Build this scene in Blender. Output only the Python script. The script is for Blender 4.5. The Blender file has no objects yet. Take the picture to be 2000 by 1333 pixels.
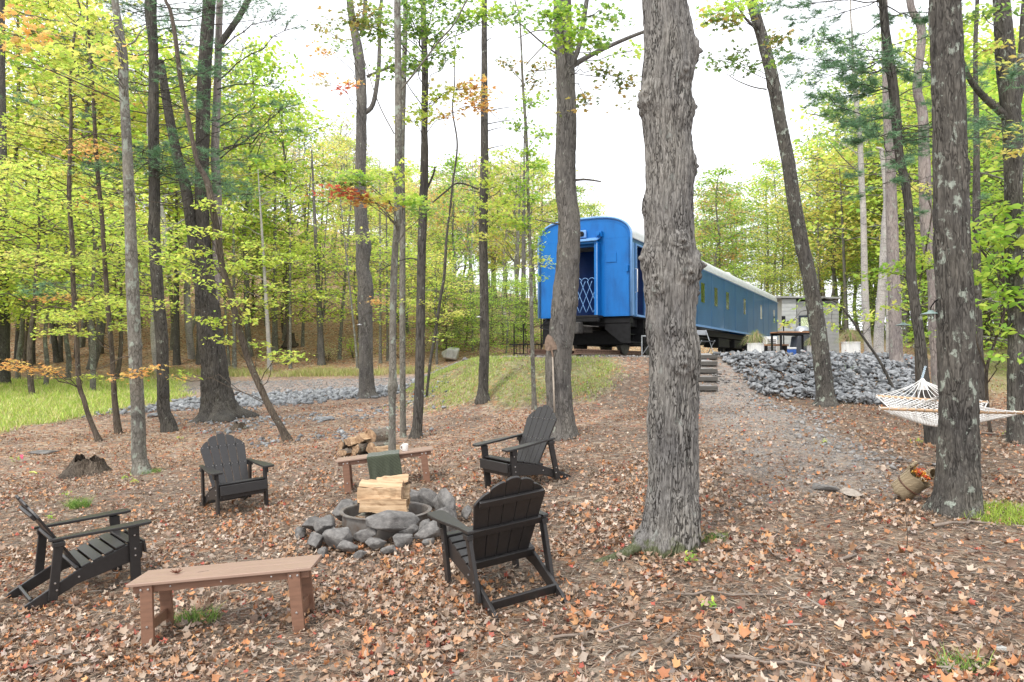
import bpy, bmesh, math, random
import numpy as np
from mathutils import Vector, Matrix, Euler
R = math.radians
random.seed(7); rng = np.random.default_rng(7)
sc = bpy.context.scene
col = sc.collection

# ---------------------------------------------------------------- camera, sky, sun, exposure
F = 1390.0; HZ = 1.74; CX, CY = 1000.0, 666.5
PITCH = math.atan(38.5 / F)
cam_d = bpy.data.cameras.new('camera'); cam = bpy.data.objects.new('camera', cam_d); col.objects.link(cam)
cam.location = (0, 0, HZ); cam.rotation_euler = (R(90) + PITCH, 0, 0)
cam_d.sensor_width = 36; cam_d.lens = F / 2000 * 36; cam_d.clip_end = 3000; cam_d.clip_start = .05
sc.camera = cam
w = bpy.data.worlds.new("World"); sc.world = w; w.use_nodes = True
wn = w.node_tree.nodes; wl = w.node_tree.links; wn.clear()
SUN_EL, SUN_ROT = R(52), R(215)
sky = wn.new('ShaderNodeTexSky'); sky.sky_type = 'NISHITA'; sky.sun_disc = False
sky.sun_elevation = SUN_EL; sky.sun_rotation = SUN_ROT; sky.dust_density = 6; sky.air_density = 1.0
mx = wn.new('ShaderNodeMixRGB'); mx.inputs[0].default_value = .86; mx.inputs[2].default_value = (11.2, 11.4, 11.9, 1)
bg = wn.new('ShaderNodeBackground'); bg.inputs[1].default_value = .1
wo = wn.new('ShaderNodeOutputWorld')
wl.new(sky.outputs[0], mx.inputs[1]); wl.new(mx.outputs[0], bg.inputs[0]); wl.new(bg.outputs[0], wo.inputs[0])
sd = bpy.data.lights.new('sun', 'SUN'); sd.energy = 1.5; sd.angle = R(10); sd.color = (1, .96, .9)
so = bpy.data.objects.new('sun', sd); col.objects.link(so)
_az = SUN_ROT
_dir = Vector((math.sin(_az) * math.cos(SUN_EL), math.cos(_az) * math.cos(SUN_EL), math.sin(SUN_EL)))
so.rotation_euler = _dir.to_track_quat('Z', 'Y').to_euler(); so.location = (0, 0, 40)
sc.view_settings.view_transform = 'Standard'; sc.view_settings.look = 'None'
sc.view_settings.exposure = .86; sc.view_settings.gamma = 1; sc.view_settings.use_curve_mapping = False
sc.render.engine = 'CYCLES'
sc.cycles.max_bounces = 6; sc.cycles.diffuse_bounces = 3; sc.cycles.transmission_bounces = 4
sc.cycles.use_denoising = True

# ---------------------------------------------------------------- noise, terrain
def _h(ix, iy, iz, s=0):
    x = (ix.astype(np.int64) * 374761393 + iy.astype(np.int64) * 668265263 + iz.astype(np.int64) * 2147483647 + s * 974711) & 0xFFFFFFFF
    x = ((x ^ (x >> 13)) * 1274126177) & 0xFFFFFFFF
    x = ((x ^ (x >> 16)) * 2246822519) & 0xFFFFFFFF
    return ((x ^ (x >> 15)) & 0xFFFFFF) / float(0xFFFFFF)
def vn(x, y, z=0., s=0):
    x, y, z = np.broadcast_arrays(np.asarray(x, float), np.asarray(y, float), np.asarray(z, float))
    ix, iy, iz = np.floor(x), np.floor(y), np.floor(z)
    fx, fy, fz = x - ix, y - iy, z - iz
    fx, fy, fz = [t * t * (3 - 2 * t) for t in (fx, fy, fz)]
    r = 0
    for a in (0, 1):
        for b in (0, 1):
            for c in (0, 1):
                r = r + _h(ix + a, iy + b, iz + c, s) * (fx if a else 1 - fx) * (fy if b else 1 - fy) * (fz if c else 1 - fz)
    return r
def fbm(x, y, z=0., o=4, s=0):
    r, a, t = 0, 1, 0
    for i in range(o):
        r = r + a * vn(np.asarray(x) * 2 ** i, np.asarray(y) * 2 ** i, np.asarray(z) * 2 ** i, s + i); t += a; a *= .5
    return r / t
def sst(a, b, x):
    t = np.clip((np.asarray(x, float) - a) / (b - a), 0, 1); return t * t * (3 - 2 * t)
PLAT = [(-.5, 21.6), (.3, 19.7), (2.2, 19.0), (3.9, 18.95), (6, 19.1), (9.6, 20.2), (12.5, 23.5), (16.5, 31), (26, 50), (26, 62), (10, 62), (3, 42), (-1.2, 30)]
def sdist(x, y):
    x = np.asarray(x, float); y = np.asarray(y, float)
    d = np.full(np.broadcast(x, y).shape, 1e9); ins = np.zeros(d.shape, bool)
    n = len(PLAT)
    for i in range(n):
        ax, ay = PLAT[i]; bx, by = PLAT[(i + 1) % n]
        ex, ey = bx - ax, by - ay
        t = np.clip(((x - ax) * ex + (y - ay) * ey) / (ex * ex + ey * ey), 0, 1)
        d = np.minimum(d, np.hypot(x - ax - t * ex, y - ay - t * ey))
        c = ((ay > y) != (by > y)) & (x < ex * (y - ay) / (ey if ey else 1e-9) + ax)
        ins = ins ^ c
    return np.where(ins, -d, d)
def gz(x, y):
    x = np.asarray(x, float); y = np.asarray(y, float)
    amp = np.where(x < 0, .55, .25)
    z = amp * np.tanh(x * .11 / amp) + .05 * (np.clip(y, -30, 70) - 5)
    yy = np.maximum(y, 1.0); r = x / yy
    s = .28 - .19 * sst(-.35, .12, r) - .05 * sst(.1, .5, r)
    t = np.clip(y, -30, 130) - 38
    z = z + s * np.where(t > 0, t * t / (t + 4), 0)
    sdv = sdist(x, y)
    wgt = 1 - sst(0, 3.6, sdv)
    z = z * (1 - wgt) + 1.85 * wgt
    far = sst(14, 30, y)
    z = z + (fbm(x * .7, y * .7, 0, 3, 5) - .5) * (.07 + .5 * far * sst(36, 44, y)) * (1 - wgt)
    z = z + (fbm(x * 3.1, y * 3.1, 0, 2, 9) - .5) * .03 * (1 - wgt)
    return z
def g1(x, y): return float(gz(x, y))
_cp, _sp = math.cos(PITCH), math.sin(PITCH)
def ray(px, py):
    u = (px - CX) / F; v = (CY - py) / F
    return u, _cp - v * _sp, _sp + v * _cp
def at(px, py, Y):
    u, b, c = ray(px, py); t = Y / b
    return Vector((u * t, Y, HZ + c * t))
def hit(px, py):
    u, b, c = ray(px, py)
    ts = np.concatenate([np.arange(2, 30, .02), np.arange(30, 140, .1)])
    zz = gz(u * ts, b * ts)
    k = np.argmax(HZ + c * ts < zz)
    t = ts[k] if k > 0 else 100.
    return Vector((u * t, b * t, float(zz[k])))
def pxm(Y): return Y / F          # metres per source pixel at depth Y

# ---------------------------------------------------------------- materials
MATS = {}
def newmat(name):
    m = bpy.data.materials.new(name); m.use_nodes = True
    nt = m.node_tree; b = nt.nodes['Principled BSDF']; MATS[name] = m
    return m, nt, b
def nd(nt, t, ins=None, **kw):
    n = nt.nodes.new(t)
    for k, v in kw.items(): setattr(n, k, v)
    for k, v in (ins or {}).items():
        if isinstance(v, bpy.types.NodeSocket): nt.links.new(v, n.inputs[k])
        else: n.inputs[k].default_value = v
    return n
def ramp(nt, fac, stops):
    n = nt.nodes.new('ShaderNodeValToRGB'); e = n.color_ramp.elements
    while len(e) < len(stops): e.new(.5)
    for i, (p, c) in enumerate(stops):
        e[i].position = p; e[i].color = (*c, 1) if len(c) == 3 else c
    nt.links.new(fac, n.inputs[0]); return n
def mapping(nt, scale=(1, 1, 1), coord='Object'):
    tc = nd(nt, 'ShaderNodeTexCoord'); return nd(nt, 'ShaderNodeMapping', {0: tc.outputs[coord], 3: scale}).outputs[0]
def simple(name, c, rough=.6, metal=0., nscale=12., namt=.25, bump=.15, spec=.5, coat=0., stretch=(1, 1, 1), c2=None, bdist=.01):
    m, nt, b = newmat(name)
    v = mapping(nt, stretch)
    n = nd(nt, 'ShaderNodeTexNoise', {'Vector': v, 'Scale': nscale, 'Detail': 6, 'Roughness': .6})
    c2 = c2 or tuple(x * (1 - namt * 1.6) for x in c)
    hi = tuple(min(1, x * (1 + namt)) for x in c)
    r = ramp(nt, n.outputs[0], [(.3, c2), (.5, c), (.72, hi)])
    nt.links.new(r.outputs[0], b.inputs['Base Color'])
    b.inputs['Roughness'].default_value = rough; b.inputs['Metallic'].default_value = metal
    b.inputs['Specular IOR Level'].default_value = spec; b.inputs['Coat Weight'].default_value = coat
    if bump:
        n2 = nd(nt, 'ShaderNodeTexNoise', {'Vector': v, 'Scale': nscale * 4, 'Detail': 5})
        bp = nd(nt, 'ShaderNodeBump', {'Height': n2.outputs[0], 'Strength': bump, 'Distance': bdist}); nt.links.new(bp.outputs[0], b.inputs['Normal'])
    return m
def bark(name, dark, mid, light, scale=16., st=.16, lichen=.0, lcol=(.33, .36, .30), bstr=1., bdist=.025, moss=False, rings=False, crack=.35, warp=.06):
    m, nt, b = newmat(name)
    v = mapping(nt, (1, 1, st))
    w_ = nd(nt, 'ShaderNodeTexNoise', {'Vector': v, 'Scale': scale * .5, 'Detail': 3})
    vv = nd(nt, 'ShaderNodeVectorMath', {0: v, 1: w_.outputs[1]}, operation='MULTIPLY_ADD'); vv.inputs[2].default_value = (0, 0, 0)
    add = nd(nt, 'ShaderNodeMix', {'A': v, 'B': w_.outputs[1], 'Factor': .06}, data_type='VECTOR')
    add.inputs[0].default_value = warp
    nt.links.new(v, add.inputs[4]); nt.links.new(w_.outputs[1], add.inputs[5])
    vec = add.outputs[1]
    vo = nd(nt, 'ShaderNodeTexVoronoi', {'Vector': vec, 'Scale': scale * 1.5}, feature='DISTANCE_TO_EDGE')
    n = nd(nt, 'ShaderNodeTexNoise', {'Vector': vec, 'Scale': scale * 2, 'Detail': 9, 'Roughness': .72})
    vr = ramp(nt, vo.outputs[0], [(0, (0, 0, 0)), (.13, (1, 1, 1))])
    mk_ = nd(nt, 'ShaderNodeTexNoise', {'Vector': v, 'Scale': scale * .45, 'Detail': 4}); mr_ = ramp(nt, mk_.outputs[0], [(.40, (.15, .15, .15)), (.62, (1, 1, 1))])
    vm = nd(nt, 'ShaderNodeMixRGB', {0: mr_.outputs[0], 1: (.8, .8, .8, 1), 2: vr.outputs[0]})
    mu = nd(nt, 'ShaderNodeMath', {0: vm.outputs[0], 1: crack}, operation='MULTIPLY')
    h = nd(nt, 'ShaderNodeMath', {0: mu.outputs[0], 1: n.outputs[0]}, operation='ADD')
    cr = ramp(nt, h.outputs[0], [(.38, dark), (.68, mid), (1.0, light)])
    big = nd(nt, 'ShaderNodeTexNoise', {'Vector': mapping(nt, (1, 1, .5)), 'Scale': 3., 'Detail': 4})
    br = ramp(nt, big.outputs[0], [(.3, (.72, .72, .74)), (.7, (1.2, 1.18, 1.12))])
    c = nd(nt, 'ShaderNodeMixRGB', {0: 1., 1: cr.outputs[0], 2: br.outputs[0]}, blend_type='MULTIPLY').outputs[0]
    if lichen > 0:
        ln = nd(nt, 'ShaderNodeTexNoise', {'Vector': mapping(nt, (1, 1, .7)), 'Scale': 9., 'Detail': 7, 'Roughness': .65})
        lr = ramp(nt, ln.outputs[0], [(.66 - lichen * .22, (0, 0, 0)), (.70 - lichen * .2, (.85, .85, .85))])
        c = nd(nt, 'ShaderNodeMixRGB', {0: lr.outputs[0], 1: c, 2: (*lcol, 1)}).outputs[0]
    if moss:
        tc = nd(nt, 'ShaderNodeTexCoord'); sp = nd(nt, 'ShaderNodeSeparateXYZ', {0: tc.outputs['Object']})
        mn = nd(nt, 'ShaderNodeTexNoise', {'Vector': tc.outputs['Object'], 'Scale': 14., 'Detail': 5})
        a1 = nd(nt, 'ShaderNodeMath', {0: sp.outputs[2], 1: -2.2}, operation='MULTIPLY')
        a2 = nd(nt, 'ShaderNodeMath', {0: a1.outputs[0], 1: mn.outputs[0]}, operation='ADD')
        mr = ramp(nt, a2.outputs[0], [(.24, (0, 0, 0)), (.40, (.7, .7, .7))])
        c = nd(nt, 'ShaderNodeMixRGB', {0: mr.outputs[0], 1: c, 2: (.075, .095, .022, 1)}).outputs[0]
    if rings:
        rn = nd(nt, 'ShaderNodeTexNoise', {'Vector': mapping(nt, (.7, .7, 9)), 'Scale': 4., 'Detail': 3})
        rr = ramp(nt, rn.outputs[0], [(.3, (.25, .25, .25)), (.42, (1, 1, 1))])
        c = nd(nt, 'ShaderNodeMixRGB', {0: .7, 1: c, 2: rr.outputs[0]}, blend_type='MULTIPLY').outputs[0]
    nt.links.new(c, b.inputs['Base Color']); b.inputs['Roughness'].default_value = .9; b.inputs['Specular IOR Level'].default_value = .2
    bp = nd(nt, 'ShaderNodeBump', {'Height': h.outputs[0], 'Strength': bstr, 'Distance': bdist}); nt.links.new(bp.outputs[0], b.inputs['Normal'])
    return m
BK = dict(
    hero=bark('bark_old_maple', (.014, .012, .011), (.085, .08, .074), (.27, .26, .245), 26, .2, .16, lcol=(.27, .28, .255), moss=True, bdist=.016, bstr=1., crack=.55, warp=.16),
    grey=bark('bark_grey', (.028, .025, .023), (.105, .098, .09), (.235, .222, .205), 24, .17, .12, crack=.36, warp=.16),
    dark=bark('bark_dark', (.02, .018, .016), (.06, .055, .049), (.15, .14, .126), 22, .16, .12),
    brown=bark('bark_brown', (.03, .024, .019), (.085, .068, .054), (.18, .15, .12), 24, .14, .1),
    smooth=bark('bark_smooth', (.05, .046, .038), (.125, .117, .10), (.24, .228, .20), 18, .4, .5, lcol=(.27, .30, .25), bstr=.35, bdist=.01),
    pale=bark('bark_pale', (.14, .13, .12), (.33, .31, .29), (.5, .48, .45), 14, .9, .3, bstr=.3, bdist=.01, rings=True),
    lich=bark('bark_lichen', (.02, .018, .016), (.072, .067, .06), (.18, .168, .15), 22, .17, .40, lcol=(.36, .40, .34), crack=.36, warp=.18),
    pink=bark('bark_pinkgrey', (.09, .075, .07), (.22, .19, .18), (.38, .34, .32), 20, .2, .3),
)
def leafmat(name, trans=.5):
    m, nt, b = newmat(name); nt.nodes.remove(b)
    out = nt.nodes['Material Output']
    at_ = nd(nt, 'ShaderNodeAttribute', attribute_name='Col')
    d = nd(nt, 'ShaderNodeBsdfPrincipled', {'Base Color': at_.outputs[0], 'Roughness': .55, 'Specular IOR Level': .35})
    t = nd(nt, 'ShaderNodeBsdfTranslucent', {'Color': at_.outputs[0]})
    mi = nd(nt, 'ShaderNodeMixShader', {0: trans, 1: d.outputs[0], 2: t.outputs[0]})
    nt.links.new(mi.outputs[0], out.inputs[0]); return m
LEAF = leafmat('foliage', .58); LITTER = leafmat('fallen_leaves', .12); NEEDLE = leafmat('pine_needles', .25); BLADE = leafmat('grass_blades', .35)
YG = [(.62, .75, .14), (.70, .78, .16), (.52, .70, .12), (.76, .76, .18), (.46, .64, .12)]
YE = [(.80, .75, .22), (.80, .70, .20), (.74, .76, .20), (.78, .62, .20), (.64, .72, .18)]
GR = [(.22, .38, .10), (.29, .46, .11), (.17, .29, .09), (.38, .54, .12), (.46, .58, .13)]
LG = [(.40, .62, .10), (.50, .68, .10), (.30, .52, .09), (.58, .70, .13)]
OR = [(.80, .44, .14), (.80, .52, .18), (.72, .36, .12), (.80, .60, .2)]
RD = [(.62, .11, .07), (.66, .16, .10), (.66, .26, .12)]
OG = [(.20, .26, .07), (.28, .30, .08), (.38, .32, .09), (.15, .20, .07), (.44, .30, .1)]
DULL = [(.60, .58, .32), (.66, .63, .38), (.56, .60, .32), (.68, .56, .33), (.54, .50, .34)]
PN = [(.14, .28, .15), (.18, .34, .18), (.24, .40, .20), (.11, .22, .12)]

# ---------------------------------------------------------------- mesh helpers
def tag(o, label=None, cat=None, group=None, kind=None):
    if label: o['label'] = label
    if cat: o['category'] = cat
    if group: o['group'] = group
    if kind: o['kind'] = kind
    return o
def link(name, me, mat=None, parent=None, loc=None, rot=None):
    o = bpy.data.objects.new(name, me); col.objects.link(o)
    if mat is not None and me is not None and not me.materials:
        for m in (mat if isinstance(mat, (list, tuple)) else [mat]): me.materials.append(m)
    if parent: o.parent = parent
    if loc is not None: o.location = loc
    if rot is not None: o.rotation_euler = rot
    return o
def empty(name, loc, rz=0, label=None, cat=None, group=None):
    o = link(name, None, loc=loc, rot=(0, 0, rz)); o.empty_display_size = .2
    return tag(o, label, cat, group)
KIDS = {}
def copy_tree(o, parent=None):
    c = o.copy(); col.objects.link(c)
    if parent: c.parent = parent
    for ch in KIDS.get(o, None) or list(o.children):
        copy_tree(ch, c)
    return c
def np_mesh(name, V, T, C=None, smooth=False):
    me = bpy.data.meshes.new(name); V = np.ascontiguousarray(V, np.float32); T = np.ascontiguousarray(T, np.int32)
    k = T.shape[1]
    me.vertices.add(len(V)); me.vertices.foreach_set('co', V.ravel())
    me.loops.add(T.size); me.loops.foreach_set('vertex_index', T.ravel())
    me.polygons.add(len(T)); me.polygons.foreach_set('loop_start', np.arange(len(T), dtype=np.int32) * k)
    me.polygons.foreach_set('loop_total', np.full(len(T), k, np.int32))
    if smooth: me.polygons.foreach_set('use_smooth', np.ones(len(T), bool))
    me.update(calc_edges=True)
    if C is not None:
        a = me.color_attributes.new('Col', 'FLOAT_COLOR', 'POINT')
        CC = np.ones((len(V), 4), np.float32); CC[:, :3] = C; a.data.foreach_set('color', CC.ravel())
    return me
class MB:
    def __init__(s): s.v = []; s.f = []; s.m = []
    def add(s, vs, fs, mi=0):
        b = len(s.v); s.v += [tuple(v) for v in vs]; s.f += [tuple(b + i for i in f) for f in fs]; s.m += [mi] * len(fs); return s
    def box(s, c, sz, rot=None, mi=0):
        hx, hy, hz = [t / 2 for t in sz]; vs = [Vector((x, y, z)) for x in (-hx, hx) for y in (-hy, hy) for z in (-hz, hz)]
        if rot is not None:
            rm = rot if isinstance(rot, Matrix) else Euler(rot).to_matrix(); vs = [rm @ v for v in vs]
        vs = [v + Vector(c) for v in vs]
        return s.add(vs, [(0, 1, 3, 2), (4, 6, 7, 5), (0, 4, 5, 1), (2, 3, 7, 6), (0, 2, 6, 4), (1, 5, 7, 3)], mi)
    def bar(s, a, b, wx, wz, up=(0, 0, 1), mi=0):
        a, b = Vector(a), Vector(b); d = (b - a); L = d.length; y = d / L; x = y.cross(Vector(up)).normalized(); z = x.cross(y)
        return s.box((a + b) / 2, (wx, L, wz), Matrix((x, y, z)).transposed(), mi)
    def prism(s, pts, M, th, mi=0):            # outline in local xy, thickness th about z
        n = len(pts); vs = [M @ Vector((x, y, z)) for z in (-th / 2, th / 2) for x, y in pts]
        fs = [tuple(reversed(range(n))), tuple(range(n, 2 * n))] + [(i, (i + 1) % n, n + (i + 1) % n, n + i) for i in range(n)]
        return s.add(vs, fs, mi)
    def tube(s, pts, rad, n=8, mi=0, cap=True):
        pts = [Vector(p) for p in pts]; k = len(pts)
        if not isinstance(rad, (list, tuple)): rad = [rad] * k
        ref = Vector((0.3, .2, 1)); vs = []
        for i, p in enumerate(pts):
            d = (pts[min(i + 1, k - 1)] - pts[max(i - 1, 0)]).normalized()
            r0 = ref if abs(d.dot(ref.normalized())) < .93 else Vector((1, .1, 0))
            x = d.cross(r0).normalized(); y = d.cross(x)
            vs += [p + (x * math.cos(2 * math.pi * j / n) + y * math.sin(2 * math.pi * j / n)) * rad[i] for j in range(n)]
        fs = [(i * n + j, i * n + (j + 1) % n, (i + 1) * n + (j + 1) % n, (i + 1) * n + j) for i in range(k - 1) for j in range(n)]
        if cap: fs += [tuple(reversed(range(n))), tuple(range((k - 1) * n, k * n))]
        return s.add(vs, fs, mi)
    def lathe(s, prof, n=24, c=(0, 0, 0), mi=0, M=None):
        vs = []; k = len(prof)
        for r, z in prof: vs += [Vector((r * math.cos(2 * math.pi * j / n), r * math.sin(2 * math.pi * j / n), z)) for j in range(n)]
        if M is not None: vs = [M @ v for v in vs]
        vs = [v + Vector(c) for v in vs]
        return s.add(vs, [(i * n + j, i * n + (j + 1) % n, (i + 1) * n + (j + 1) % n, (i + 1) * n + j) for i in range(k - 1) for j in range(n)], mi)
    def build(s, name, mat, parent=None, smooth=False, bevel=0, loc=None, rot=None, seg=2):
        me = bpy.data.meshes.new(name); me.from_pydata([tuple(v) for v in s.v], [], s.f)
        if any(s.m): me.polygons.foreach_set('material_index', s.m)
        if smooth: me.polygons.foreach_set('use_smooth', [True] * len(s.f))
        bm = bmesh.new(); bm.from_mesh(me); bmesh.ops.recalc_face_normals(bm, faces=bm.faces); bm.to_mesh(me); bm.free()
        o = link(name, me, mat, parent, loc, rot)
        if bevel:
            b = o.modifiers.new('bevel', 'BEVEL'); b.width = bevel; b.segments = seg; b.limit_method = 'ANGLE'
        return o

# ---------------------------------------------------------------- leaves
def tmpl_maple(k, sharp=.23):
    rr = random.Random(k); pts = [(0, -.12)]
    for i in range(5):
        a = R(-150 + 75 * i + 0) if False else R(90 + (i - 2) * 58)
        L = [.36, .46, .54, .46, .36][i] * rr.uniform(.88, 1.1)
        if i > 0: am = R(90 + (i - 2.5) * 58); pts.append((math.cos(am) * sharp, math.sin(am) * sharp))
        pts.append((math.cos(a) * L, math.sin(a) * L))
    pts = [(p[0] * (1 if sharp else 1), p[1]) for p in pts]
    order = [pts[0]] + pts[1:]
    c = rr.uniform(-1.2, 1.6); v = [(0, .02, 0)] + [(x, y, c * x * x + .7 * c * y * y + rr.uniform(-.03, .03)) for x, y in order]
    n = len(order); t = [(0, i + 1, (i + 1) % n + 1) for i in range(n)]
    return np.array(v), np.array(t)
def tmpl_oval(k):
    rr = random.Random(k); c = rr.uniform(.1, .5)
    v = [(0, -.5, -.05), (.24, -.1, c * .12), (.2, .25, c * .1), (0, .55, -.08), (-.2, .25, c * .1), (-.24, -.1, c * .12), (0, .05, 0)]
    return np.array(v), np.array([(6, i, (i + 1) % 6) for i in range(6)])
def tmpl_quad(k):
    rr = random.Random(k); v = [(-.4, -.1, rr.uniform(0, .12)), (0, -.5, 0), (.42, .05, rr.uniform(0, .12)), (.05, .5, 0)]
    return np.array(v), np.array([(0, 1, 2), (0, 2, 3)])
def tmpl_curl(k):
    rr = random.Random(k + 50); v, t = tmpl_maple(k, .31); v = v.copy(); f = rr.choice([1.5, -1.8, 2.6, .7, 3.2])
    v[:, 0] *= rr.uniform(.55, 1.); ang = rr.uniform(0, 3.14); u = v[:, 0] * math.cos(ang) + v[:, 1] * math.sin(ang); w2 = v[:, 1] * math.cos(ang) - v[:, 0] * math.sin(ang); v[:, 2] += np.abs(w2) * rr.uniform(-.5, .9)
    v[:, 2] = f * u * u * .8 + v[:, 2] * .5; v[:, :2] *= .94
    return v, t
TM = {'maple': [tmpl_maple(i) for i in range(5)], 'oval': [tmpl_oval(i) for i in range(3)], 'quad': [tmpl_quad(i) for i in range(3)], 'curl': [tmpl_curl(i) for i in range(8)]}
class Leaves:
    def __init__(s, kind='maple'): s.k = kind; s.P = []; s.S = []; s.C = []; s.N = []
    def add(s, P, size, pal, tilt=.45, nrm=None, jit=.12):
        P = np.atleast_2d(P); n = len(P); s.P.append(P)
        s.S.append(size * rng.uniform(.65, 1.25, n))
        c = np.array(pal)[rng.integers(0, len(pal), n)] * (1 + rng.normal(0, jit, (n, 1))); s.C.append(np.clip(c, .01, .9))
        if nrm is None: N_ = np.c_[rng.normal(0, tilt, n), rng.normal(0, tilt, n), np.ones(n)]
        else: N_ = nrm + rng.normal(0, tilt, (n, 3))
        s.N.append(N_)
    def mesh(s, name):
        if not s.P: return None
        P = np.concatenate(s.P); S = np.concatenate(s.S); C = np.concatenate(s.C); N_ = np.concatenate(s.N)
        N_ = N_ / np.linalg.norm(N_, axis=1, keepdims=True)
        a = rng.normal(size=N_.shape); T_ = np.cross(N_, a); T_ /= np.linalg.norm(T_, axis=1, keepdims=True) + 1e-9; B_ = np.cross(N_, T_)
        tm = TM[s.k]; idx = rng.integers(0, len(tm), len(P)); Vs = []; Ts = []; Cs = []; base = 0
        for q, (v, t) in enumerate(tm):
            m = idx == q; k = int(m.sum())
            if not k: continue
            vv = v[None] * S[m][:, None, None]
            W = P[m][:, None] + vv[..., :1] * T_[m][:, None] + vv[..., 1:2] * B_[m][:, None] + vv[..., 2:] * N_[m][:, None]
            Vs.append(W.reshape(-1, 3)); Ts.append((t[None] + (np.arange(k) * len(v))[:, None, None] + base).reshape(-1, 3))
            Cs.append(np.repeat(C[m], len(v), 0)); base += k * len(v)
        return np_mesh(name, np.concatenate(Vs), np.concatenate(Ts), np.concatenate(Cs))
class Tubes:                                  # many thin limbs and twigs in one fast mesh
    def __init__(s, n=5): s.n = n; s.V = []; s.T = []; s.b = 0
    def add(s, pts, r):
        pts = np.asarray(pts, float); k = len(pts); r = np.broadcast_to(np.asarray(r, float), (k,)) if np.ndim(r) else np.full(k, r)
        d = np.gradient(pts, axis=0); d /= np.linalg.norm(d, axis=1, keepdims=True) + 1e-9
        ref = np.array([.31, .17, .93]) if abs(d[0, 2]) < .9 else np.array([1, .1, 0.])
        x = np.cross(d, ref); x /= np.linalg.norm(x, axis=1, keepdims=True) + 1e-9; y = np.cross(d, x)
        a = np.arange(s.n) * 2 * math.pi / s.n
        W = pts[:, None] + (x[:, None] * np.cos(a)[None, :, None] + y[:, None] * np.sin(a)[None, :, None]) * r[:, None, None]
        i = np.arange(k - 1)[:, None] * s.n; j = np.arange(s.n)[None]; j2 = (j + 1) % s.n
        q = np.stack([i + j, i + j2, i + s.n + j2, i + s.n + j], -1).reshape(-1, 4) + s.b
        s.V.append(W.reshape(-1, 3)); s.T.append(q); s.b += k * s.n
    def mesh(s, name): return np_mesh(name, np.concatenate(s.V), np.concatenate(s.T), smooth=True) if s.V else None
def wig(a, b, n, amt, droop=0.):
    a, b = np.asarray(a, float), np.asarray(b, float); t = np.linspace(0, 1, n)[:, None]; L = np.linalg.norm(b - a)
    p = a + (b - a) * t; p = p + rng.normal(0, amt * L, (n, 3)) * np.sin(t * math.pi) ; p[:, 2] += droop * L * np.sin(t[:, 0] * math.pi)
    return p
def crspline(P, n):
    P = np.asarray(P, float); k = len(P); Q = np.vstack([2 * P[0] - P[1], P, 2 * P[-1] - P[-2]])
    L = np.r_[0, np.cumsum(np.linalg.norm(np.diff(P[:, :3], axis=0), axis=1))]; t = np.linspace(0, L[-1], n)
    i = np.clip(np.searchsorted(L, t, 'right') - 1, 0, k - 2); u = ((t - L[i]) / (L[i + 1] - L[i] + 1e-9))[:, None]
    p0, p1, p2, p3 = Q[i], Q[i + 1], Q[i + 2], Q[i + 3]
    return .5 * (2 * p1 + (p2 - p0) * u + (2 * p0 - 5 * p1 + 4 * p2 - p3) * u * u + (3 * p1 - p0 - 3 * p2 + p3) * u ** 3)
def trunk_mesh(name, P, rad, seg=20, ring=.06, rough=.06, fur=.10, flare=.25, seed=0, knots=(), ffreq=30.):
    """P: path relative to base, rad per point; furrowed bark and root flare in real relief"""
    D = np.c_[np.asarray(P), np.asarray(rad)]
    L = np.linalg.norm(np.diff(D[:, :3], axis=0), axis=1).sum(); n = int(max(8, L / ring))
    S = crspline(D, n); c = S[:, :3]; r = np.maximum(S[:, 3], .004)
    d = np.gradient(c, axis=0); d /= np.linalg.norm(d, axis=1, keepdims=True)
    x = np.cross(np.array([0, 1., 0]), d); x /= np.linalg.norm(x, axis=1, keepdims=True); y = np.cross(d, x)
    a = np.arange(seg) * 2 * math.pi / seg
    ca, sa = np.cos(a)[None], np.sin(a)[None]; rr = r[:, None]; h = c[:, 2:3]
    so_ = seed * 7.3
    rm = np.median(r)
    big = fbm(ca * 1.3 + so_, sa * 1.3, h * 1.2 + so_, 3, seed) - .5
    fx = ca * rm * ffreq + so_; fy = sa * rm * ffreq
    wob = (fbm(fx * .3, fy * .3, h * 1.5, 2, seed + 2) - .5) * 3
    f1 = 1 - np.abs(2 * vn(fx + wob, fy + wob, h * 3.2, seed + 3) - 1); f2 = 1 - np.abs(2 * vn(fx * 2 + wob, fy * 2, h * 7, seed + 4) - 1)
    fine = vn(fx * 4, fy * 4, h * 22, seed + 5) - .5
    disp = rough * big * 2 - fur * (f1 ** 3 * .7 + f2 ** 3 * .35) * min(1, .12 / rm) ** .3 + fine * fur * .35 + fur * .3
    lob = .5 + .5 * np.cos(a * 5 + seed)[None] * .8 + .3 * np.cos(a * 3 + seed * 2)[None]
    disp = disp + flare * lob * np.exp(-np.maximum(h, 0) / (rm * 1.1))
    R_ = rr * (1 + disp)
    for (kh, ka, ks, kr) in knots:
        da = np.angle(np.exp(1j * (a - ka)))[None] * rm; q = np.exp(-(da ** 2 + (h - kh) ** 2) / (2 * ks * ks))
        R_ = R_ + kr * q * (1 + .5 * np.cos(np.sqrt(da ** 2 + (h - kh) ** 2) / ks * 4.5))
    W = c[:, None] + (x[:, None] * ca[..., None] + y[:, None] * sa[..., None]) * R_[..., None]
    i = np.arange(n - 1)[:, None] * seg; j = np.arange(seg)[None]; j2 = (j + 1) % seg
    q = np.stack([i + j, i + j2, i + seg + j2, i + seg + j], -1).reshape(-1, 4)
    return np_mesh(name, W.reshape(-1, 3), q, smooth=True)
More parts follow.
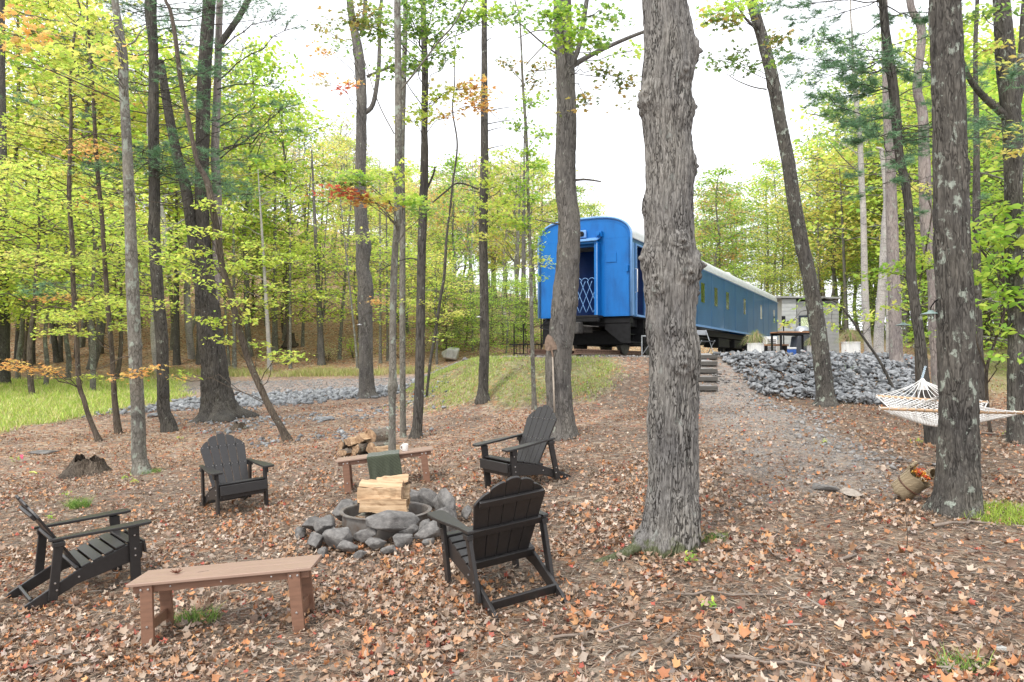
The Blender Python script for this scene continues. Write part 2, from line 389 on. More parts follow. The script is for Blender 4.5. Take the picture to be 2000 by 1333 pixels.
# chair: x, y, facing direction, label; bench: x, y, rotation; fire pit centre
def _mid(a, b): return ((a.x + b.x) / 2, (a.y + b.y) / 2)
CHAIR = [(-3.78, 6.36, (.72, .69), 'charcoal adirondack chair at the far left seen from its side'),
         (-3.52, 9.08, (.62, -.78), 'charcoal adirondack chair facing the camera behind the left chair'),
         (.15, 8.82, (-.80, -.60), 'charcoal adirondack chair facing left beside the shovel tree'),
         (-.09, 5.45, (-.42, .91), 'charcoal adirondack chair seen from behind in the foreground')]
BENCH = [(-2.02, 5.19, R(2.5)), (-1.66, 9.62, R(8))]
FIRE = (-1.31, 7.45)
# ---------------------------------------------------------------- the ground
def axis(segs):
    o = []
    for a, b, st in segs: o += list(np.arange(a, b, st))
    return np.array(o + [segs[-1][1]])
XS = axis([(-620, -120, 50), (-120, -40, 4), (-40, -14, .8), (-14, -6, .25), (-6, 6, .1), (6, 14, .2), (14, 40, .8), (40, 120, 4), (120, 620, 50)])
YS = axis([(-30, 1, 2), (1, 12, .1), (12, 24, .16), (24, 60, .5), (60, 130, 2), (130, 900, 40)])
GX, GY = np.meshgrid(XS, YS); GZ = gz(GX, GY)
nx, ny = len(XS), len(YS)
V = np.c_[GX.ravel(), GY.ravel(), GZ.ravel()]
i = np.arange(ny - 1)[:, None] * nx; j = np.arange(nx - 1)[None]
Q = np.stack([i + j, i + j + 1, i + nx + j + 1, i + nx + j], -1).reshape(-1, 4)
def zones(x, y):
    """base colour and leafiness of the ground at x, y (what lies there: litter, soil, gravel, grass)"""
    x = np.asarray(x, float); y = np.asarray(y, float)
    nz = fbm(x * .9, y * .9, 0, 4, 21); n2 = fbm(x * .35, y * .35, 0, 3, 22)
    C = np.zeros(x.shape + (3,)); C[:] = (.15, .12, .096)
    Lf = np.full(x.shape, .42)
    def mixc(m, c, lf):
        nonlocal C, Lf
        C = C * (1 - m[..., None]) + np.array(c) * m[..., None]; Lf = Lf * (1 - m) + lf * m
    r = x / np.maximum(y, 1)
    mixc(sst(9, 13, y + 3 * (nz - .5)) * (1 - sst(.05, .22, r + .2 * (nz - .5))), (.365, .29, .245), .72)      # reddish leaf carpet
    mixc(sst(.5, .6, nz) * .7, (.145, .12, .10), .25)                                       # bare soil patches
    sdv = sdist(x, y)
    mixc(sst(36, 39, y), (.37, .26, .18), .85); mixc(sst(46, 62, y) * .7, (.44, .38, .22), .8)
    # gravel path from the steps down past the tree
    pc = 4.7 - .0 * (17 - y) - .22 * np.clip(14 - y, 0, 9) * .9
    m = (1 - sst(.5, 1.4, np.abs(x - pc) + .9 * (nz - .5))) * sst(6.8, 8.5, y) * (1 - sst(18, 19, y)); mixc(m * .85, (.34, .325, .305), .25)
    # track crossing behind, from the left up to the platform
    yc = 31 + .0 * x; m = (1 - sst(2.5, 4.2, np.abs(y - (30 + .12 * (x + 6))) + 1.5 * (nz - .5))) * sst(-17, -14, x) * (1 - sst(-1, 2, x)); mixc(m * .9, (.31, .285, .28), .3)
    # platform gravel
    mixc(1 - sst(-.6, .1, sdv), (.33, .32, .31), .1)
    # grass mound below the train
    mm = (1 - sst(2.1, 3.3, sdv + 1.6 * (nz - .5))) * (1 - sst(2.1, 3.0, x + 1.2 * (nz - .5))) * sst(.1, .4, sdv) * (1 - sst(25, 29, y)); mixc(mm * .85, (.25, .29, .10), .3)
    # left grass strip
    ml = (1 - sst(-.475, -.445, r + .06 * (nz - .5))) * sst(0, 1.4, y - (16.2 + 6. * np.clip((r + .72) / .22, 0, 1.2)) + 2.5 * (nz - .5)) * (1 - sst(31, 35, y)); mixc(ml * .95, (.27, .33, .08), .1)
    # verge at the foot of the hill
    mv = sst(34.5, 35.5, y) * (1 - sst(38, 39.5, y + 2 * (nz - .5))) * sst(-22, -16, x); mixc(mv * .7, (.26, .24, .12), .4)
    # lawn to the right
    mr = sst(1.5, 3.5, sdv) * sst(.44, .5, r) * sst(15, 18, y + 3 * (nz - .5)); mixc(mr * .9, (.30, .31, .13), .25)
    mr = sst(.62, .68, r + .1 * (nz - .5)) * sst(12, 15, y) * (1 - sst(16, 20, y)); mixc(mr * .8, (.28, .19, .12), .75)
    return C, Lf, mm, ml, mr
C, Lf, *_ = zones(V[:, 0], V[:, 1])
me = np_mesh('ground', V, Q, C, smooth=True)
a = me.attributes.new('leafy', 'FLOAT', 'POINT'); a.data.foreach_set('value', Lf.astype(np.float32))
m, nt, b = newmat('forest_floor')
v = mapping(nt, (1, 1, 1))
ca = nd(nt, 'ShaderNodeAttribute', attribute_name='Col'); la = nd(nt, 'ShaderNodeAttribute', attribute_name='leafy')
dn = nd(nt, 'ShaderNodeTexNoise', {'Vector': v, 'Scale': 16., 'Detail': 3})
dv = nd(nt, 'ShaderNodeMix', data_type='VECTOR'); dv.inputs[0].default_value = .045; nt.links.new(v, dv.inputs[4]); nt.links.new(dn.outputs[1], dv.inputs[5])
vo = nd(nt, 'ShaderNodeTexVoronoi', {'Vector': dv.outputs[1], 'Scale': 12.}); vo2 = nd(nt, 'ShaderNodeTexVoronoi', {'Vector': dv.outputs[1], 'Scale': 37.})
def speck(vn_, th, fac):
    s = nd(nt, 'ShaderNodeSeparateColor', {0: vn_.outputs['Color']})
    cr = ramp(nt, s.outputs[0], [(0, (.10, .07, .05)), (.2, (.22, .13, .08)), (.4, (.46, .34, .23)), (.62, (.50, .22, .09)), (.78, (.60, .50, .38)), (.9, (.34, .12, .06)), (1., (.55, .46, .36))])
    cr.color_ramp.interpolation = 'CONSTANT'
    g = nd(nt, 'ShaderNodeMath', {0: s.outputs[1], 1: th}, operation='GREATER_THAN'); f = nd(nt, 'ShaderNodeMath', {0: g.outputs[0], 1: la.outputs[2]}, operation='MULTIPLY')
    f2 = nd(nt, 'ShaderNodeMath', {0: f.outputs[0], 1: fac}, operation='MULTIPLY')
    return cr.outputs[0], f2.outputs[0]
n1 = nd(nt, 'ShaderNodeTexNoise', {'Vector': v, 'Scale': 55., 'Detail': 8, 'Roughness': .75})
nr = ramp(nt, n1.outputs[0], [(.28, (.35, .34, .33)), (.5, (1, 1, 1)), (.72, (1.75, 1.7, 1.65))])
base = nd(nt, 'ShaderNodeMixRGB', {0: 1., 1: ca.outputs[0], 2: nr.outputs[0]}, blend_type='MULTIPLY')
c1, f1 = speck(vo2, .35, .8); c2_, f2 = speck(vo, .35, .85)
x1 = nd(nt, 'ShaderNodeMixRGB', {0: f1, 1: base.outputs[0], 2: c1}); x2 = nd(nt, 'ShaderNodeMixRGB', {0: f2, 1: x1.outputs[0], 2: c2_})
nt.links.new(x2.outputs[0], b.inputs['Base Color']); b.inputs['Roughness'].default_value = .9; b.inputs['Specular IOR Level'].default_value = .2
hh = nd(nt, 'ShaderNodeMath', {0: n1.outputs[0], 1: vo2.outputs['Distance']}, operation='ADD')
bp = nd(nt, 'ShaderNodeBump', {'Height': hh.outputs[0], 'Strength': .9, 'Distance': .03}); nt.links.new(bp.outputs[0], b.inputs['Normal'])
ground = tag(link('ground', me, m), kind='structure', label='leaf covered forest floor')

# ---------------------------------------------------------------- fallen leaves, twigs, gravel, grass
LP = [(.40, .31, .23), (.42, .26, .16), (.35, .25, .17), (.40, .31, .23), (.33, .22, .15), (.40, .24, .14), (.28, .17, .11), (.34, .22, .14), (.22, .13, .09), (.16, .10, .07), (.48, .21, .09), (.42, .17, .08), (.36, .09, .06), (.50, .27, .12), (.50, .41, .32), (.40, .31, .25), (.42, .34, .29), (.36, .28, .22), (.30, .22, .17), (.48, .38, .30)]
def scatter(n, y0, y1, dens=None, xm=.8, p=1.):
    """positions over the view's ground; count per square metre falls off as Y**-p"""
    Y = (rng.uniform(y0 ** (2 - p), y1 ** (2 - p), n)) ** (1 / (2 - p)) if p != 2 else np.exp(rng.uniform(math.log(y0), math.log(y1), n))
    X = rng.uniform(-xm, xm, n) * (Y + .6)
    if dens is not None:
        k = rng.uniform(0, 1, n) < dens(X, Y); X, Y = X[k], Y[k]
    return X, Y
def gnorm(X, Y, e=.12):
    return np.c_[-(gz(X + e, Y) - gz(X - e, Y)) / (2 * e), -(gz(X, Y + e) - gz(X, Y - e)) / (2 * e), np.ones(len(X))]
def leafdens(X, Y):
    C_, L_, mm, ml, mr = zones(X, Y)
    d = .18 + .75 * sst(.35, .66, fbm(X * 1.4, Y * 1.4, 0, 3, 31))
    pc = 4.7 - .2 * np.clip(14 - Y, 0, 9)
    d = d * (1 - .55 * (1 - sst(.6, 1.6, np.abs(X - pc))) * sst(7, 9, Y)) * (1 - .85 * ml) * (1 - .35 * mm)
    r = X / Y; d = d * (1 - .35 * sst(.1, .4, r))
    return d * np.where(sdist(X, Y) < .4, .05, 1)
lv = Leaves('curl')
X, Y = scatter(112000, 2.7, 22, leafdens, p=1.1)
lv.add(np.c_[X, Y, gz(X, Y) + rng.uniform(.004, .035, len(X))], .064, LP, tilt=.5, nrm=gnorm(X, Y), jit=.18)
X, Y = scatter(95000, 2.7, 16, leafdens, p=1.)
lv2 = Leaves('oval'); lv2.add(np.c_[X, Y, gz(X, Y) + rng.uniform(.002, .02, len(X))], .032, [(.44, .33, .24), (.24, .16, .11), (.5, .40, .31), (.18, .12, .09), (.38, .22, .13), (.46, .22, .11)], tilt=.4, nrm=gnorm(X, Y), jit=.2)
X, Y = scatter(11000, 2.7, 11, leafdens, p=1.)
lv.add(np.c_[X, Y, gz(X, Y) + rng.uniform(.012, .04, len(X))], .092, [(.34, .24, .17), (.27, .18, .12), (.40, .30, .22), (.22, .15, .11), (.42, .24, .13), (.36, .29, .23), (.44, .20, .09), (.46, .37, .29)], tilt=.55, nrm=gnorm(X, Y), jit=.18)
tag(link('leaf_litter', lv.mesh('leaf_litter'), LITTER), 'carpet of curled tan, orange and brown maple leaves on the forest floor', 'fallen leaves', kind='stuff')
tag(link('leaf_fragments', lv2.mesh('leaf_fragments'), LITTER), 'small broken leaf scraps among the litter', 'leaf scraps', kind='stuff')
# the leaves that show largest, each its own piece of the ground
lm = []
for k in range(24):
    q = Leaves('curl'); q.add(np.zeros((1, 3)), .1, [LP[k % len(LP)]], tilt=.15); lm.append(q.mesh('fallen_leaf'))
cnt = 0
while cnt < 290:
    Y_ = rng.uniform(3.2, 6.2) if cnt < 220 else rng.uniform(5, 8.5); X_ = rng.uniform(-.74, .74) * Y_
    if leafdens(np.array([X_]), np.array([Y_]))[0] < rng.uniform(.2, .8): continue
    o = link('fallen_leaf', lm[int(rng.integers(0, 24))], LITTER, ground, (X_, Y_, g1(X_, Y_) + .03), (rng.normal(0, .3), rng.normal(0, .3), rng.uniform(0, 6.28)))
    s_ = rng.uniform(.7, 1.2); o.scale = (s_,) * 3; cnt += 1
def slivers(n, y0, y1, lo, hi, wd, pal, lift=.015, dens=None, p=1.2):
    X, Y = scatter(n, y0, y1, dens, p=p); n = len(X)
    a = rng.uniform(0, math.pi * 2, n); L = rng.uniform(lo, hi, n) / 2; wv = rng.uniform(.6, 1.3, n) * wd; t = rng.normal(0, .12, n)
    dx, dy = np.cos(a) * L, np.sin(a) * L; z = gz(X, Y) + rng.uniform(.003, lift, n)
    V = np.stack([np.c_[X - dx - np.sin(a) * wv, Y - dy + np.cos(a) * wv, z - t * L], np.c_[X - dx + np.sin(a) * wv, Y - dy - np.cos(a) * wv, z - t * L],
                  np.c_[X + dx + np.sin(a) * wv, Y + dy - np.cos(a) * wv, z + t * L], np.c_[X + dx - np.sin(a) * wv, Y + dy + np.cos(a) * wv, z + t * L],
                  ], 1)
    V = np.concatenate([V, V.mean(1, keepdims=True) + np.array([0, 0, 1]) * (wv * 1.4)[:, None, None]], 1).reshape(-1, 3)
    f = np.array([(0, 1, 4), (1, 2, 4), (2, 3, 4), (3, 0, 4)]); T = (f[None] + (np.arange(n) * 5)[:, None, None]).reshape(-1, 3)
    c = np.array(pal)[rng.integers(0, len(pal), n)] * (1 + rng.normal(0, .15, (n, 1)))
    return np_mesh('twig_litter', V, T, np.repeat(np.clip(c, .01, .9), 5, 0))
tag(link('twig_litter', slivers(70000, 2.6, 13, .03, .12, .0019, [(.36, .28, .21), (.28, .2, .14), (.14, .1, .07), (.42, .34, .27), (.2, .15, .11)]), LITTER), 'fine twigs, needles and bark shreds strewn on the soil', 'twigs', kind='stuff')
tag(link('wood_chips', slivers(1500, 2.6, 12, .04, .15, .006, [(.28, .24, .20), (.20, .16, .13), (.34, .29, .24), (.12, .09, .07)], .03), LITTER), 'weathered bark chips scattered between the leaves', 'wood chips', kind='stuff')
STICK = simple('stick_wood', (.2, .16, .13), .9, nscale=20)
def stick(px, py, L, ang, r, lab):
    h = hit(px, py); p = wig((-L / 2, 0, 0), (L / 2, 0, 0), 7, .05); p = p @ np.array(Euler((0, 0, ang)).to_matrix()).T
    for q in p: q[2] = g1(h.x + q[0], h.y + q[1]) - h.z + r * 1.2 + .01
    t = Tubes(6); t.add(p, np.linspace(r, r * .5, 7)); k = 3; t.add(np.array([p[k], p[k] + (p[k + 1] - p[k]) * 1.0 + np.array([.02, .05, .01]) * L * 2]), [r * .5, r * .25])
    tag(link('stick', t.mesh('stick'), STICK, loc=h), lab, 'stick', 'fallen sticks on the leaf litter')
for a_ in [(1150, 1240, .55, .2, .012, 'thin forked stick in the leaves below the front chair foot'), (1420, 1170, .7, -.2, .011, 'stick lying in the litter below the large maple'), (1680, 1085, .5, .5, .012, 'crooked stick on bare soil beneath the basket'),
           (620, 1010, .0 + .4, .9, .01, 'short stick by the left side of the fire pit'), (1880, 1030, .55, .1, .017, 'pale stick at the foot of the hammock tree'), (1760, 905, .8, -.5, .012, 'long dark stick below the hammock'),
           (1640, 930, .7, .3, .01, 'thin stick on the slope below the leaning tree'), (90, 1300, .5, .7, .012, 'stick in the bottom left corner of the litter'), (300, 960, .9, .6, .008, 'thin pale twig curving right of the pale trunk foot'),
           (1960, 855, 1.2, -.6, .02, 'fallen branch at the foot of the tree on the right edge'), (640, 1150, .4, 2.3, .01, 'twig right of the near bench'), (1530, 1310, .6, -.4, .012, 'stick along the bottom of the picture right of centre')]: stick(*a_)
# grass
def blades(name, X, Y, h, wd, pal, lean=.5, clump=1.):
    n = len(X); z = gz(X, Y); H = h * rng.uniform(.45, 1.3, n); a = rng.uniform(0, 2 * math.pi, n); l = rng.normal(0, lean, (n, 2)) * H[:, None]
    wv = wd * rng.uniform(.6, 1.3, n); dx, dy = np.cos(a) * wv, np.sin(a) * wv
    V = np.stack([np.c_[X - dx, Y - dy, z - .01], np.c_[X + dx, Y + dy, z - .01], np.c_[X + dx * .7 + l[:, 0] * .4, Y + dy * .7 + l[:, 1] * .4, z + H * .6], np.c_[X - dx * .7 + l[:, 0] * .4, Y - dy * .7 + l[:, 1] * .4, z + H * .6], np.c_[X + l[:, 0], Y + l[:, 1], z + H]], 1).reshape(-1, 3)
    f = np.array([(0, 1, 2), (0, 2, 3), (3, 2, 4)]); T = (f[None] + (np.arange(n) * 5)[:, None, None]).reshape(-1, 3)
    c = np.array(pal)[rng.integers(0, len(pal), n)] * (1 + rng.normal(0, .15, (n, 1)))
    return link(name, np_mesh(name, V, T, np.repeat(np.clip(c, .01, .9), 5, 0)), BLADE)
n = 80000; X = rng.uniform(-26, -7, n); Y = rng.uniform(15, 36, n); ml = zones(X, Y)[3]; k = (rng.uniform(0, 1, n) < ml * (.45 + .65 * sst(.3, .6, fbm(X, Y, 0, 3, 77)))); 
tag(blades('grass', X[k], Y[k], .15, .013, [(.40, .54, .10), (.50, .60, .13), (.60, .58, .2), (.34, .48, .09), (.66, .62, .3)]), 'tall bright green grass strip left of the stone band', 'grass', kind='stuff')
n = 90000; X = rng.uniform(-6, 4, n); Y = rng.uniform(14, 30, n); mm = zones(X, Y)[2]; k = rng.uniform(0, 1, n) < mm * sst(.3, .62, fbm(X * 1.3, Y * 1.3, 0, 3, 78))
tag(blades('grass_mound', X[k], Y[k], .07, .009, [(.34, .46, .10), (.44, .52, .14), (.50, .50, .22), (.28, .40, .09)]), 'thin patchy grass on the bank below the train end', 'grass', kind='stuff')
n = 30000; X = rng.uniform(7, 40, n); Y = rng.uniform(15, 60, n); C_, L_, *_z = zones(X, Y); k = (C_[:, 1] > .27) & (sdist(X, Y) > .3) & (rng.uniform(0, 1, n) < .8)
tag(blades('lawn_grass', X[k], Y[k], .09, .018, [(.34, .36, .12), (.42, .42, .18), (.30, .34, .10)]), 'short dry lawn grass beyond the rock pile', 'grass', kind='stuff')
n = 26000; X = rng.uniform(-20, 2, n); Y = rng.uniform(33, 40, n); k = rng.uniform(0, 1, n) < sst(34.3, 35.3, Y) * (1 - sst(37.5, 39.5, Y)) * sst(.4, .6, fbm(X * .5, Y * .5, 0, 3, 79))
tag(blades('verge_grass', X[k], Y[k], .3, .016, [(.40, .42, .14), (.50, .42, .22), (.34, .38, .12)]), 'straggly dry grass along the foot of the wooded hill', 'grass', kind='stuff')
def tuft(px, py, rad, h, n, pal, lab, name='grass_tuft'):
    h0 = hit(px, py); a = rng.uniform(0, 6.28, n); r = rad * np.sqrt(rng.uniform(0, 1, n))
    o = blades(name, h0.x + r * np.cos(a) * 1.5, h0.y + r * np.sin(a), h, .003, pal, .7); tag(o, lab, 'grass tuft')
GT = [(.12, .22, .05), (.2, .34, .07), (.3, .42, .1)]
tuft(152, 992, .10, .12, 400, GT, 'small green tuft in the leaves behind the left chair'); tuft(1965, 1008, .34, .08, 1800, [(.30, .42, .06), (.38, .5, .08)], 'bright green moss grass clump right of the hammock tree')
tuft(1385, 1055, .12, .05, 250, GT, 'green weeds at the right root of the large maple'); tuft(285, 925, .16, .07, 400, GT, 'weeds around the foot of the pale trunk'); tuft(380, 1215, .12, .08, 300, GT, 'small grass tuft under the near bench')
tuft(1640, 640 + 90, .3, .3, 10, GT, 'sparse blades at the edge of the rock pile'); tuft(620, 728, .8, .35, 900, [(.34, .42, .1), (.46, .46, .16)], 'rounded clump of tall grass beside the gravel track')
tuft(1880, 1310, .08, .08, 160, GT, 'tiny green tuft near the bottom right corner')

# ---------------------------------------------------------------- stones
def rock_mat(name, a, b_, c, sc_=6.):
    m, nt, b = newmat(name); oi = nd(nt, 'ShaderNodeObjectInfo'); v = mapping(nt)
    at_ = nd(nt, 'ShaderNodeVectorMath', {0: v, 1: oi.outputs['Location']}, operation='ADD')
    n = nd(nt, 'ShaderNodeTexNoise', {'Vector': at_.outputs[0], 'Scale': sc_, 'Detail': 9, 'Roughness': .7})
    r = ramp(nt, n.outputs[0], [(.28, a), (.5, b_), (.75, c)]); nt.links.new(r.outputs[0], b.inputs['Base Color']); b.inputs['Roughness'].default_value = .85
    n2 = nd(nt, 'ShaderNodeTexNoise', {'Vector': at_.outputs[0], 'Scale': sc_ * 6, 'Detail': 8, 'Roughness': .7})
    bp = nd(nt, 'ShaderNodeBump', {'Height': n2.outputs[0], 'Strength': .8, 'Distance': .012}); nt.links.new(bp.outputs[0], b.inputs['Normal']); return m
ROCK = rock_mat('blue_grey_stone', (.065, .07, .075), (.225, .235, .245), (.50, .515, .525), 3.4)
PGRAV = rock_mat('path_stone', (.14, .13, .12), (.27, .26, .25), (.46, .45, .44), 5.)
PITROCK = rock_mat('fieldstone', (.06, .058, .056), (.145, .138, .13), (.29, .275, .26), 5.)
def hull(seed, k=16, flat=.62, chip=True):
    rr = np.random.default_rng(seed); p = rr.normal(size=(k, 3)); p /= np.linalg.norm(p, axis=1, keepdims=True); p *= rr.uniform(.86, 1.05, (k, 1)); p *= (1, rr.uniform(.62, .9), flat * rr.uniform(.75, 1.1))
    bm = bmesh.new(); vs = [bm.verts.new(t * .5) for t in p]; r = bmesh.ops.convex_hull(bm, input=vs)
    for v_ in [v_ for v_ in bm.verts if not v_.link_faces]: bm.verts.remove(v_)
    if chip: bmesh.ops.bevel(bm, geom=bm.edges[:], offset=.02, segments=1, affect='EDGES')
    bmesh.ops.triangulate(bm, faces=bm.faces); me = bpy.data.meshes.new('stone'); bm.to_mesh(me); bm.free(); return me
HM = [hull(i, 13) for i in range(14)]; HL = [hull(40 + i, 9, chip=False) for i in range(12)]; 
for m_ in HM + HL: m_.materials.append(ROCK)
def arr(me):
    v = np.empty(len(me.vertices) * 3); me.vertices.foreach_get('co', v); t = np.empty(len(me.polygons) * 3, int); me.polygons.foreach_get('vertices', t); return v.reshape(-1, 3), t.reshape(-1, 3)
def joined(name, tm, P, S, tilt=.5, mat=ROCK):
    n = len(P); idx = rng.integers(0, len(tm), n); Vs, Ts = [], []; base = 0
    nn = np.c_[rng.normal(0, tilt, n), rng.normal(0, tilt, n), np.ones(n)]; nn /= np.linalg.norm(nn, axis=1, keepdims=True); a = np.c_[np.cos(t_ := rng.uniform(0, 6.28, n)), np.sin(t_), np.zeros(n)]
    y = np.cross(nn, a); y /= np.linalg.norm(y, axis=1, keepdims=True); x = np.cross(y, nn)
    for q, me in enumerate(tm):
        v, t = arr(me); k = idx == q; c = int(k.sum())
        if not c: continue
        W = P[k][:, None] + (v[None, :, :1] * x[k][:, None] + v[None, :, 1:2] * y[k][:, None] + v[None, :, 2:] * nn[k][:, None]) * S[k][:, None, None]
        Vs.append(W.reshape(-1, 3)); Ts.append((t[None] + (np.arange(c) * len(v))[:, None, None] + base).reshape(-1, 3)); base += c * len(v)
    return np_mesh(name, np.concatenate(Vs), np.concatenate(Ts))
pile = empty('rock_pile', (8.5, 17.5, g1(8.5, 17.5)), 0, 'sloping bank of blue grey crushed rock right of the timber steps', 'rock pile'); pl = pile.location
def pile_mask(X, Y):
    s = sdist(X, Y); nz_ = fbm(X * .8, Y * .8, 0, 3, 61)
    lo = 5.35 + .1 * (19 - Y)
    f = 4.6 - 1.9 * (1 - sst(6.2, 8.6, X)) + 1.2 * (nz_ - .5)
    return (s > .15) & (s < f) & (X > lo) & (X + .25 * (20 - Y) > lo + (nz_ - .4) * .6) & (Y < 23.5) & (X < 12.6) & (X / Y < .575)
P_ = []
X = rng.uniform(5, 15, 26000); Y = rng.uniform(14, 27, 26000); k = pile_mask(X, Y); X, Y = X[k][:5200], Y[k][:5200]
S = .09 + .17 * rng.uniform(0, 1, len(X)) ** 2.2; S[rng.integers(0, len(X), 60)] *= 1.35
P = np.c_[X, Y, gz(X, Y) + S * .1 + rng.uniform(0, .1, len(X))] - np.array(pl); app = S / Y; o_ = np.argsort(-app * (1 - .3 * (P[:, 2] < -9)))
for q in o_[:290]:
    link('stone', HM[q % 14], None, pile, tuple(P[q] + (0, 0, .05)), (rng.normal(0, .4), rng.normal(0, .4), rng.uniform(0, 6.28))).scale = (S[q],) * 3
r_ = o_[290:]; o = link('small_stones', joined('small_stones', HL, P[r_], S[r_]), ROCK, pile); o['kind'] = 'stuff'
q_i = rng.integers(0, len(P), 260); lq = Leaves('curl'); lq.add(np.array(pl) + P[q_i] + (0, 0, .1), .07, LP, .4); tag(link('leaf_litter', lq.mesh('leaf_litter'), LITTER), 'scattered leaves caught on top of the rock pile', 'fallen leaves', kind='stuff')
def stones(name, n, fn, s0, s1, lab, cat, mat=ROCK, box_=None):
    X = rng.uniform(box_[0], box_[1], n); Y = rng.uniform(box_[2], box_[3], n); k = rng.uniform(0, 1, n) < fn(X, Y); X, Y = X[k], Y[k]
    S = s0 + (s1 - s0) * rng.uniform(0, 1, len(X)) ** 2; P = np.c_[X, Y, gz(X, Y) + S * .12]
    tag(link(name, joined(name, HL, P, S), mat), lab, cat, kind='stuff')
stones('stone_band', 9000, lambda X, Y: (1 - sst(1.6, 2.7, np.abs(Y - (24.5 + .45 * (X + 6.5))) + 1.4 * (fbm(X, Y, 0, 2, 3) - .5))) * sst(-12, -10.5, X) * (1 - sst(-4.6, -3.4, X)), .12, .34, 'low band of loose blue grey stones behind the large left tree', 'stones', box_=(-15, -3, 19, 29))
stones('scattered_stones', 2600, lambda X, Y: sst(.52, .68, fbm(X * .6, Y * .6, 0, 3, 14)) * .8 * (1 - sst(-2.2, -1.2, X)), .06, .2, 'loose stones spread in the leaves on the left', 'stones', box_=(-9.5, -1, 14, 22))
stones('path_gravel', 13000, lambda X, Y: (1 - sst(.5, 1.5, np.abs(X - (4.7 - .2 * np.clip(14 - Y, 0, 9))) + .8 * (fbm(X, Y, 0, 2, 3) - .5))) * .9, .02, .055, 'grey gravel path running down from the timber steps', 'gravel', PGRAV, box_=(1.5, 7, 7, 17.2))
stones('path_edge_stones', 2400, lambda X, Y: (1 - sst(.15, .6, np.abs(X - (5.5 - .16 * np.clip(14 - Y, 0, 9) + .3 * np.sin(Y))))) , .04, .15, 'small grey stones along the right side of the path', 'stones', PGRAV, box_=(3.5, 7, 8.5, 17.5))
stones('platform_gravel', 9000, lambda X, Y: ((sdist(X, Y) < .35) & (sdist(X, Y) > -3)).astype(float), .04, .11, 'pale crushed gravel around the train', 'gravel', PGRAV, box_=(-1, 14, 18.5, 27))
stones('track_gravel', 5000, lambda X, Y: (1 - sst(2., 3.6, np.abs(Y - (30 + .12 * (X + 6))))), .05, .13, 'grey gravel on the track at the foot of the hill', 'gravel', PGRAV, box_=(-13, 0, 26, 34))
def rock(px, py, s, seed, lab, mat=PITROCK, sc_=(1, 1, 1), k=18, sink=.15):
    h = hit(px, py); me = hull(seed, k); me.materials.append(mat)
    o = link('rock', me, None, loc=(h.x, h.y, h.z + s * .25 - s * sink), rot=(0, 0, seed)); o.scale = (s * sc_[0], s * sc_[1], s * sc_[2]); tag(o, lab, 'rock')
WROCK = rock_mat('pale_boulder', (.2, .2, .18), (.45, .45, .42), (.7, .7, .66), 3.)
rock(882, 703, 1.7, 501, 'large pale boulder at the edge of the track behind the thin trunks', WROCK, (1.0, .8, 1.15), sink=.05)
rock(588, 1043, .13, 502, 'small flat dark rock left of the fire pit', sc_=(1.2, .8, .6)); rock(88, 888, .5, 503, 'flat mossy rock among leaves on the far left', sc_=(1.3, 1, .4)); rock(1660, 966, .55, 504, 'flat tan stone set flush in the soil left of the basket', rock_mat('tan_stone', (.25, .21, .17), (.36, .31, .26), (.48, .42, .36)), (1.1, .7, .16), sink=.2)
rock(1608, 958, .3, 505, 'flat grey stone beside the tan stone on the right slope', sc_=(1.2, .8, .5)); rock(635, 822, .5, 506, 'blue grey rock in the leaves behind the woodpile', ROCK, (1.2, .8, .5)); rock(300, 815, .5, 507, 'grey rock at the right end of the grass strip', ROCK, (1.1, .8, .6))
rock(1330 + 75, 1050, .12, 508, 'small rock at the right root of the large maple', sc_=(1, 1, .7)); rock(855, 720, .5, 509, 'small dark rock left of the pale boulder', sc_=(1.2, .8, .7)); rock(912, 706, .5, 510, 'small grey rock at the right foot of the pale boulder')
rock(1950, 1270, .14, 511, 'pale flat pebble near the bottom right corner', WROCK, (1.2, .8, .4)); rock(1060, 1105, .05, 512, 'little white pebble right of the front chair', WROCK)
# timber steps up to the platform
WOODOLD = simple('weathered_timber', (.19, .15, .125), .85, nscale=9, stretch=(.3, 1, 3), bump=.5)
STEPW = simple('grey_step_timber', (.10, .092, .082), .85, nscale=9, stretch=(.3, 1, 3), bump=.5)
WOODDK = simple('dark_timber', (.085, .065, .05), .85, nscale=9, stretch=(.3, 1, 3), bump=.5)
st = empty('timber_steps', (4.75, 17.0, g1(4.75, 17)), 0, 'five timber steps rising from the path to the gravel platform', 'steps')
gx = [(762, 17.0), (744, 17.45), (728, 17.9), (713, 18.35), (700, 18.8)]
for py, Y_ in gx:
    hh0 = hit(1385, py + 3); Y_ = hh0.y; zt = hh0.z + .13
    m = MB(); cx_ = .2878 * Y_ - .78; m.box((cx_ - 4.75, Y_ - 17, zt - .06 - st.location.z), (1.56, .15, .105)); m.build('step', STEPW, st, bevel=.012)
    m = MB(); m.box((cx_ - 4.75, Y_ - 17 + .31, zt - .055 - st.location.z), (1.5, .46, .12), (.16, 0, 0)); m.build('tread_fill', PGRAV, st, bevel=.01)
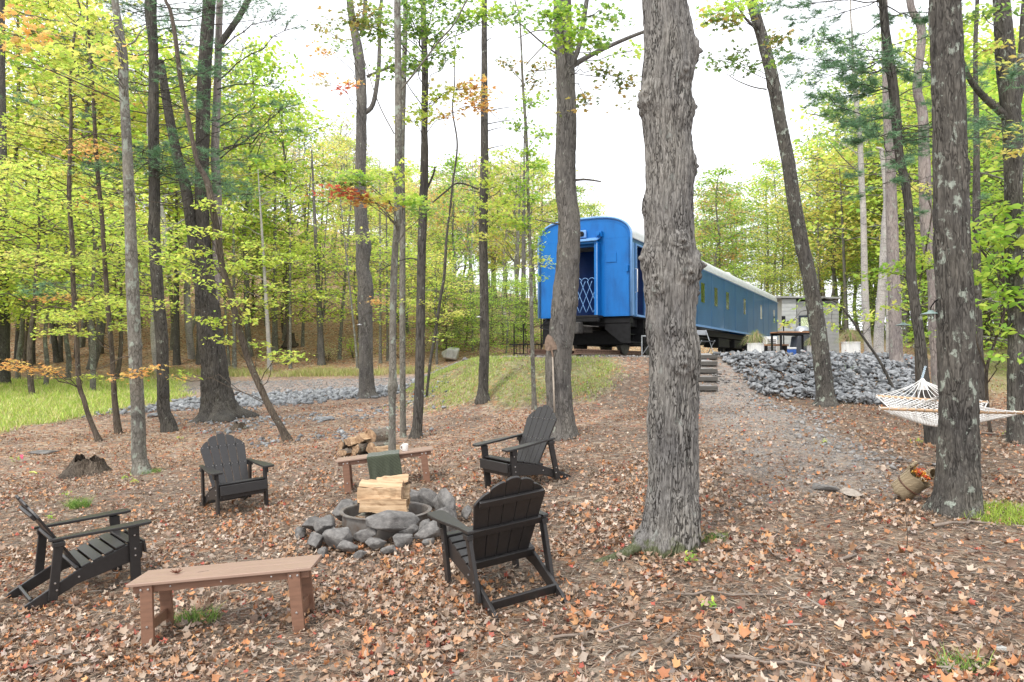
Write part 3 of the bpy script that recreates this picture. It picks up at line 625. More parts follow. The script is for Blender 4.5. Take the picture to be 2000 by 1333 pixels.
# ---------------------------------------------------------------- the railway car
BLUE = simple('blue_paint', (.001, .135, .44), .42, nscale=2.2, namt=.10, bump=.14, coat=.08, spec=.35, c2=(.001, .085, .30), stretch=(1, 1, .35), bdist=.03)
SIDE = simple('blue_side_paint', (.038, .135, .285), .36, nscale=1.1, namt=.12, bump=.05, coat=.18, bdist=.03)
TRIMB = simple('light_blue_trim', (.16, .33, .62), .4, nscale=4, namt=.1)
DKBLUE = simple('deep_blue_paint', (.006, .05, .25), .35, nscale=3, namt=.1)
BLK = simple('black_iron', (.009, .009, .01), .65, nscale=8, namt=.4, bump=.3, spec=.25); DKI = simple('worn_iron', (.06, .055, .05), .6, nscale=9, namt=.5, bump=.4)
RUST = simple('rusty_steel', (.16, .09, .06), .75, nscale=14, namt=.4, bump=.4); ROOF = simple('silver_roof', (.60, .62, .64), .45, nscale=3, namt=.12, bump=.1)
WHITE = simple('white_paint', (.78, .78, .76), .5, nscale=5, namt=.06, bump=.05); TAN = simple('tan_panel', (.42, .34, .22), .6, nscale=5, namt=.1)
STEEL = simple('galvanised_steel', (.38, .40, .42), .4, .8, nscale=12, namt=.15)
m, nt, b = newmat('window_glass'); b.inputs['Base Color'].default_value = (.22, .25, .22, 1); b.inputs['Roughness'].default_value = .06; b.inputs['Metallic'].default_value = .85; b.inputs['Specular IOR Level'].default_value = .9
nn_ = nd(nt, 'ShaderNodeTexNoise', {'Vector': mapping(nt), 'Scale': 3., 'Detail': 2}); bp = nd(nt, 'ShaderNodeBump', {'Height': nn_.outputs[0], 'Strength': .25, 'Distance': .03}); nt.links.new(bp.outputs[0], b.inputs['Normal'])
b.inputs['Base Color'].default_value = (.93, .95, .72, 1); b.inputs['Metallic'].default_value = 1; GLASS = m
INT = simple('dark_interior', (.02, .03, .05), .8)
TH = R(29.05); L = 27.5; W = 3.05
car = empty('railway_car', (3.55, 21.2, 3.085), -TH, 'long blue passenger railway car with silver roof standing on the gravel platform', 'train car')
def side_px(px, xx=0.):   # distance along the car side of image column px
    r = (px - CX) / F * 1.0; D = (math.sin(TH), math.cos(TH)); 
    return (r * 21.2 - 3.55) / (D[0] - r * D[1])
H1 = 2.36; RISE = .66
def roofprof(n=18, ex=0.):
    pts = []
    for i in range(n + 1):
        a = math.pi * i / n; c, s = math.cos(a), math.sin(a)
        pts.append((-W / 2 + (W / 2 + ex) * math.copysign(abs(c) ** .62, c), H1 + (RISE + ex) * abs(s) ** .8))
    return pts
# side wall with real window openings
wins = [(1366, 1381), (1392.4, 1405.8), (1415.6, 1427.8), (1449.5, 1460.6), (1482.3, 1492.3), (1508.2, 1517)]
WY = [(side_px(a), side_px(b_)) for a, b_ in wins]
WY = [(-9, -9)] * 0 + [((a + c) / 2 - .36, (a + c) / 2 + .36) for a, c in WY]
WZ0, WZ1 = .98, 1.82
DY0, DY1 = .42, 1.28           # vestibule side door
def wall(name, x0, mat, door, parent):
    m = MB(); t = .06
    ys = [0] + ([DY0, DY1] if door else []) + [v for p in WY for v in p] + [L]
    ys = sorted(ys); wset = [(a, c) for a, c in WY]
    for a, c in zip(ys[:-1], ys[1:]):
        isw = any(abs(a - p[0]) < 1e-6 for p in wset); isd = door and abs(a - DY0) < 1e-6
        if isd: m.box((x0, (a + c) / 2, H1 - .09), (t, c - a, .18)); continue
        if isw:
            m.box((x0, (a + c) / 2, WZ0 / 2), (t, c - a, WZ0)); m.box((x0, (a + c) / 2, (WZ1 + H1) / 2), (t, c - a, H1 - WZ1))
        else: m.box((x0, (a + c) / 2, H1 / 2), (t, c - a, H1))
    return m.build(name, mat, parent)
wall('side_wall', -.03, SIDE, True, car); wall('side_wall', -W + .03, SIDE, True, car)
for (a, c) in WY:
    yc = (a + c) / 2; zc = (WZ0 + WZ1) / 2; f = MB()
    for s_ in (-1, 1): f.box((0, s_ * .352, 0), (.014, .022, WZ1 - WZ0)); f.box((0, 0, s_ * (WZ1 - WZ0 - .02) / 2), (.014, .68, .022))
    fo = f.build('window', SIDE, car, loc=(.004, yc, zc)); g = MB(); g.box((-.010, 0, 0), (.012, .68, WZ1 - WZ0 - .04)); g.build('pane', GLASS, fo)
    f = MB(); f.box((-W - .005, yc, zc), (.03, .7, .8)); f.build('window', GLASS, car)
m = MB()                                                  # skirt trim and belt lines
m.box((.012, (DY1 + L) / 2, .045), (.03, L - DY1, .09)); m.box((.01, (DY1 + L) / 2, H1 - .03), (.05, L - DY1, .05)); m.build('side_trim', TRIMB, car, bevel=.006)
for yy in np.arange(3.0, L - .5, 2.35):
    if any(a - .06 < yy < c + .06 for a, c in WY): yy += .55
    m = MB(); m.box((.004, yy, 1.2), (.012, .05, 2.2)); m.build('seam_strip', SIDE, car)
# roof
rp = roofprof(20); rp2 = roofprof(20, -.05); m = MB(); ys = [-.0] + list(np.linspace(1, L - 1, 12)) + [L]; vs = []
for y in ys: vs += [(x, y, z) for x, z in rp]
n_ = len(rp); m.add(vs, [(i * n_ + j, i * n_ + j + 1, (i + 1) * n_ + j + 1, (i + 1) * n_ + j) for i in range(len(ys) - 1) for j in range(n_ - 1)]); m.build('roof', ROOF, car, smooth=True)
m = MB(); m.box((.035, L / 2, H1 + .0), (.05, L + .04, .05)); m.box((-W - .035, L / 2, H1 + .0), (.05, L + .04, .05)); m.build('gutter', ROOF, car, bevel=.01)
for yy in (2.6, 9.5, 16.5, 21.5): m = MB(); m.lathe([(.34, 0), (.34, .1), (.26, .2), (0, .24)], 14, (-W / 2 + .65, yy, H1 + RISE - .1)); m.build('roof_vent', ROOF, car, smooth=True)
m = MB(); m.box((-W / 2, 19, H1 + RISE + .05), (.9, 2.2, .16)); m.build('roof_hatch', ROOF, car, bevel=.03)
# end wall: two panels and arch, opening in the middle
OX0, OX1, OZ1 = -W / 2 - .42, -W / 2 + .46, 2.16
def endwall(y, flip=1, mat=BLUE):
    m = MB(); arch = [(x, z) for x, z in rp]
    rgt = [(x, z) for x, z in arch if x > OX1]; lft = [(x, z) for x, z in arch if x < OX0]
    M = Matrix(((1, 0, 0, 0), (0, 0, 1, y), (0, 1, 0, 0), (0, 0, 0, 1)))
    zt = H1 + RISE * .99
    m.prism([(0, 0)] + rgt + [(OX1, zt), (OX1, 0)], M, .07); m.prism([(OX0, 0), (OX0, zt)] + lft + [(-W, 0)], M, .07)
    mid = [(x, z) for x, z in arch if OX0 <= x <= OX1]; m.prism([(OX1, OZ1), (OX1, zt)] + mid + [(OX0, zt), (OX0, OZ1)], M, .068)
    return m.build('end_wall', mat, car)
endwall(.035); endwall(L - .035)
m = MB(); arch = roofprof(28, .03)                          # projecting rim of the end
m.tube([(.0 + .02, -.02, 0)] + [(x, -.02, z) for x, z in arch] + [(-W - .02, -.02, 0)], .035, 6); m.build('end_rim', TRIMB, car, smooth=True)
m = MB()
for s_ in ((OX1 + .045), (OX0 - .045)): m.box((s_, -.13, OZ1 / 2), (.09, .30, OZ1 + .1))
m.box(((OX0 + OX1) / 2, -.13, OZ1 + .09), (OX1 - OX0 + .18, .30, .07)); m.build('door_surround', BLUE, car, bevel=.012)
m = MB()
for s_ in ((OX1 + .10), (OX0 - .10)): m.box((s_, -.292, OZ1 / 2), (.025, .02, OZ1 + .12))
m.build('surround_edge', TRIMB, car)
m = MB(); m.box((-W / 2, -.17, OZ1 + .2), (1.15, .42, .03), (.35, 0, 0)); m.build('door_hood', TRIMB, car, bevel=.006)
# vestibule inside
m = MB(); m.box((-W / 2, 1.75, 1.15), (W - .14, .05, 2.3)); m.build('vestibule_wall', DKBLUE, car)
m = MB(); m.box((-W / 2, .95, .02), (W - .14, 1.75, .05)); m.build('vestibule_floor', INT, car)
m = MB(); m.box((-W / 2, 1.7, 1.02), (.62, .03, 1.95)); m.build('inner_door', DKBLUE, car, bevel=.01)
m = MB(); m.box((-W / 2 + .16, 1.66, 1.0), (.24, .03, 1.9)); m.build('tan_curtain', TAN, car)
m = MB(); m.box((-.22, .52, 1.08), (.32, .035, 1.95)); m.build('side_door', DKBLUE, car, bevel=.01)
m = MB(); m.box((-.30, (DY0 + DY1) / 2, 1.08), (.03, DY1 - DY0, 2.0)); m.build('side_door', DKBLUE, car, bevel=.01)
m = MB()
for y_ in (DY0 + .01, DY1 - .01): m.box((.02, y_, 1.13), (.05, .05, 2.2))
m.box((.02, (DY0 + DY1) / 2, H1 - .17), (.05, DY1 - DY0, .05)); m.box((.0, (DY0 + DY1) / 2, .03), (.09, DY1 - DY0, .06)); m.build('side_door_frame', TRIMB, car, bevel=.006)
m = MB(); m.tube([(.03, .30, .72), (.10, .30, .74), (.10, .30, 1.42), (.03, .30, 1.44)], .016, 8); m.build('handrail', WHITE, car, smooth=True)
m = MB(); m.tube([(.03, 1.42, .72), (.10, 1.42, .74), (.10, 1.42, 1.42), (.03, 1.42, 1.44)], .016, 8); m.build('handrail', WHITE, car, smooth=True)
m = MB(); m.box((.0, .16, 1.13), (.03, .20, 2.2)); m.build('corner_post', TRIMB, car, bevel=.008)
# lattice gate
m = MB()
for k in range(-3, 6):
    for s_ in (-1, 1):
        pts = []
        for q in range(13):
            z = .12 + q * .08; x = OX0 + .15 + k * .22 + s_ * (z - .12) * .42 + (0 if s_ > 0 else .0)
            if OX0 + .01 < x < OX1 - .01: pts.append((x, -.2 + .012 * s_, z))
        if len(pts) > 1: m.tube(pts, .0105, 5)
for k in range(4): cx_ = OX0 + .11 + k * .22; m.tube([(cx_ + .11 * math.cos(a), -.2, 1.07 + .11 * math.sin(a)) for a in np.linspace(0, math.pi, 9)], .0105, 5)
m.build('lattice_gate', TRIMB, car, smooth=True)
# rivets
m = MB()
def rivet(x, z, y=-.004): m.box((x, y, z), (.022, .012, .022))
for z in np.arange(.06, H1 - .05, .085):
    for x in (-.07, OX1 + .22, OX0 - .22, -W + .07, OX1 + .30): rivet(x, z)
for x in np.arange(-W + .1, -.05, .085):
    if x > OX1 + .2 or x < OX0 - .2: rivet(x, .05)
    rivet(x, H1 + .02)
for x, z in roofprof(60, -.08): rivet(x, z)
m.build('rivets', BLUE, car)['kind'] = 'stuff'
for (x, z, h_) in ((-.62, 1.78, .28), (-2.55, 1.8, .28)): m = MB(); m.box((x, -.012, z), (.34, .02, h_)); m.build('end_plate', BLUE, car, bevel=.004)
m = MB(); m.box((-.10, -.03, 1.42), (.06, .08, .2)); m.build('marker_bracket', BLUE, car, bevel=.01)
m = MB(); m.box((-W / 2 + .56, -.08, 2.52), (.17, .12, .16)); m.lathe([(.05, 0), (.065, .1), (0, .1)], 10, (-W / 2 + .56, -.14, 2.52), M=Matrix.Rotation(R(90), 3, 'X')); m.tube([(-W / 2 + .48, -.1, 2.45), (-W / 2 + .48, -.14, 2.38), (-W / 2 + .66, -.1, 2.45)], .015, 5); m.build('end_lamp', BLUE, car, bevel=.008)
m = MB(); m.box((-W / 2 - .02, -.06, 2.56), (.28, .08, .24)); fo = m.build('headlamp_box', TRIMB, car, bevel=.02); m = MB(); m.lathe([(0, 0), (.08, .0), (.08, .05), (.05, .06), (0, .03)], 16, (-W / 2 - .02, -.1, 2.56), M=Matrix.Rotation(R(90), 3, 'X')); m.build('lens', BLK, fo, smooth=True)
# underframe
m = MB(); m.box((-W / 2, L / 2, -.16), (2.5, L - .3, .26)); m.box((-W / 2, .25, -.12), (2.9, .35, .18)); m.build('underframe', BLK, car, bevel=.02)
m = MB(); m.box((-W / 2, -.22, -.02), (1.3, .5, .09)); m.box((-W / 2 + .1, -.40, -.12), (1.15, .12, .12)); m.build('buffer_beam', BLK, car, bevel=.02)
cp = MB(); cp.box((-W / 2, -.1, -.36), (.3, .9, .24)); cp.box((-W / 2 + .02, -.62, -.36), (.34, .2, .34)); cp.box((-W / 2 + .15, -.76, -.36), (.1, .22, .3)); cp.tube([(-W / 2 - .6, -.3, -.32), (-W / 2 - .1, -.55, -.28), (-W / 2 + .62, -.32, -.32)], .02, 6); cp.build('coupler', DKI, car, bevel=.03)
m = MB(); m.tube([(-W / 2 - .5, -.2, -.2), (-W / 2 - .55, -.4, -.5), (-W / 2 - .3, -.5, -.7), (-W / 2 - .15, -.5, -.5)], .03, 8); m.tube([(-W + .3, -.1, -.05), (-W + .15, -.25, -.3), (-W + .5, -.3, -.42), (-W + .8, -.3, -.32)], .028, 8); m.build('brake_hose', BLK, car, smooth=True)
for sx in (0, 1):                                       # step wells at both sides of the vestibule
    x0 = -.06 if sx == 0 else -W + .06; sg = -1 if sx == 0 else 1
    m = MB(); M = Matrix(((1, 0, 0, 0), (0, 0, 1, .12), (0, 1, 0, 0), (0, 0, 0, 1)))
    m.prism([(x0, -.02), (x0, -.82), (x0 + sg * .3, -.80), (x0 + sg * .82, -.38), (x0 + sg * .82, -.02)], M, .04)
    M2 = M.copy(); M2[1][3] = DY1 + .08; m.prism([(x0, -.02), (x0, -.82), (x0 + sg * .3, -.80), (x0 + sg * .82, -.38), (x0 + sg * .82, -.02)], M2, .04)
    for q in range(3): m.box((x0 + sg * (.14 + .22 * q), (DY0 + DY1) / 2 - .1, -.78 + .26 * q), (.26, DY1 - .1, .035))
    m.build('step_well', BLK, car, bevel=.006)
for y_, l_, z_ in ((2.5, 3.2, -.62), (L - 3.3, 3.0, -.62), (8, 6, -.45)): m = MB(); m.box((-W / 2, y_, z_), (1.9, l_, .45)); m.build('dark_gap_fill', BLK, car, bevel=.03)  # plain boxes added to make the gap under the car read near black
def bogie(yc):
    bo = empty('bogie', (-W / 2, yc, -.72)); bo.parent = car
    m = MB()
    for sx in (-1, 1): m.prism([(-1.6, .1), (-1.5, .22), (-.5, .26), (-.35, -.02), (.35, -.02), (.5, .26), (1.5, .22), (1.6, .1), (1.5, -.02), (.6, -.14), (-.6, -.14), (-1.5, -.02)], Matrix(((0, 0, 1, sx * .98), (1, 0, 0, 0), (0, 1, 0, .1), (0, 0, 0, 1))), .12)
    m.box((0, 0, .15), (2.1, .4, .25)); m.box((0, -1.45, .1), (1.9, .12, .14)); m.box((0, 1.45, .1), (1.9, .12, .14)); m.build('bogie_frame', BLK, bo, bevel=.02)
    for y in (-1.15, 1.15):
        for sx in (-1, 1):
            m = MB(); m.lathe([(.05, -.06), (.40, -.05), (.46, -.05), (.46, .03), (.49, .05), (.49, .07), (.05, .07)], 28, (sx * .76, y, .02), M=Matrix.Rotation(R(-90 * sx), 3, 'Y')); m.build('wheel', DKI, bo, smooth=False)
            m = MB(); m.box((sx * 1.04, y, .04), (.2, .3, .3)); m.lathe([(.12, 0), (.12, .06), (0, .07)], 12, (sx * 1.14, y, .04), M=Matrix.Rotation(R(90 * sx), 3, 'Y')); m.build('axle_box', BLK, bo, bevel=.015)
        m = MB(); m.tube([(-.95, y, .02), (.95, y, .02)], .08, 10); m.build('axle', BLK, bo, smooth=True)
    for sx in (-1, 1):
        for y in (-.3, .3):
            m = MB(); m.tube([(sx * .98 + .09 * math.cos(t), y + .09 * math.sin(t), -.05 + .035 * t / 2) for t in np.linspace(0, 25, 60)][:50], .018, 5); m.build('coil_spring', DKI, bo, smooth=True)
bogie(2.6); bogie(L - 3.3)
for (y0, y1, x, r_) in ((6.5, 9.3, -.75, .24), (10.2, 12.0, -.9, .2)): m = MB(); m.tube([(x, y0, -.45), (x, y0 + .08, -.45), (x, y1 - .08, -.45), (x, y1, -.45)], [r_ * .7, r_, r_, r_ * .7], 16); m.build('air_tank', BLK, car, smooth=True)
for (y, ln, wd) in ((13.6, 2.2, .7), (17.0, 1.8, .6), (19.4, 1.0, .8)): m = MB(); m.box((-.62, y, -.52), (wd, ln, .42)); m.build('equipment_box', BLK, car, bevel=.03)
m = MB()
for k in range(5): m.tube([(-.5 - .3 * k, 4.8, -.32 - .03 * k), (-.52 - .3 * k, 12, -.36), (-.5 - .3 * k, L - 5.5, -.34)], .02, 5)
m.build('brake_pipes', DKI, car, smooth=True)
# rails and sleepers
tr = empty('railway_track', (3.55, 21.2, 1.86), -TH, 'rusty rails and timber sleepers under the railway car', 'railway track')
def railprof(x):
    m = MB(); p = [(-.07, 0), (.07, 0), (.07, .012), (.012, .03), (.012, .10), (.036, .112), (.036, .15), (-.036, .15), (-.036, .112), (-.012, .10), (-.012, .03), (-.07, .012)]
    ym = (L + 4.0) / 2 - 2.3; m.prism(p, Matrix(((1, 0, 0, x), (0, 0, 1, ym), (0, 1, 0, .06), (0, 0, 0, 1))), L + 4.0); m.build('rail', RUST, tr)
railprof(-W / 2 - .7175); railprof(-W / 2 + .7175)
for k in range(36): m = MB(); m.box((-W / 2, -1.9 + .84 * k, 0), (2.5, .22, .14)); m.build('sleeper', WOODDK, tr, bevel=.01)
# railings and stair stands
def tl(x, y, z=0): c, s = math.cos(-TH), math.sin(-TH); return Vector((3.55 + x * c - y * s, 21.2 + x * s + y * c, z))
p = tl(-W - 1.1, .3); z0 = g1(p.x, p.y)
rg = empty('stair_railing', (p.x, p.y, z0), -TH, 'black metal stair railing left of the train end', 'railing')
m = MB()
for x in (0, .35, .7, 1.0): m.box((x, 0, .55 + .1 * (x > .5)), (.03, .03, 1.1 + .2 * (x > .5)))
m.box((.5, 0, .42), (1.05, .025, .03)); m.box((.5, 0, .12), (1.05, .025, .03)); m.build('rail_post', BLK, rg)
for k in range(7):
    m = MB(); m.box((.08 + k * .14, 0, .27), (.016, .016, .32)); m.build('baluster', BLK, rg)
m = MB(); m.box((.5, -.15, .42), (1.0, .35, .03)); m.build('stair_tread', BLK, rg)
p = tl(.45, .8); z0 = g1(p.x, p.y)
rg = empty('step_stand', (p.x, p.y, z0), -TH, 'grey metal step stand below the side door of the train', 'step stand')
for y in (-.4, .4):
    for x in (-.25, .12, .5): m = MB(); m.box((x, y, (.62 if x < .3 else .34) / 2), (.03, .03, .62 if x < .3 else .34)); m.build('leg', STEEL, rg)
for x, z in ((-.07, .62), (.32, .34)): m = MB(); m.box((x, 0, z + .015), (.38, .86, .03)); m.build('tread', STEEL, rg, bevel=.004)
m = MB(); m.tube([(-.22, -.4, .1), (.1, -.4, .55)], .012, 5); m.tube([(-.22, .4, .1), (.1, .4, .55)], .012, 5); m.build('brace', STEEL, rg)
# ---------------------------------------------------------------- things on the platform
def pot(px, py, Y, s, lab, lean=0):
    q = at(px, py, Y); z = g1(q.x, q.y); r = empty('planter', (q.x, q.y, z), 0, lab, 'planter', 'ribbed white planters with ornamental grass')
    m = MB(); n = 40; prof = [(.28, 0), (.30, .05), (.31, .5), (.33, .52), (.33, .56), (.29, .56), (.28, .48), (0, .48)]
    m.lathe([(a * s, b_ * s) for a, b_ in prof], n); m.build('pot', WHITE, r)
    for k in range(20): m = MB(); a = k * math.pi / 10; m.box((math.cos(a) * .312 * s, math.sin(a) * .312 * s, .27 * s), (.02 * s, .03 * s, .44 * s), (0, 0, a)); m.build('rib', WHITE, r)
    N_ = 420; a = rng.uniform(0, 6.28, N_); out = rng.uniform(.1, 1, N_) * .62 * s; h_ = rng.uniform(.35, .85, N_) * s; Vs = []; n = 5
    t = np.linspace(0, 1, n)[None]; rr_ = .12 * s * rng.uniform(0, 1, N_)[:, None] + out[:, None] * t ** 1.4; zz = .48 * s + h_[:, None] * (t * 1.7 - t ** 2.4 * (.9 + .9 * (out / (.62 * s))[:, None]))
    wv = .009 * (1 - t * .85); cx_, sx_ = np.cos(a)[:, None], np.sin(a)[:, None]
    A = np.stack([rr_ * cx_ - sx_ * wv, rr_ * sx_ + cx_ * wv, zz], -1); B = np.stack([rr_ * cx_ + sx_ * wv, rr_ * sx_ - cx_ * wv, zz], -1)
    V = np.concatenate([A, B], 1); k = np.arange(n - 1); f = np.stack([k, k + 1, n + k + 1, n + k], -1); T = (f[None] + (np.arange(N_) * 2 * n)[:, None, None]).reshape(-1, 4)
    c = np.array([(.25, .34, .10), (.36, .40, .14), (.50, .44, .24), (.44, .28, .22), (.2, .28, .09)])[rng.integers(0, 5, N_)]
    link('ornamental_grass', np_mesh('ornamental_grass', V.reshape(-1, 3), T, np.repeat(c, 2 * n, 0)), BLADE, r)
pot(1476, 693, 20.6, .72, 'white ribbed planter with arching grass in front of the car side'); pot(1662, 694, 21.0, .80, 'white ribbed planter with grass right of the leaning trunk'); pot(1590, 694, 21.6, .62, 'white planter with grass half hidden behind the leaning trunk')
def place(px, Y): q = at(px, 690, Y); return (q.x, q.y, g1(q.x, q.y))
CEDAR = simple('cedar_top', (.34, .17, .085), .6, nscale=7, stretch=(4, .5, 1), namt=.25)
t = empty('bar_table', place(1547, 20.9), R(4), 'tall outdoor table with brown slatted top and black metal legs', 'table')
for k in range(7): m = MB(); m.box((0, -.3 + .1 * k, .72), (1.02, .09, .035)); m.build('slat', CEDAR, t, bevel=.004)
for y in (-.32, .32): m = MB(); m.box((0, y, .67), (1.0, .04, .06)); m.build('frame_bar', BLK, t)
for x in (-.47, .47):
    for y in (-.3, .3): m = MB(); m.box((x, y, .35), (.05, .05, .70)); m.build('leg', BLK, t, bevel=.004)
t = empty('low_bench', place(1513, 21.4), R(4), 'low dark bench with a brown top left of the tall table', 'bench')
m = MB(); m.box((0, 0, .36), (.75, .3, .05)); m.build('seat', CEDAR, t, bevel=.006)
for x in (-.3, .3): m = MB(); m.box((x, 0, .17), (.06, .26, .34)); m.build('leg', BLK, t)
GC = simple('grill_cover', (.05, .055, .065), .6, nscale=6, bump=.5)
t = empty('covered_grill', place(1568, 22.6), R(2), 'barbecue grill with rounded lid and dark cart behind the tall table', 'grill')
m = MB(); m.prism([(-.36, 0), (-.26, .62), (.26, .62), (.30, 0)], Matrix(((1, 0, 0, 0), (0, 0, 1, 0), (0, 1, 0, .05), (0, 0, 0, 1))), .5); m.build('cart', GC, t, bevel=.02)
m = MB(); m.lathe([(.0, .28), (.12, .27), (.22, .2), (.27, .08), (.28, 0)][::-1], 20, (0, 0, .72)); m.build('lid', STEEL, t, smooth=True)
m = MB(); m.box((0, 0, .7), (.95, .42, .04)); m.build('side_shelf', STEEL, t, bevel=.01)
m = MB(); m.tube([(-.14, -.3, .82), (.14, -.3, .82)], .014, 6); m.build('lid_handle', BLK, t)
m = MB(); m.tube([(.0, .0, 0), (0, 0, .62)], .02, 8); m.box((0, 0, .70), (.10, .06, .14)); o = m.build('path_lamp', BLK, loc=tuple(Vector(place(1531, 22.6)) + Vector((0, 0, .0))), smooth=False); o.scale = (1, 1, 1.7); tag(o, 'slim dark lamp on a pole behind the tall table', 'lamp')
CB = simple('cooler_blue', (.03, .12, .45), .4); 
t = empty('cooler_box', place(1543, 21.9), 0, 'small blue cooler with white lid under the tall table', 'cooler'); m = MB(); m.box((0, 0, .12), (.3, .25, .24)); m.build('body', CB, t, bevel=.02); m = MB(); m.box((0, 0, .27), (.31, .26, .06)); m.build('lid', WHITE, t, bevel=.015)
t = empty('air_conditioner', place(1504, 21.9), 0, 'white slatted outdoor unit beside the low bench', 'air conditioner'); m = MB(); m.box((0, 0, .32), (.34, .3, .62)); m.build('casing', WHITE, t, bevel=.01)
for k in range(9): m = MB(); m.box((0, -.158, .09 + k * .055), (.26, .014, .018)); m.build('louvre', GC, t)
t = empty('folding_chair', place(1375, 20.3), R(20), 'metal folding chair seen at the right edge of the large maple', 'chair')
for x in (-.22, .22):
    m = MB(); m.tube([(x, -.2, 0), (x, .22, .78)], .013, 6); m.tube([(x, .22, 0), (x, -.2, .46)], .013, 6); m.build('leg', STEEL, t)
m = MB(); m.box((0, -.02, .44), (.46, .42, .02)); m.build('seat', GC, t, bevel=.006); m = MB(); m.box((0, .2, .70), (.46, .02, .14)); m.build('backrest', STEEL, t, bevel=.006)
# grey cabin behind the far end
SID = simple('pale_siding', (.42, .43, .43), .6, nscale=3, namt=.08); SID2 = simple('grey_siding', (.28, .28, .28), .6, nscale=3, namt=.1)
c0 = at(1526, 690, 50); cb = empty('grey_cabin', (c0.x, c0.y, 1.8), R(-14), 'small grey sided cabin behind the far end of the railway car', 'cabin')
m = MB(); m.box((.55, 1.7, 2.15), (.9, 3.2, 4.3)); m.box((2.4, 1.7, 2.05), (2.7, 3.1, 4.1)); m.build('wall', SID, cb)
for k in range(15): m = MB(); m.box((.55, .07, .2 + .28 * k), (.94, .06, .26)); m.build('siding_board', SID, cb)
for k in range(14): m = MB(); m.box((2.42, .11, .2 + .28 * k), (2.72, .06, .26)); m.build('siding_board', SID2, cb)
m = MB(); m.box((1.7, 1.7, 4.35), (4.4, 3.9, .12), (0, .035, 0)); m.build('roof', SID2, cb)
m = MB(); m.box((1.55, .03, 1.95), (.75, .07, 2.3)); f = m.build('door', INT, cb); m = MB(); m.box((1.55, -.02, 2.2), (.5, .02, 1.5)); m.build('pane', GLASS, f)
m = MB(); m.tube([(0.45, .0, 2.6), (.45, -.2, 2.65)], .1, 8); m.build('wall_lamp', BLK, cb); m = MB(); m.tube([(.8, 1, 4.3), (.8, 1, 4.75)], .1, 8); m.build('roof_pipe', STEEL, cb)
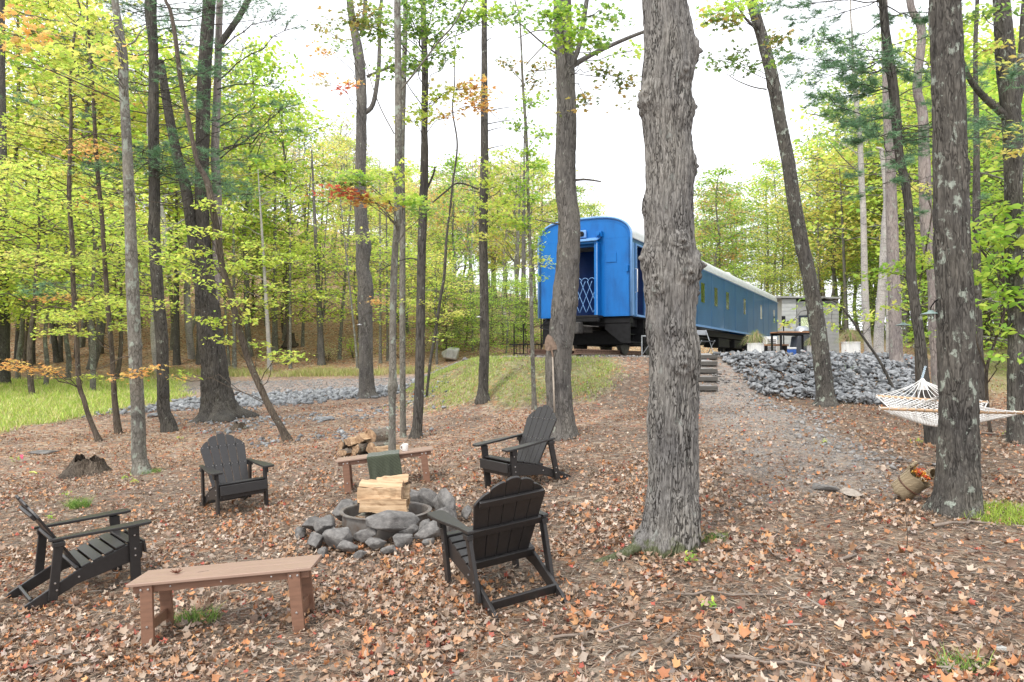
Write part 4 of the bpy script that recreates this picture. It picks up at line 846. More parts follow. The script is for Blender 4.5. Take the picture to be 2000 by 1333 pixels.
# ---------------------------------------------------------------- trees standing in the clearing, each traced at its own distance
SPR = {}
class Tree:
    def __init__(s, name, pts, mat, label, cat='tree', Y=None, seg=16, ring=.07, fur=.12, flare=.14, knots=(), rough=.05, up=6., root=None, ffreq=34., group=None, taper=.55):
        if Y is None: Y = hit(pts[0][0], pts[0][1]).y
        s.Y = Y; b = at(pts[0][0], pts[0][1], Y); b.z = g1(b.x, b.y); s.b = b; s.root = root or empty(name, b, 0, label, cat, group); s.nb = 0
        P, rd = [(0, 0, -.12)], [pts[0][2] * pxm(Y) / 2]
        s.pix = []
        for i, (px, py, w_) in enumerate(pts):
            q = at(px, py, Y) - b; q.y = 0
            if i == 0: q.z = 0
            P.append(tuple(q)); rd.append(w_ * pxm(Y) / 2)
        dx = (P[-1][0] - P[-2][0]) / max(.01, P[-1][2] - P[-2][2])
        if up > 0:
            n = 4; z0 = P[-1][2]; x0 = P[-1][0]; r0 = rd[-1]
            for k in range(1, n + 1): P.append((x0 + dx * up * k / n * .6 + rng.normal(0, .06), rng.normal(0, .05), z0 + up * k / n)); rd.append(r0 * (1 - taper * k / n))
        s.P = np.array(P); s.r = np.array(rd); s.mat = mat
        me = trunk_mesh('trunk', P, rd, seg, ring, rough, fur, flare, int(rng.integers(0, 99)), knots, ffreq)
        o = link('trunk', me, mat, s.root)
        s.tb = Tubes(5); s.lv = {}; s.nd = []
    def on(s, py):
        z = at(1000, py, s.Y).z - s.b.z; z = min(max(z, s.P[1][2]), s.P[-1][2]); i = int(np.clip(np.searchsorted(s.P[:, 2], z) - 1, 1, len(s.P) - 2)); t = (z - s.P[i][2]) / (s.P[i + 1][2] - s.P[i][2])
        return s.P[i] + (s.P[i + 1] - s.P[i]) * t, s.r[i] * (1 - t) + s.r[i + 1] * t
    def loc(s, px, py, dy=0.): return np.array(at(px, py, s.Y + dy) - s.b)
    def limb(s, pts, w0, w1, dy=0., mat=None):
        """a bare limb through pixel points; starts in the trunk"""
        q = [s.loc(p[0], p[1], dy * i / max(1, len(pts) - 1)) for i, p in enumerate(pts)]; n = 6 * len(q)
        c = crspline(np.c_[np.array(q), np.linspace(w0, w1, len(q)) * pxm(s.Y) / 2], n)
        t = Tubes(8); t.add(c[:, :3], np.maximum(c[:, 3], .003)); link('limb', t.mesh('limb'), mat or s.mat, s.root)
        return c
    def leaves(s, kind='maple'):
        if kind not in s.lv: s.lv[kind] = Leaves(kind)
        return s.lv[kind]
    def spray(s, px, py, rx, ry, n, pal, size=.09, kind='maple', base=None, tilt=.42, depth=None, clump=11, frm=None, dy=0.):
        n = int(n * (1.9 if kind == 'maple' else 1.5)); size *= 1.22 if kind != 'quad' else .9
        """a leafy bough: limb from the trunk, twigs through a flat layer, leaves in tiers along them"""
        k = pxm(s.Y + dy); c = s.loc(px, py, dy); rxm, rym = rx * k, ry * k; dp = depth or max(.35, rxm * .8)
        if frm is None:
            b0, r0 = s.on(base if base is not None else py + ry + abs(px - (s.b.x / s.Y * F + CX)) * .25)
            bl = wig(b0, c, 7, .03, .06); r1 = min(max(.008, rxm * .022), r0 * .5); s.tb.add(bl, np.linspace(r1, .006, 7))
        else: bl = wig(s.loc(*frm), c, 6, .03, .04); s.tb.add(bl, np.linspace(.008, .004, 6))
        m = max(2, n // clump)
        for i in range(m):
            a = rng.uniform(0, 6.28); q = math.sqrt(rng.uniform(0, 1)); e = c + np.array([rxm * q * math.cos(a), dp * q * math.sin(a), rng.normal(0, .5) * rym])
            e[2] -= .10 * q * q * rxm
            st_ = bl[-1 - int(rng.integers(0, 3))]; tw = wig(st_, e, 5, .04, .03); s.tb.add(tw, np.linspace(.004, .0018, 5))
            kk = clump + int(rng.integers(-2, 3)); t = rng.uniform(.45, 1.08, kk)[:, None]; P = st_ + (e - st_) * t + rng.normal(0, 1, (kk, 3)) * np.array([size * 1.0, size * 1.0, size * .32])
            s.leaves(kind).add(P, size, pal, tilt)
    def needles(s, pts, L=.11, per=15):
        """tufts of pine needles at points relative to the base"""
        s.nd.append((np.atleast_2d(pts), L, per))
    def bough(s, p0, p1, r=.012, nd_=.5, dens=10, droop=-.06, sub=.35):
        """pine bough: limb, side twigs, tufts on the outer part (nd_ = where the needles start)"""
        c = wig(p0, p1, 9, .025, droop); s.tb.add(c, np.linspace(r, r * .25, 9)); Lb = np.linalg.norm(np.asarray(p1) - np.asarray(p0)); d = (c[-1] - c[0]) / Lb; T_ = []
        for i in range(dens):
            t = rng.uniform(.25, 1); j = int(t * 8); q = c[j]; sd_ = rng.choice([-1, 1]); v_ = d * .7 + np.array([-d[1], d[0], 0]) * sd_ * .8 + np.array([0, 0, rng.normal(0, .22)]); ln = sub * Lb * rng.uniform(.4, 1) * (1.2 - t * .7)
            tw = wig(q, q + v_ * ln, 5, .05, -.03); s.tb.add(tw, np.linspace(r * .35, r * .12, 5))
            if t > nd_: T_ += [tw[-1], tw[-2], tw[-1] + rng.normal(0, .03, 3), tw[2]]
        if nd_ < 1: T_ += [c[-1], c[-2]]
        if T_: s.needles(np.array(T_))
    def done(s, leafname='crown'):
        o = s.tb.mesh('twigs')
        if o: link('branches', o, s.mat, s.root)
        for k, l in s.lv.items():
            me = l.mesh('crown')
            if me: link('crown', me, LEAF, s.root)
        if s.nd:
            Ps = []; Ds = []
            for p, L_, per in s.nd:
                q = np.repeat(p, per, 0); d = rng.normal(size=q.shape); d[:, 2] = d[:, 2] * .55 + .12; d /= np.linalg.norm(d, axis=1, keepdims=True); Ps.append(q); Ds.append(d * L_ * rng.uniform(.6, 1.2, (len(q), 1)))
            P = np.concatenate(Ps); D = np.concatenate(Ds); sdv = np.cross(D, rng.normal(size=D.shape)); sdv *= .0036 * (s.Y / 12) ** .5 / (np.linalg.norm(sdv, axis=1, keepdims=True) + 1e-9)
            V = np.stack([P - sdv, P + sdv, P + D], 1).reshape(-1, 3); T = np.arange(len(V)).reshape(-1, 3); c = np.array(PN)[rng.integers(0, 4, len(P))] * (1 + rng.normal(0, .15, (len(P), 1)))
            link('crown', np_mesh('needles', V, T, np.repeat(np.clip(c, .01, .9), 3, 0)), NEEDLE, s.root)
A = BK
# the big maple in front of the railway car
k_ = F / 6.0
hp = [(1304, 1072, 118), (1311, 1040, 112), (1314, 1000, 104), (1315, 950, 95), (1315, 880, 93), (1314, 820, 95), (1317, 760, 92), (1318, 690, 95), (1311, 650, 94), (1310, 600, 94), (1309, 560, 99), (1309, 520, 104), (1308, 470, 94), (1305, 405, 92), (1306, 380, 90), (1308, 320, 92), (1304, 270, 88), (1303, 220, 98), (1302, 180, 96), (1308, 95, 96), (1297, 0, 82)]
T17 = Tree('maple_tree', hp, A['hero'], 'thick knobbly grey maple trunk in front of the railway car', seg=24, ring=.1, fur=.13, flare=.1, rough=.035, up=3, ffreq=24.,
           knots=[(0, 0, .1, 0)] )
def kz(py): return at(1000, py, T17.Y).z - T17.b.z
T17.root.children[0].data  # rebuilt below with its knots at the right heights
bpy.data.objects.remove(T17.root.children[0])
KN = [(kz(520), R(-8), .075, .05), (kz(505), R(188), .07, .03), (kz(535), R(-60), .06, .03), (kz(100), R(0), .06, .05), (kz(205), R(183), .06, .03), (kz(212), R(0), .05, .03), (kz(325), R(-2), .05, .035), (kz(478), R(-75), .05, .035), (kz(560), R(-130), .05, .03), (kz(150), R(-60), .05, .025),
      (kz(710), R(-85), .06, .035), (kz(190), R(-150), .06, .03), (kz(400), R(185), .05, .02), (kz(640), R(-100), .04, .015), (kz(850), R(-110), .05, -.012), (kz(575), R(-20), .06, .03)]
T17.root['label'] = 'thick knobbly grey maple trunk in front of the railway car'
hm = trunk_mesh('trunk', T17.P, T17.r, 260, .010, .04, .17, .13, 11, KN, 56.); link('trunk', hm, A['hero'], T17.root)
# its long root to the left
rt = Tubes(10); b_ = T17.b
pr = np.array([(-.18, -.05, .2), (-.3, -.1, .08), (-.42, -.14, .03), (-.6, -.18, 0), (-.8, -.2, -.03)]); 
pr = np.array([(x, y, g1(b_.x + x, b_.y + y) - b_.z + z_) for (x, y, z_) in [(-.16, -.05, .16), (-.28, -.09, .06), (-.42, -.13, .012), (-.58, -.17, -.01), (-.75, -.2, -.04)]])
rt.add(crspline(pr, 20), np.linspace(.06, .02, 20)); link('root', rt.mesh('root'), A['hero'], T17.root)
T17.done()
T16 = Tree('maple_tree', [(1098, 855, 62), (1097, 835, 54), (1093, 790, 50), (1090, 712, 50), (1098, 640, 49), (1105, 568, 50), (1110, 496, 46), (1111, 424, 43), (1104, 360, 42), (1106, 252, 40), (1104, 144, 38), (1099, 36, 36), (1098, -20, 35)], A['grey'], 'tall grey trunk with a shovel leaning on it, left of the railway car door', seg=56, ring=.03, fur=.12, knots=[(2.3, R(-30), .05, .03), (3.0, R(-60), .04, .03), (1.6, R(-70), .05, .02)])
T16.limb([(1102, 140), (1133, 120), (1176, 97), (1259, 62), (1340, 40)], 12, 6, .8); T16.limb([(1106, 355), (1140, 351), (1174, 355)], 6, 3); T16.limb([(1108, 440), (1080, 436), (1045, 429)], 4, 2, -.3); T16.limb([(1104, 144), (1128, 100), (1143, 20), (1150, -30)], 12, 8)
T16.limb([(1100, 115), (1060, 85), (1020, 50), (1005, 40)], 4, 2, -.4); T16.limb([(1100, 62), (1050, 60), (1010, 75)], 3, 1.5)
for a_ in [(1105, 80, 32, 40, 90, LG), (1130, 55, 30, 22, 50, LG), (1170, 85, 40, 22, 55, GR), (1185, 140, 40, 20, 40, OG), (1145, 200, 34, 14, 34, OG), (1235, 165, 24, 40, 50, OG), (1170, 20, 70, 22, 80, GR), (1095, 20, 50, 24, 80, LG), (1060, 30, 50, 20, 50, GR), (1235, 100, 20, 16, 20, LG)]:
    T16.spray(*a_, size=.10, base=min(a_[1] + 60, 150), dy=-1.2)
T16.done()
# a cluster of slim trunks behind the woodpile
T10 = Tree('maple_tree', [(766, 878, 17), (766, 850, 14), (766, 788, 14), (766, 768, 17), (767, 754, 21), (767, 738, 16), (767, 653, 13), (769, 551, 14), (772, 484, 13), (776, 432, 14), (778, 288, 15), (778, 180, 14), (776, 18, 13), (776, -20, 12)], A['smooth'], 'slim grey trunk with a hollow burl at waist height behind the woodpile', Y=11.6, seg=28, ring=.04, fur=.05, knots=[(kz(1), R(-90), .01, .0)])
T11 = Tree('maple_tree', [(787, 854, 15), (787, 830, 12), (786, 653, 12), (786, 450, 12), (785, 300, 11), (789, 150, 10), (792, 0, 9)], A['smooth'], 'thin grey trunk right behind the trunk with the burl', seg=20, ring=.05, fur=.04)
T12 = Tree('maple_tree', [(813, 856, 28), (814, 840, 22), (816, 821, 20), (819, 754, 19), (821, 653, 18), (824, 484, 17), (829, 324, 16), (829, 252, 13), (830, 144, 13), (827, 36, 11), (827, -10, 10)], A['dark'], 'dark straight trunk third from the left of the slim cluster', seg=28, ring=.04, fur=.12)
T12.limb([(829, 380), (845, 345), (850, 326)], 5, 3); T12.limb([(820, 510), (800, 505), (775, 512), (735, 532)], 3, 2, .3)
T13 = Tree('maple_sapling', [(833, 776, 5), (841, 703, 6), (850, 653, 6), (860, 585, 6), (868, 534, 6), (872, 467, 5), (880, 400, 4), (884, 360, 4), (893, 284, 3.5), (884, 216, 3), (888, 162, 2.5), (888, 100, 2)], A['dark'], 'very thin crooked dark sapling right of the dark straight trunk', seg=10, ring=.06, fur=.05, up=1)
T14 = Tree('maple_tree', [(943, 783, 30), (943, 768, 23), (944, 754, 20), (946, 686, 19), (946, 619, 18), (944, 484, 17), (944, 432, 18), (946, 324, 16), (946, 252, 15), (946, 108, 12), (946, 18, 11)], A['dark'], 'straight dark trunk rising from the grassy bank', seg=28, ring=.05, fur=.12)
T15 = Tree('maple_sapling', [(1044, 800, 12), (1042, 754, 9), (1039, 653, 8), (1037, 551, 7), (1034, 450, 6), (1032, 396, 6), (1028, 270, 6), (1021, 162, 5), (1018, 90, 4), (1014, 30, 3)], A['smooth'], 'thin pale sapling just left of the shovel tree', seg=14, ring=.06, fur=.04, up=1.5)
T9 = Tree('maple_tree', [(718, 776, 42), (717, 762, 32), (715, 720, 28), (715, 653, 28), (713, 600, 30), (715, 561, 31), (708, 520, 26), (710, 484, 30), (706, 450, 27), (704, 389, 23), (704, 324, 21), (706, 252, 21), (706, 180, 20), (701, 108, 20), (690, 50, 15), (683, 0, 13)], A['grey'], 'lumpy grey trunk standing at the edge of the gravel track, left of the slim cluster', seg=36, ring=.05, fur=.12, rough=.12)
T9.limb([(710, 223), (728, 205), (738, 150), (741, 100), (741, 47), (745, 0)], 10, 7); T9.limb([(706, 70), (712, 30), (714, -10)], 9, 8); T9.limb([(716, 150), (745, 138), (772, 128)], 6, 5)
for k, a_ in enumerate([(690, 40, 60, 30, 90, OG), (740, 60, 60, 30, 110, GR), (800, 40, 60, 30, 110, GR), (850, 60, 55, 28, 100, GR), (760, 130, 60, 22, 80, GR), (870, 110, 40, 20, 60, GR), (820, 120, 60, 22, 90, GR), (700, 20, 60, 20, 60, OG), (900, 30, 60, 24, 90, GR), (955, 30, 60, 26, 90, LG), (1010, 25, 50, 20, 70, GR), (790, 10, 100, 16, 120, GR), (850, 5, 90, 16, 100, GR)]):
    T12.spray(*a_, size=.095, base=a_[1] + 90, dy=-1.5)
for a_ in [(640, 60, 45, 30, 45, OG), (620, 100, 45, 20, 30, OR), (610, 140, 34, 10, 22, OR), (630, 155, 30, 10, 22, DULL), (660, 170, 30, 10, 22, RD), (680, 165, 26, 12, 26, OR), (650, 85, 40, 20, 30, GR)]: T9.spray(*a_, size=.12, base=a_[1] + 70, dy=-3)
T10.limb([(781, 178), (812, 140), (858, 80), (885, 50), (912, 0)], 4, 3, -.6); T10.limb([(770, 262), (745, 215), (728, 170), (706, 100)], 2.5, 1.5, -.5)
for a_ in [(885, 175, 60, 14, 70, YE), (930, 170, 34, 16, 60, OR), (935, 205, 36, 14, 60, OR), (860, 190, 40, 12, 40, YG), (830, 215, 36, 14, 50, YG), (800, 235, 30, 14, 40, YG), (880, 225, 30, 6, 20, OR)]: T12.spray(*a_, size=.10, base=a_[1] + 40, dy=-1)
for a_ in [(700, 345, 55, 10, 80, LG), (765, 338, 40, 12, 60, YG), (690, 352, 60, 8, 50, GR), (800, 388, 45, 14, 80, LG), (838, 410, 20, 16, 40, GR), (760, 385, 30, 10, 40, YG), (640, 352, 16, 6, 14, OG)]: T10.spray(*a_, size=.085, base=a_[1] + 70, dy=-.9)
T10.spray(668, 374, 42, 7, 90, RD, size=.085, base=440, dy=-.9); T10.spray(700, 388, 22, 8, 40, [RD[2], OR[0], OR[3]], size=.085, base=440, dy=-.9); T10.spray(720, 388, 16, 9, 30, YE, size=.085, base=440, dy=-.9); T10.spray(745, 400, 24, 5, 20, OR, size=.08, base=450, dy=-.9)
T9.spray(735, 588, 24, 7, 46, OR, size=.09, base=640, dy=-3); T9.spray(705, 462, 34, 7, 60, YG, size=.10, base=490, dy=-3)
T11.spray(800, 588, 22, 8, 50, YG, size=.08, base=610); T11.spray(835, 593, 18, 7, 40, [YE[0], YE[2], YG[1]], size=.08, base=610); T13.spray(893, 612, 32, 7, 70, [YE[0], YE[2], YG[1]], size=.08, base=640); T13.spray(850, 625, 28, 9, 40, YG, size=.08, base=650); T13.spray(835, 545, 25, 9, 30, YG, size=.08, base=590)
T13.spray(890, 660 - 8, 20, 6, 14, YG, size=.07, base=680); T12.spray(845, 660, 16, 8, 16, YG, size=.08, base=690)
for a_ in [(965, 320, 30, 18, 60, YG), (955, 355, 40, 18, 70, YG), (990, 395, 46, 12, 70, YG), (930, 395, 34, 10, 40, YG), (975, 425, 40, 12, 60, YG), (950, 462, 26, 8, 34, [YE[0], YG[1]]), (905, 425, 40, 10, 50, YG), (1010, 350, 40, 14, 60, LG)]: T14.spray(*a_, size=.10, base=a_[1] + 50, dy=-1.5, tilt=.6)
for a_ in [(1040, 200, 34, 20, 70, LG), (1055, 260, 40, 16, 80, LG), (1030, 290, 44, 14, 80, LG), (1010, 245, 36, 14, 50, GR), (1050, 320, 40, 12, 60, LG), (1000, 370, 44, 14, 70, LG), (1040, 385, 36, 12, 60, LG), (1030, 440, 34, 14, 60, LG), (1060, 470, 30, 12, 40, LG), (1060, 505, 28, 12, 40, YG), (1045, 540, 26, 12, 40, LG), (1010, 430, 36, 14, 60, LG), (1060, 130, 36, 12, 40, OG), (990, 125, 50, 10, 50, OG), (1045, 160, 30, 14, 50, OG), (975, 300, 25, 12, 30, YG)]: T15.spray(*a_, size=.095, base=a_[1] + 40, tilt=.55)
T15.spray(1062, 515, 14, 7, 16, YG, size=.1, base=540, dy=-1); T15.limb([(1028, 126), (1060, 92), (1099, 62)], 2.5, 2); T15.limb([(1030, 140), (1080, 135), (1112, 118)], 2, 1.5)
T14.limb([(946, 206), (980, 235), (1000, 212)], 1.5, 1); T14.limb([(935, 370), (895, 358), (870, 375), (845, 396)], 4, 3, -.3)
for py, dx in ((80, 15), (215, 55), (240, 60), (255, 34), (290, 38), (345, 36), (370, 26), (375, -46), (428, -75)): T14.limb([(946, py + 4), (946 + dx * .5, py - 2), (946 + dx, py - 6)], 2.5, 1.2)
for t_ in (T9, T10, T11, T12, T13, T14, T15): t_.done()
# left side
T7 = Tree('oak_tree', [(430, 818, 96), (428, 802, 72), (425, 778, 60), (420, 740, 52), (416, 695, 48), (408, 625, 46), (402, 555, 40), (396, 480, 29), (394, 375, 25), (396, 262, 26), (399, 150, 25), (405, 60, 24), (409, 0, 23)], A['dark'], 'broad dark forked trunk with spreading roots beside the stone band', seg=120, ring=.04, fur=.16, flare=.55)
T7.limb([(410, 640), (422, 560), (424, 487), (424, 375), (420, 300), (424, 187), (427, 75), (430, -20)], 22, 13, .5, BK['pink']); T7.limb([(398, 600), (385, 520), (364, 375), (345, 300), (330, 225), (318, 150), (313, 118)], 25, 14, -.4)
T7.limb([(424, 95), (445, 65), (470, 28), (487, -5)], 14, 11)
T6 = None
T8 = Tree('leaning_tree', [(561, 862, 20), (549, 835, 14), (525, 793, 13), (504, 747, 13), (486, 705, 13), (465, 635, 13), (448, 565, 12), (434, 520, 12), (424, 450, 13), (416, 412, 13), (405, 356, 12), (386, 319, 9), (375, 270, 9), (362, 206, 9), (352, 150, 9), (341, 64, 8), (332, 19, 7)], A['brown'], 'thin brown curved trunk leaning to the left above the far chair', seg=20, ring=.05, fur=.1, up=1)
T5 = Tree('pine_tree', [(331, 843, 32), (326, 820, 26), (320, 800, 24), (318, 730, 22), (316, 660, 23), (308, 572, 22), (301, 450, 22), (302, 412, 21), (300, 262, 20), (300, 112, 18), (296, 49, 20), (294, 0, 22)], A['dark'], 'straight dark pine trunk left of the broad forked trunk', seg=28, ring=.05, fur=.13, knots=[(.9, R(-60), .06, .04)])
T4 = Tree('maple_tree', [(277, 926, 38), (274, 905, 29), (271, 887, 27), (269, 800, 25), (264, 695, 24), (259, 555, 24), (257, 500, 22), (249, 300, 19), (242, 180, 17), (240, 112, 18), (228, 30, 15), (223, -15, 13)], A['smooth'], 'pale grey lichened trunk left of the far chair', seg=32, ring=.04, fur=.05, rough=.08, knots=[(2.1, R(-40), .05, .03), (1.0, R(-100), .04, .03), (.7, R(-70), .04, .02)])
T3 = Tree('maple_sapling', [(231, 847, 15), (224, 782, 11), (219, 695, 9), (210, 590, 9), (201, 457, 8), (199, 424, 8), (189, 319, 8), (184, 225, 7), (180, 150, 6), (172, 52, 4), (170, 0, 3)], A['brown'], 'thin straight sapling between the curved sapling and the pale trunk', seg=14, ring=.06, fur=.06, up=1)
T2 = Tree('maple_sapling', [(193, 862, 13), (186, 845, 10), (172, 810, 9), (164, 782, 9), (154, 747, 9), (150, 660, 9), (143, 555, 9), (142, 487, 9), (135, 375, 8), (139, 232, 6), (137, 161, 5), (148, 52, 4)], A['brown'], 'thin sapling with a curved foot, nearest the grass strip', seg=14, ring=.06, fur=.06, up=1)
T1 = Tree('maple_tree', [(6, 752, 26), (7, 700, 22), (6, 560, 20), (4, 350, 18), (2, 150, 15), (2, 0, 13)], A['dark'], 'dark trunk at the far left edge of the picture', seg=20, ring=.08)
for t_, xs_, n_ in ((T2, (-60, 240), 40), (T3, (20, 300), 34)):
    for k in range(n_):
        px = rng.uniform(*xs_); py = rng.uniform(-20, 660); pal = YG if rng.uniform() < .8 else (YE if rng.uniform() < .6 else OR)
        if py < 130 and px < 130: pal = [YG, OR, LG, YE][int(rng.integers(0, 4))]
        n = int(rng.uniform(40, 80)); 
        if px > 225 and 60 < py < 400 and rng.uniform() < .6: continue
        t_.spray(px, py, rng.uniform(26, 60), rng.uniform(4, 11), n, pal, size=.09, tilt=.35, dy=rng.uniform(-2.5, 2.5), depth=.8)
for a_ in [(40, 715, 60, 6, 60, OR), (95, 722, 50, 6, 50, OR), (10, 705, 30, 5, 30, OR), (160, 735, 30, 6, 20, YG)]: T2.spray(*a_, size=.09, base=760, dy=-.5)
for a_ in [(255, 730, 34, 5, 34, OR), (285, 720, 20, 5, 20, OR), (215, 740, 30, 5, 16, OR)]: T4.spray(*a_, size=.08, base=740, dy=-.4)
T4.limb([(262, 700), (240, 698), (200, 718), (130, 738), (60, 740)], 2.2, .9, -.5, BK['brown']); T4.limb([(240, 108), (222, 70), (200, 45), (160, 5)], 5, 2.5, -.5); T4.limb([(241, 90), (262, 82), (275, 62), (292, 50)], 4, 2); T4.limb([(236, 200), (160, 165), (80, 130), (0, 95)], 3, 1.5, -1.0, BK['brown']); T4.limb([(236, 145), (215, 105), (190, 70), (178, 20)], 2.5, 1.5, -.4, BK['brown'])
T4.limb([(245, 270), (190, 262), (130, 275), (40, 262), (0, 255)], 2.6, 1., -.8, BK['brown']); T4.limb([(248, 375), (180, 365), (100, 372), (20, 340)], 2, .9, .6, BK['brown']); T4.limb([(258, 390), (300, 395), (360, 400)], 2, 1., .4, BK['brown']); T4.limb([(250, 390), (190, 370), (130, 345)], 2, .9, -.6, BK['brown'])
for a_ in [(200, 35, 34, 20, 40, YG), (175, 60, 30, 16, 30, YG), (215, 120, 22, 14, 20, [OR[1], YE[0], YG[1]]), (60, 60, 40, 10, 24, OR), (20, 30, 30, 14, 24, OR), (110, 105, 50, 16, 40, YG), (40, 130, 40, 16, 40, LG), (30, 90, 40, 12, 30, [YG[1], OR[1]])]: T4.spray(*a_, size=.11, base=a_[1] + 70, dy=-2.5)
for a_ in [(395, 400, 30, 14, 50, YG), (430, 408, 26, 10, 40, YG), (405, 455, 36, 14, 70, YG), (385, 490, 30, 14, 60, YG), (420, 520, 36, 16, 80, YG), (375, 545, 34, 12, 50, YG), (430, 560, 30, 14, 60, YG), (350, 520, 30, 12, 50, YG), (330, 505, 26, 12, 50, YG), (395, 625, 36, 9, 60, YG), (425, 660, 30, 9, 44, YG), (460, 430, 30, 8, 40, YG), (480, 520, 44, 10, 70, YG), (520, 510, 40, 10, 60, YG), (470, 590, 40, 10, 50, YG), (525, 590, 34, 10, 50, YG), (540, 560, 30, 8, 40, YG), (545, 690, 50, 9, 70, YG), (575, 697, 36, 6, 40, YG), (505, 670, 30, 10, 36, YG), (490, 620, 34, 8, 40, YG), (330, 590, 24, 9, 30, YG), (500, 480, 40, 9, 50, YG), (355, 450, 34, 10, 40, YG), (340, 735, 30, 7, 26, [OR[1], YG[1]]), (365, 728, 26, 6, 20, LG)]:
    T8.spray(*a_, size=.085, kind='oval', base=min(a_[1] + 60, 800), dy=rng.uniform(-1, .6), tilt=.45)
# pine boughs from the left pine and the forked oak's neighbour
def pines(t, n, y0, y1, l0, l1, sides=(-1, 1), nd_=.55, dens=9, up=.25, r=.014, xlim=None):
    for k in range(n):
        py = rng.uniform(y0, y1); q, r_ = t.on(py); sd_ = sides[int(rng.integers(0, len(sides)))]; ln = rng.uniform(l0, l1) * pxm(t.Y)
        az = rng.uniform(-1.1, 1.1); d = np.array([sd_ * math.cos(az), math.sin(az), rng.normal(up, .18)]); t.bough(q, q + d * ln, r * rng.uniform(.6, 1.1), nd_, dens, rng.uniform(-.1, .03))
pines(T5, 60, -160, 340, 70, 280, (1, 1, -1), .5, 13, .12, .017); pines(T5, 12, 250, 420, 60, 180, (1, -1), .8, 8, .0)
for (x0, y0, x1, y1) in [(424, 300, 500, 262), (430, 310, 580, 195), (424, 160, 600, 40), (424, 250, 540, 200), (424, 175, 560, 165), (300, 330, 360, 345), (436, 290, 590, 250), (424, 100, 560, 20), (300, 340, 420, 375)]:
    T5.bough(T5.loc(x0, y0), T5.loc(x1, y1), .02, .78, 14, .03)
for (cx_, cy_, rx, ry, n) in [(320, 340, 50, 14, 70), (390, 345, 50, 16, 90), (440, 360, 50, 14, 80), (480, 380, 44, 10, 60), (300, 305, 30, 12, 30), (290, 20, 60, 24, 110), (330, 60, 50, 24, 80), (240, 60, 40, 18, 30), (480, 20, 60, 16, 50), (540, 40, 50, 14, 30), (60, 205, 50, 12, 20), (100, 560, 40, 10, 50), (75, 575, 50, 6, 40), (250, 10, 60, 14, 60), (410, 15, 60, 16, 70)]:
    c = T5.loc(cx_, cy_); P = c + rng.normal(0, 1, (n, 3)) * np.array([rx, 60, ry]) * pxm(T5.Y) * .55; T5.needles(P, .13, 16); b0, _r = T5.on(cy_ + 20); T5.tb.add(wig(b0, c, 6, .03), np.linspace(.016, .006, 6))
    for p in P[::4]: T5.tb.add(wig(c, p, 4, .04), np.linspace(.006, .002, 4))
for t_ in (T7, T8, T5, T4, T3, T2, T1): t_.done()
# right side
T24 = Tree('maple_tree', [(1866, 1002, 96), (1869, 975, 84), (1870, 945, 78), (1871, 900, 73), (1871, 830, 70), (1872, 805, 69), (1868, 675, 67), (1863, 545, 64), (1859, 469, 62), (1855, 300, 60), (1851, 150, 58), (1846, 19, 56), (1845, -20, 55)], A['lich'], 'thick dark trunk with pale lichen that holds the near end of the hammock', seg=150, ring=.014, fur=.15, flare=.14, rough=.03, ffreq=30., knots=[(3.2, R(-20), .06, .02)])
T24.done()
T18 = Tree('leaning_tree', [(1613, 792, 48), (1612, 772, 35), (1605, 707, 32), (1597, 642, 31), (1587, 577, 29), (1574, 512, 27), (1566, 480, 27), (1551, 394, 26), (1540, 319, 25), (1525, 244, 24), (1510, 161, 24), (1491, 82, 22), (1472, 19, 20), (1463, -15, 19)], A['lich'], 'dark lichened trunk leaning left in front of the rock pile', seg=44, ring=.04, fur=.1)
T18.limb([(1492, 92), (1478, 60), (1455, 35), (1440, 10)], 6, 4, -.3); T18.limb([(1497, 175), (1470, 170), (1440, 158), (1420, 145)], 3, 1.2, -.3)
for a_ in [(1405, 20, 46, 18, 60, LG), (1430, 40, 40, 14, 40, OG), (1395, 45, 24, 14, 20, GR), (1480, 10, 34, 16, 40, LG), (1385, 30, 30, 12, 20, [YG[0], OR[1]])]: T18.spray(*a_, size=.12, base=60, dy=-3)
for a_ in [(1400, 118, 44, 8, 60, OG[:1] + OG[3:4] + GR[:1]), (1455, 125, 24, 14, 34, OG[3:4] + GR[:1]), (1435, 95, 12, 10, 10, OG[3:4]), (1520, 70, 26, 30, 50, OG), (1530, 110, 26, 24, 40, GR)]: T18.spray(*a_, size=.11, base=a_[1] + 60, dy=-2)
T18.done()
T20 = Tree('pine_tree', [(1821, 888, 28), (1819, 870, 25), (1815, 815, 24), (1803, 733, 21), (1798, 675, 20), (1789, 610, 19), (1779, 529, 18), (1778, 469, 17), (1771, 375, 16), (1756, 300, 17), (1750, 225, 18), (1742, 150, 18), (1731, 75, 17), (1724, 8, 14), (1722, -20, 13)], A['dark'], 'dark slender pine trunk that holds the far end of the hammock', seg=28, ring=.04, fur=.12, Y=10.4)
pines(T20, 64, -160, 310, 70, 250, (-1, -1, 1), .4, 14, .0, .010); pines(T20, 12, 300, 480, 60, 170, (-1, 1), .75, 8, -.1, .006)
T20.done()
FR = dict(up=8)
T19 = Tree('birch_tree', [(1698, 700, 17), (1694, 660, 14), (1691, 610, 14), (1688, 512, 12), (1686, 412, 11), (1682, 337, 11), (1679, 262, 9), (1671, 187, 9), (1666, 112, 5), (1664, 60, 4)], A['pale'], 'slim pale trunk behind the right end of the rock pile', seg=16, ring=.08, fur=.04, Y=24, up=2)
for k in range(34): T19.spray(rng.uniform(1580, 1760), rng.uniform(60, 300), rng.uniform(24, 46), rng.uniform(8, 16), 40, GR, size=.13, dy=rng.uniform(-1, 2), tilt=.7)
T19.done()
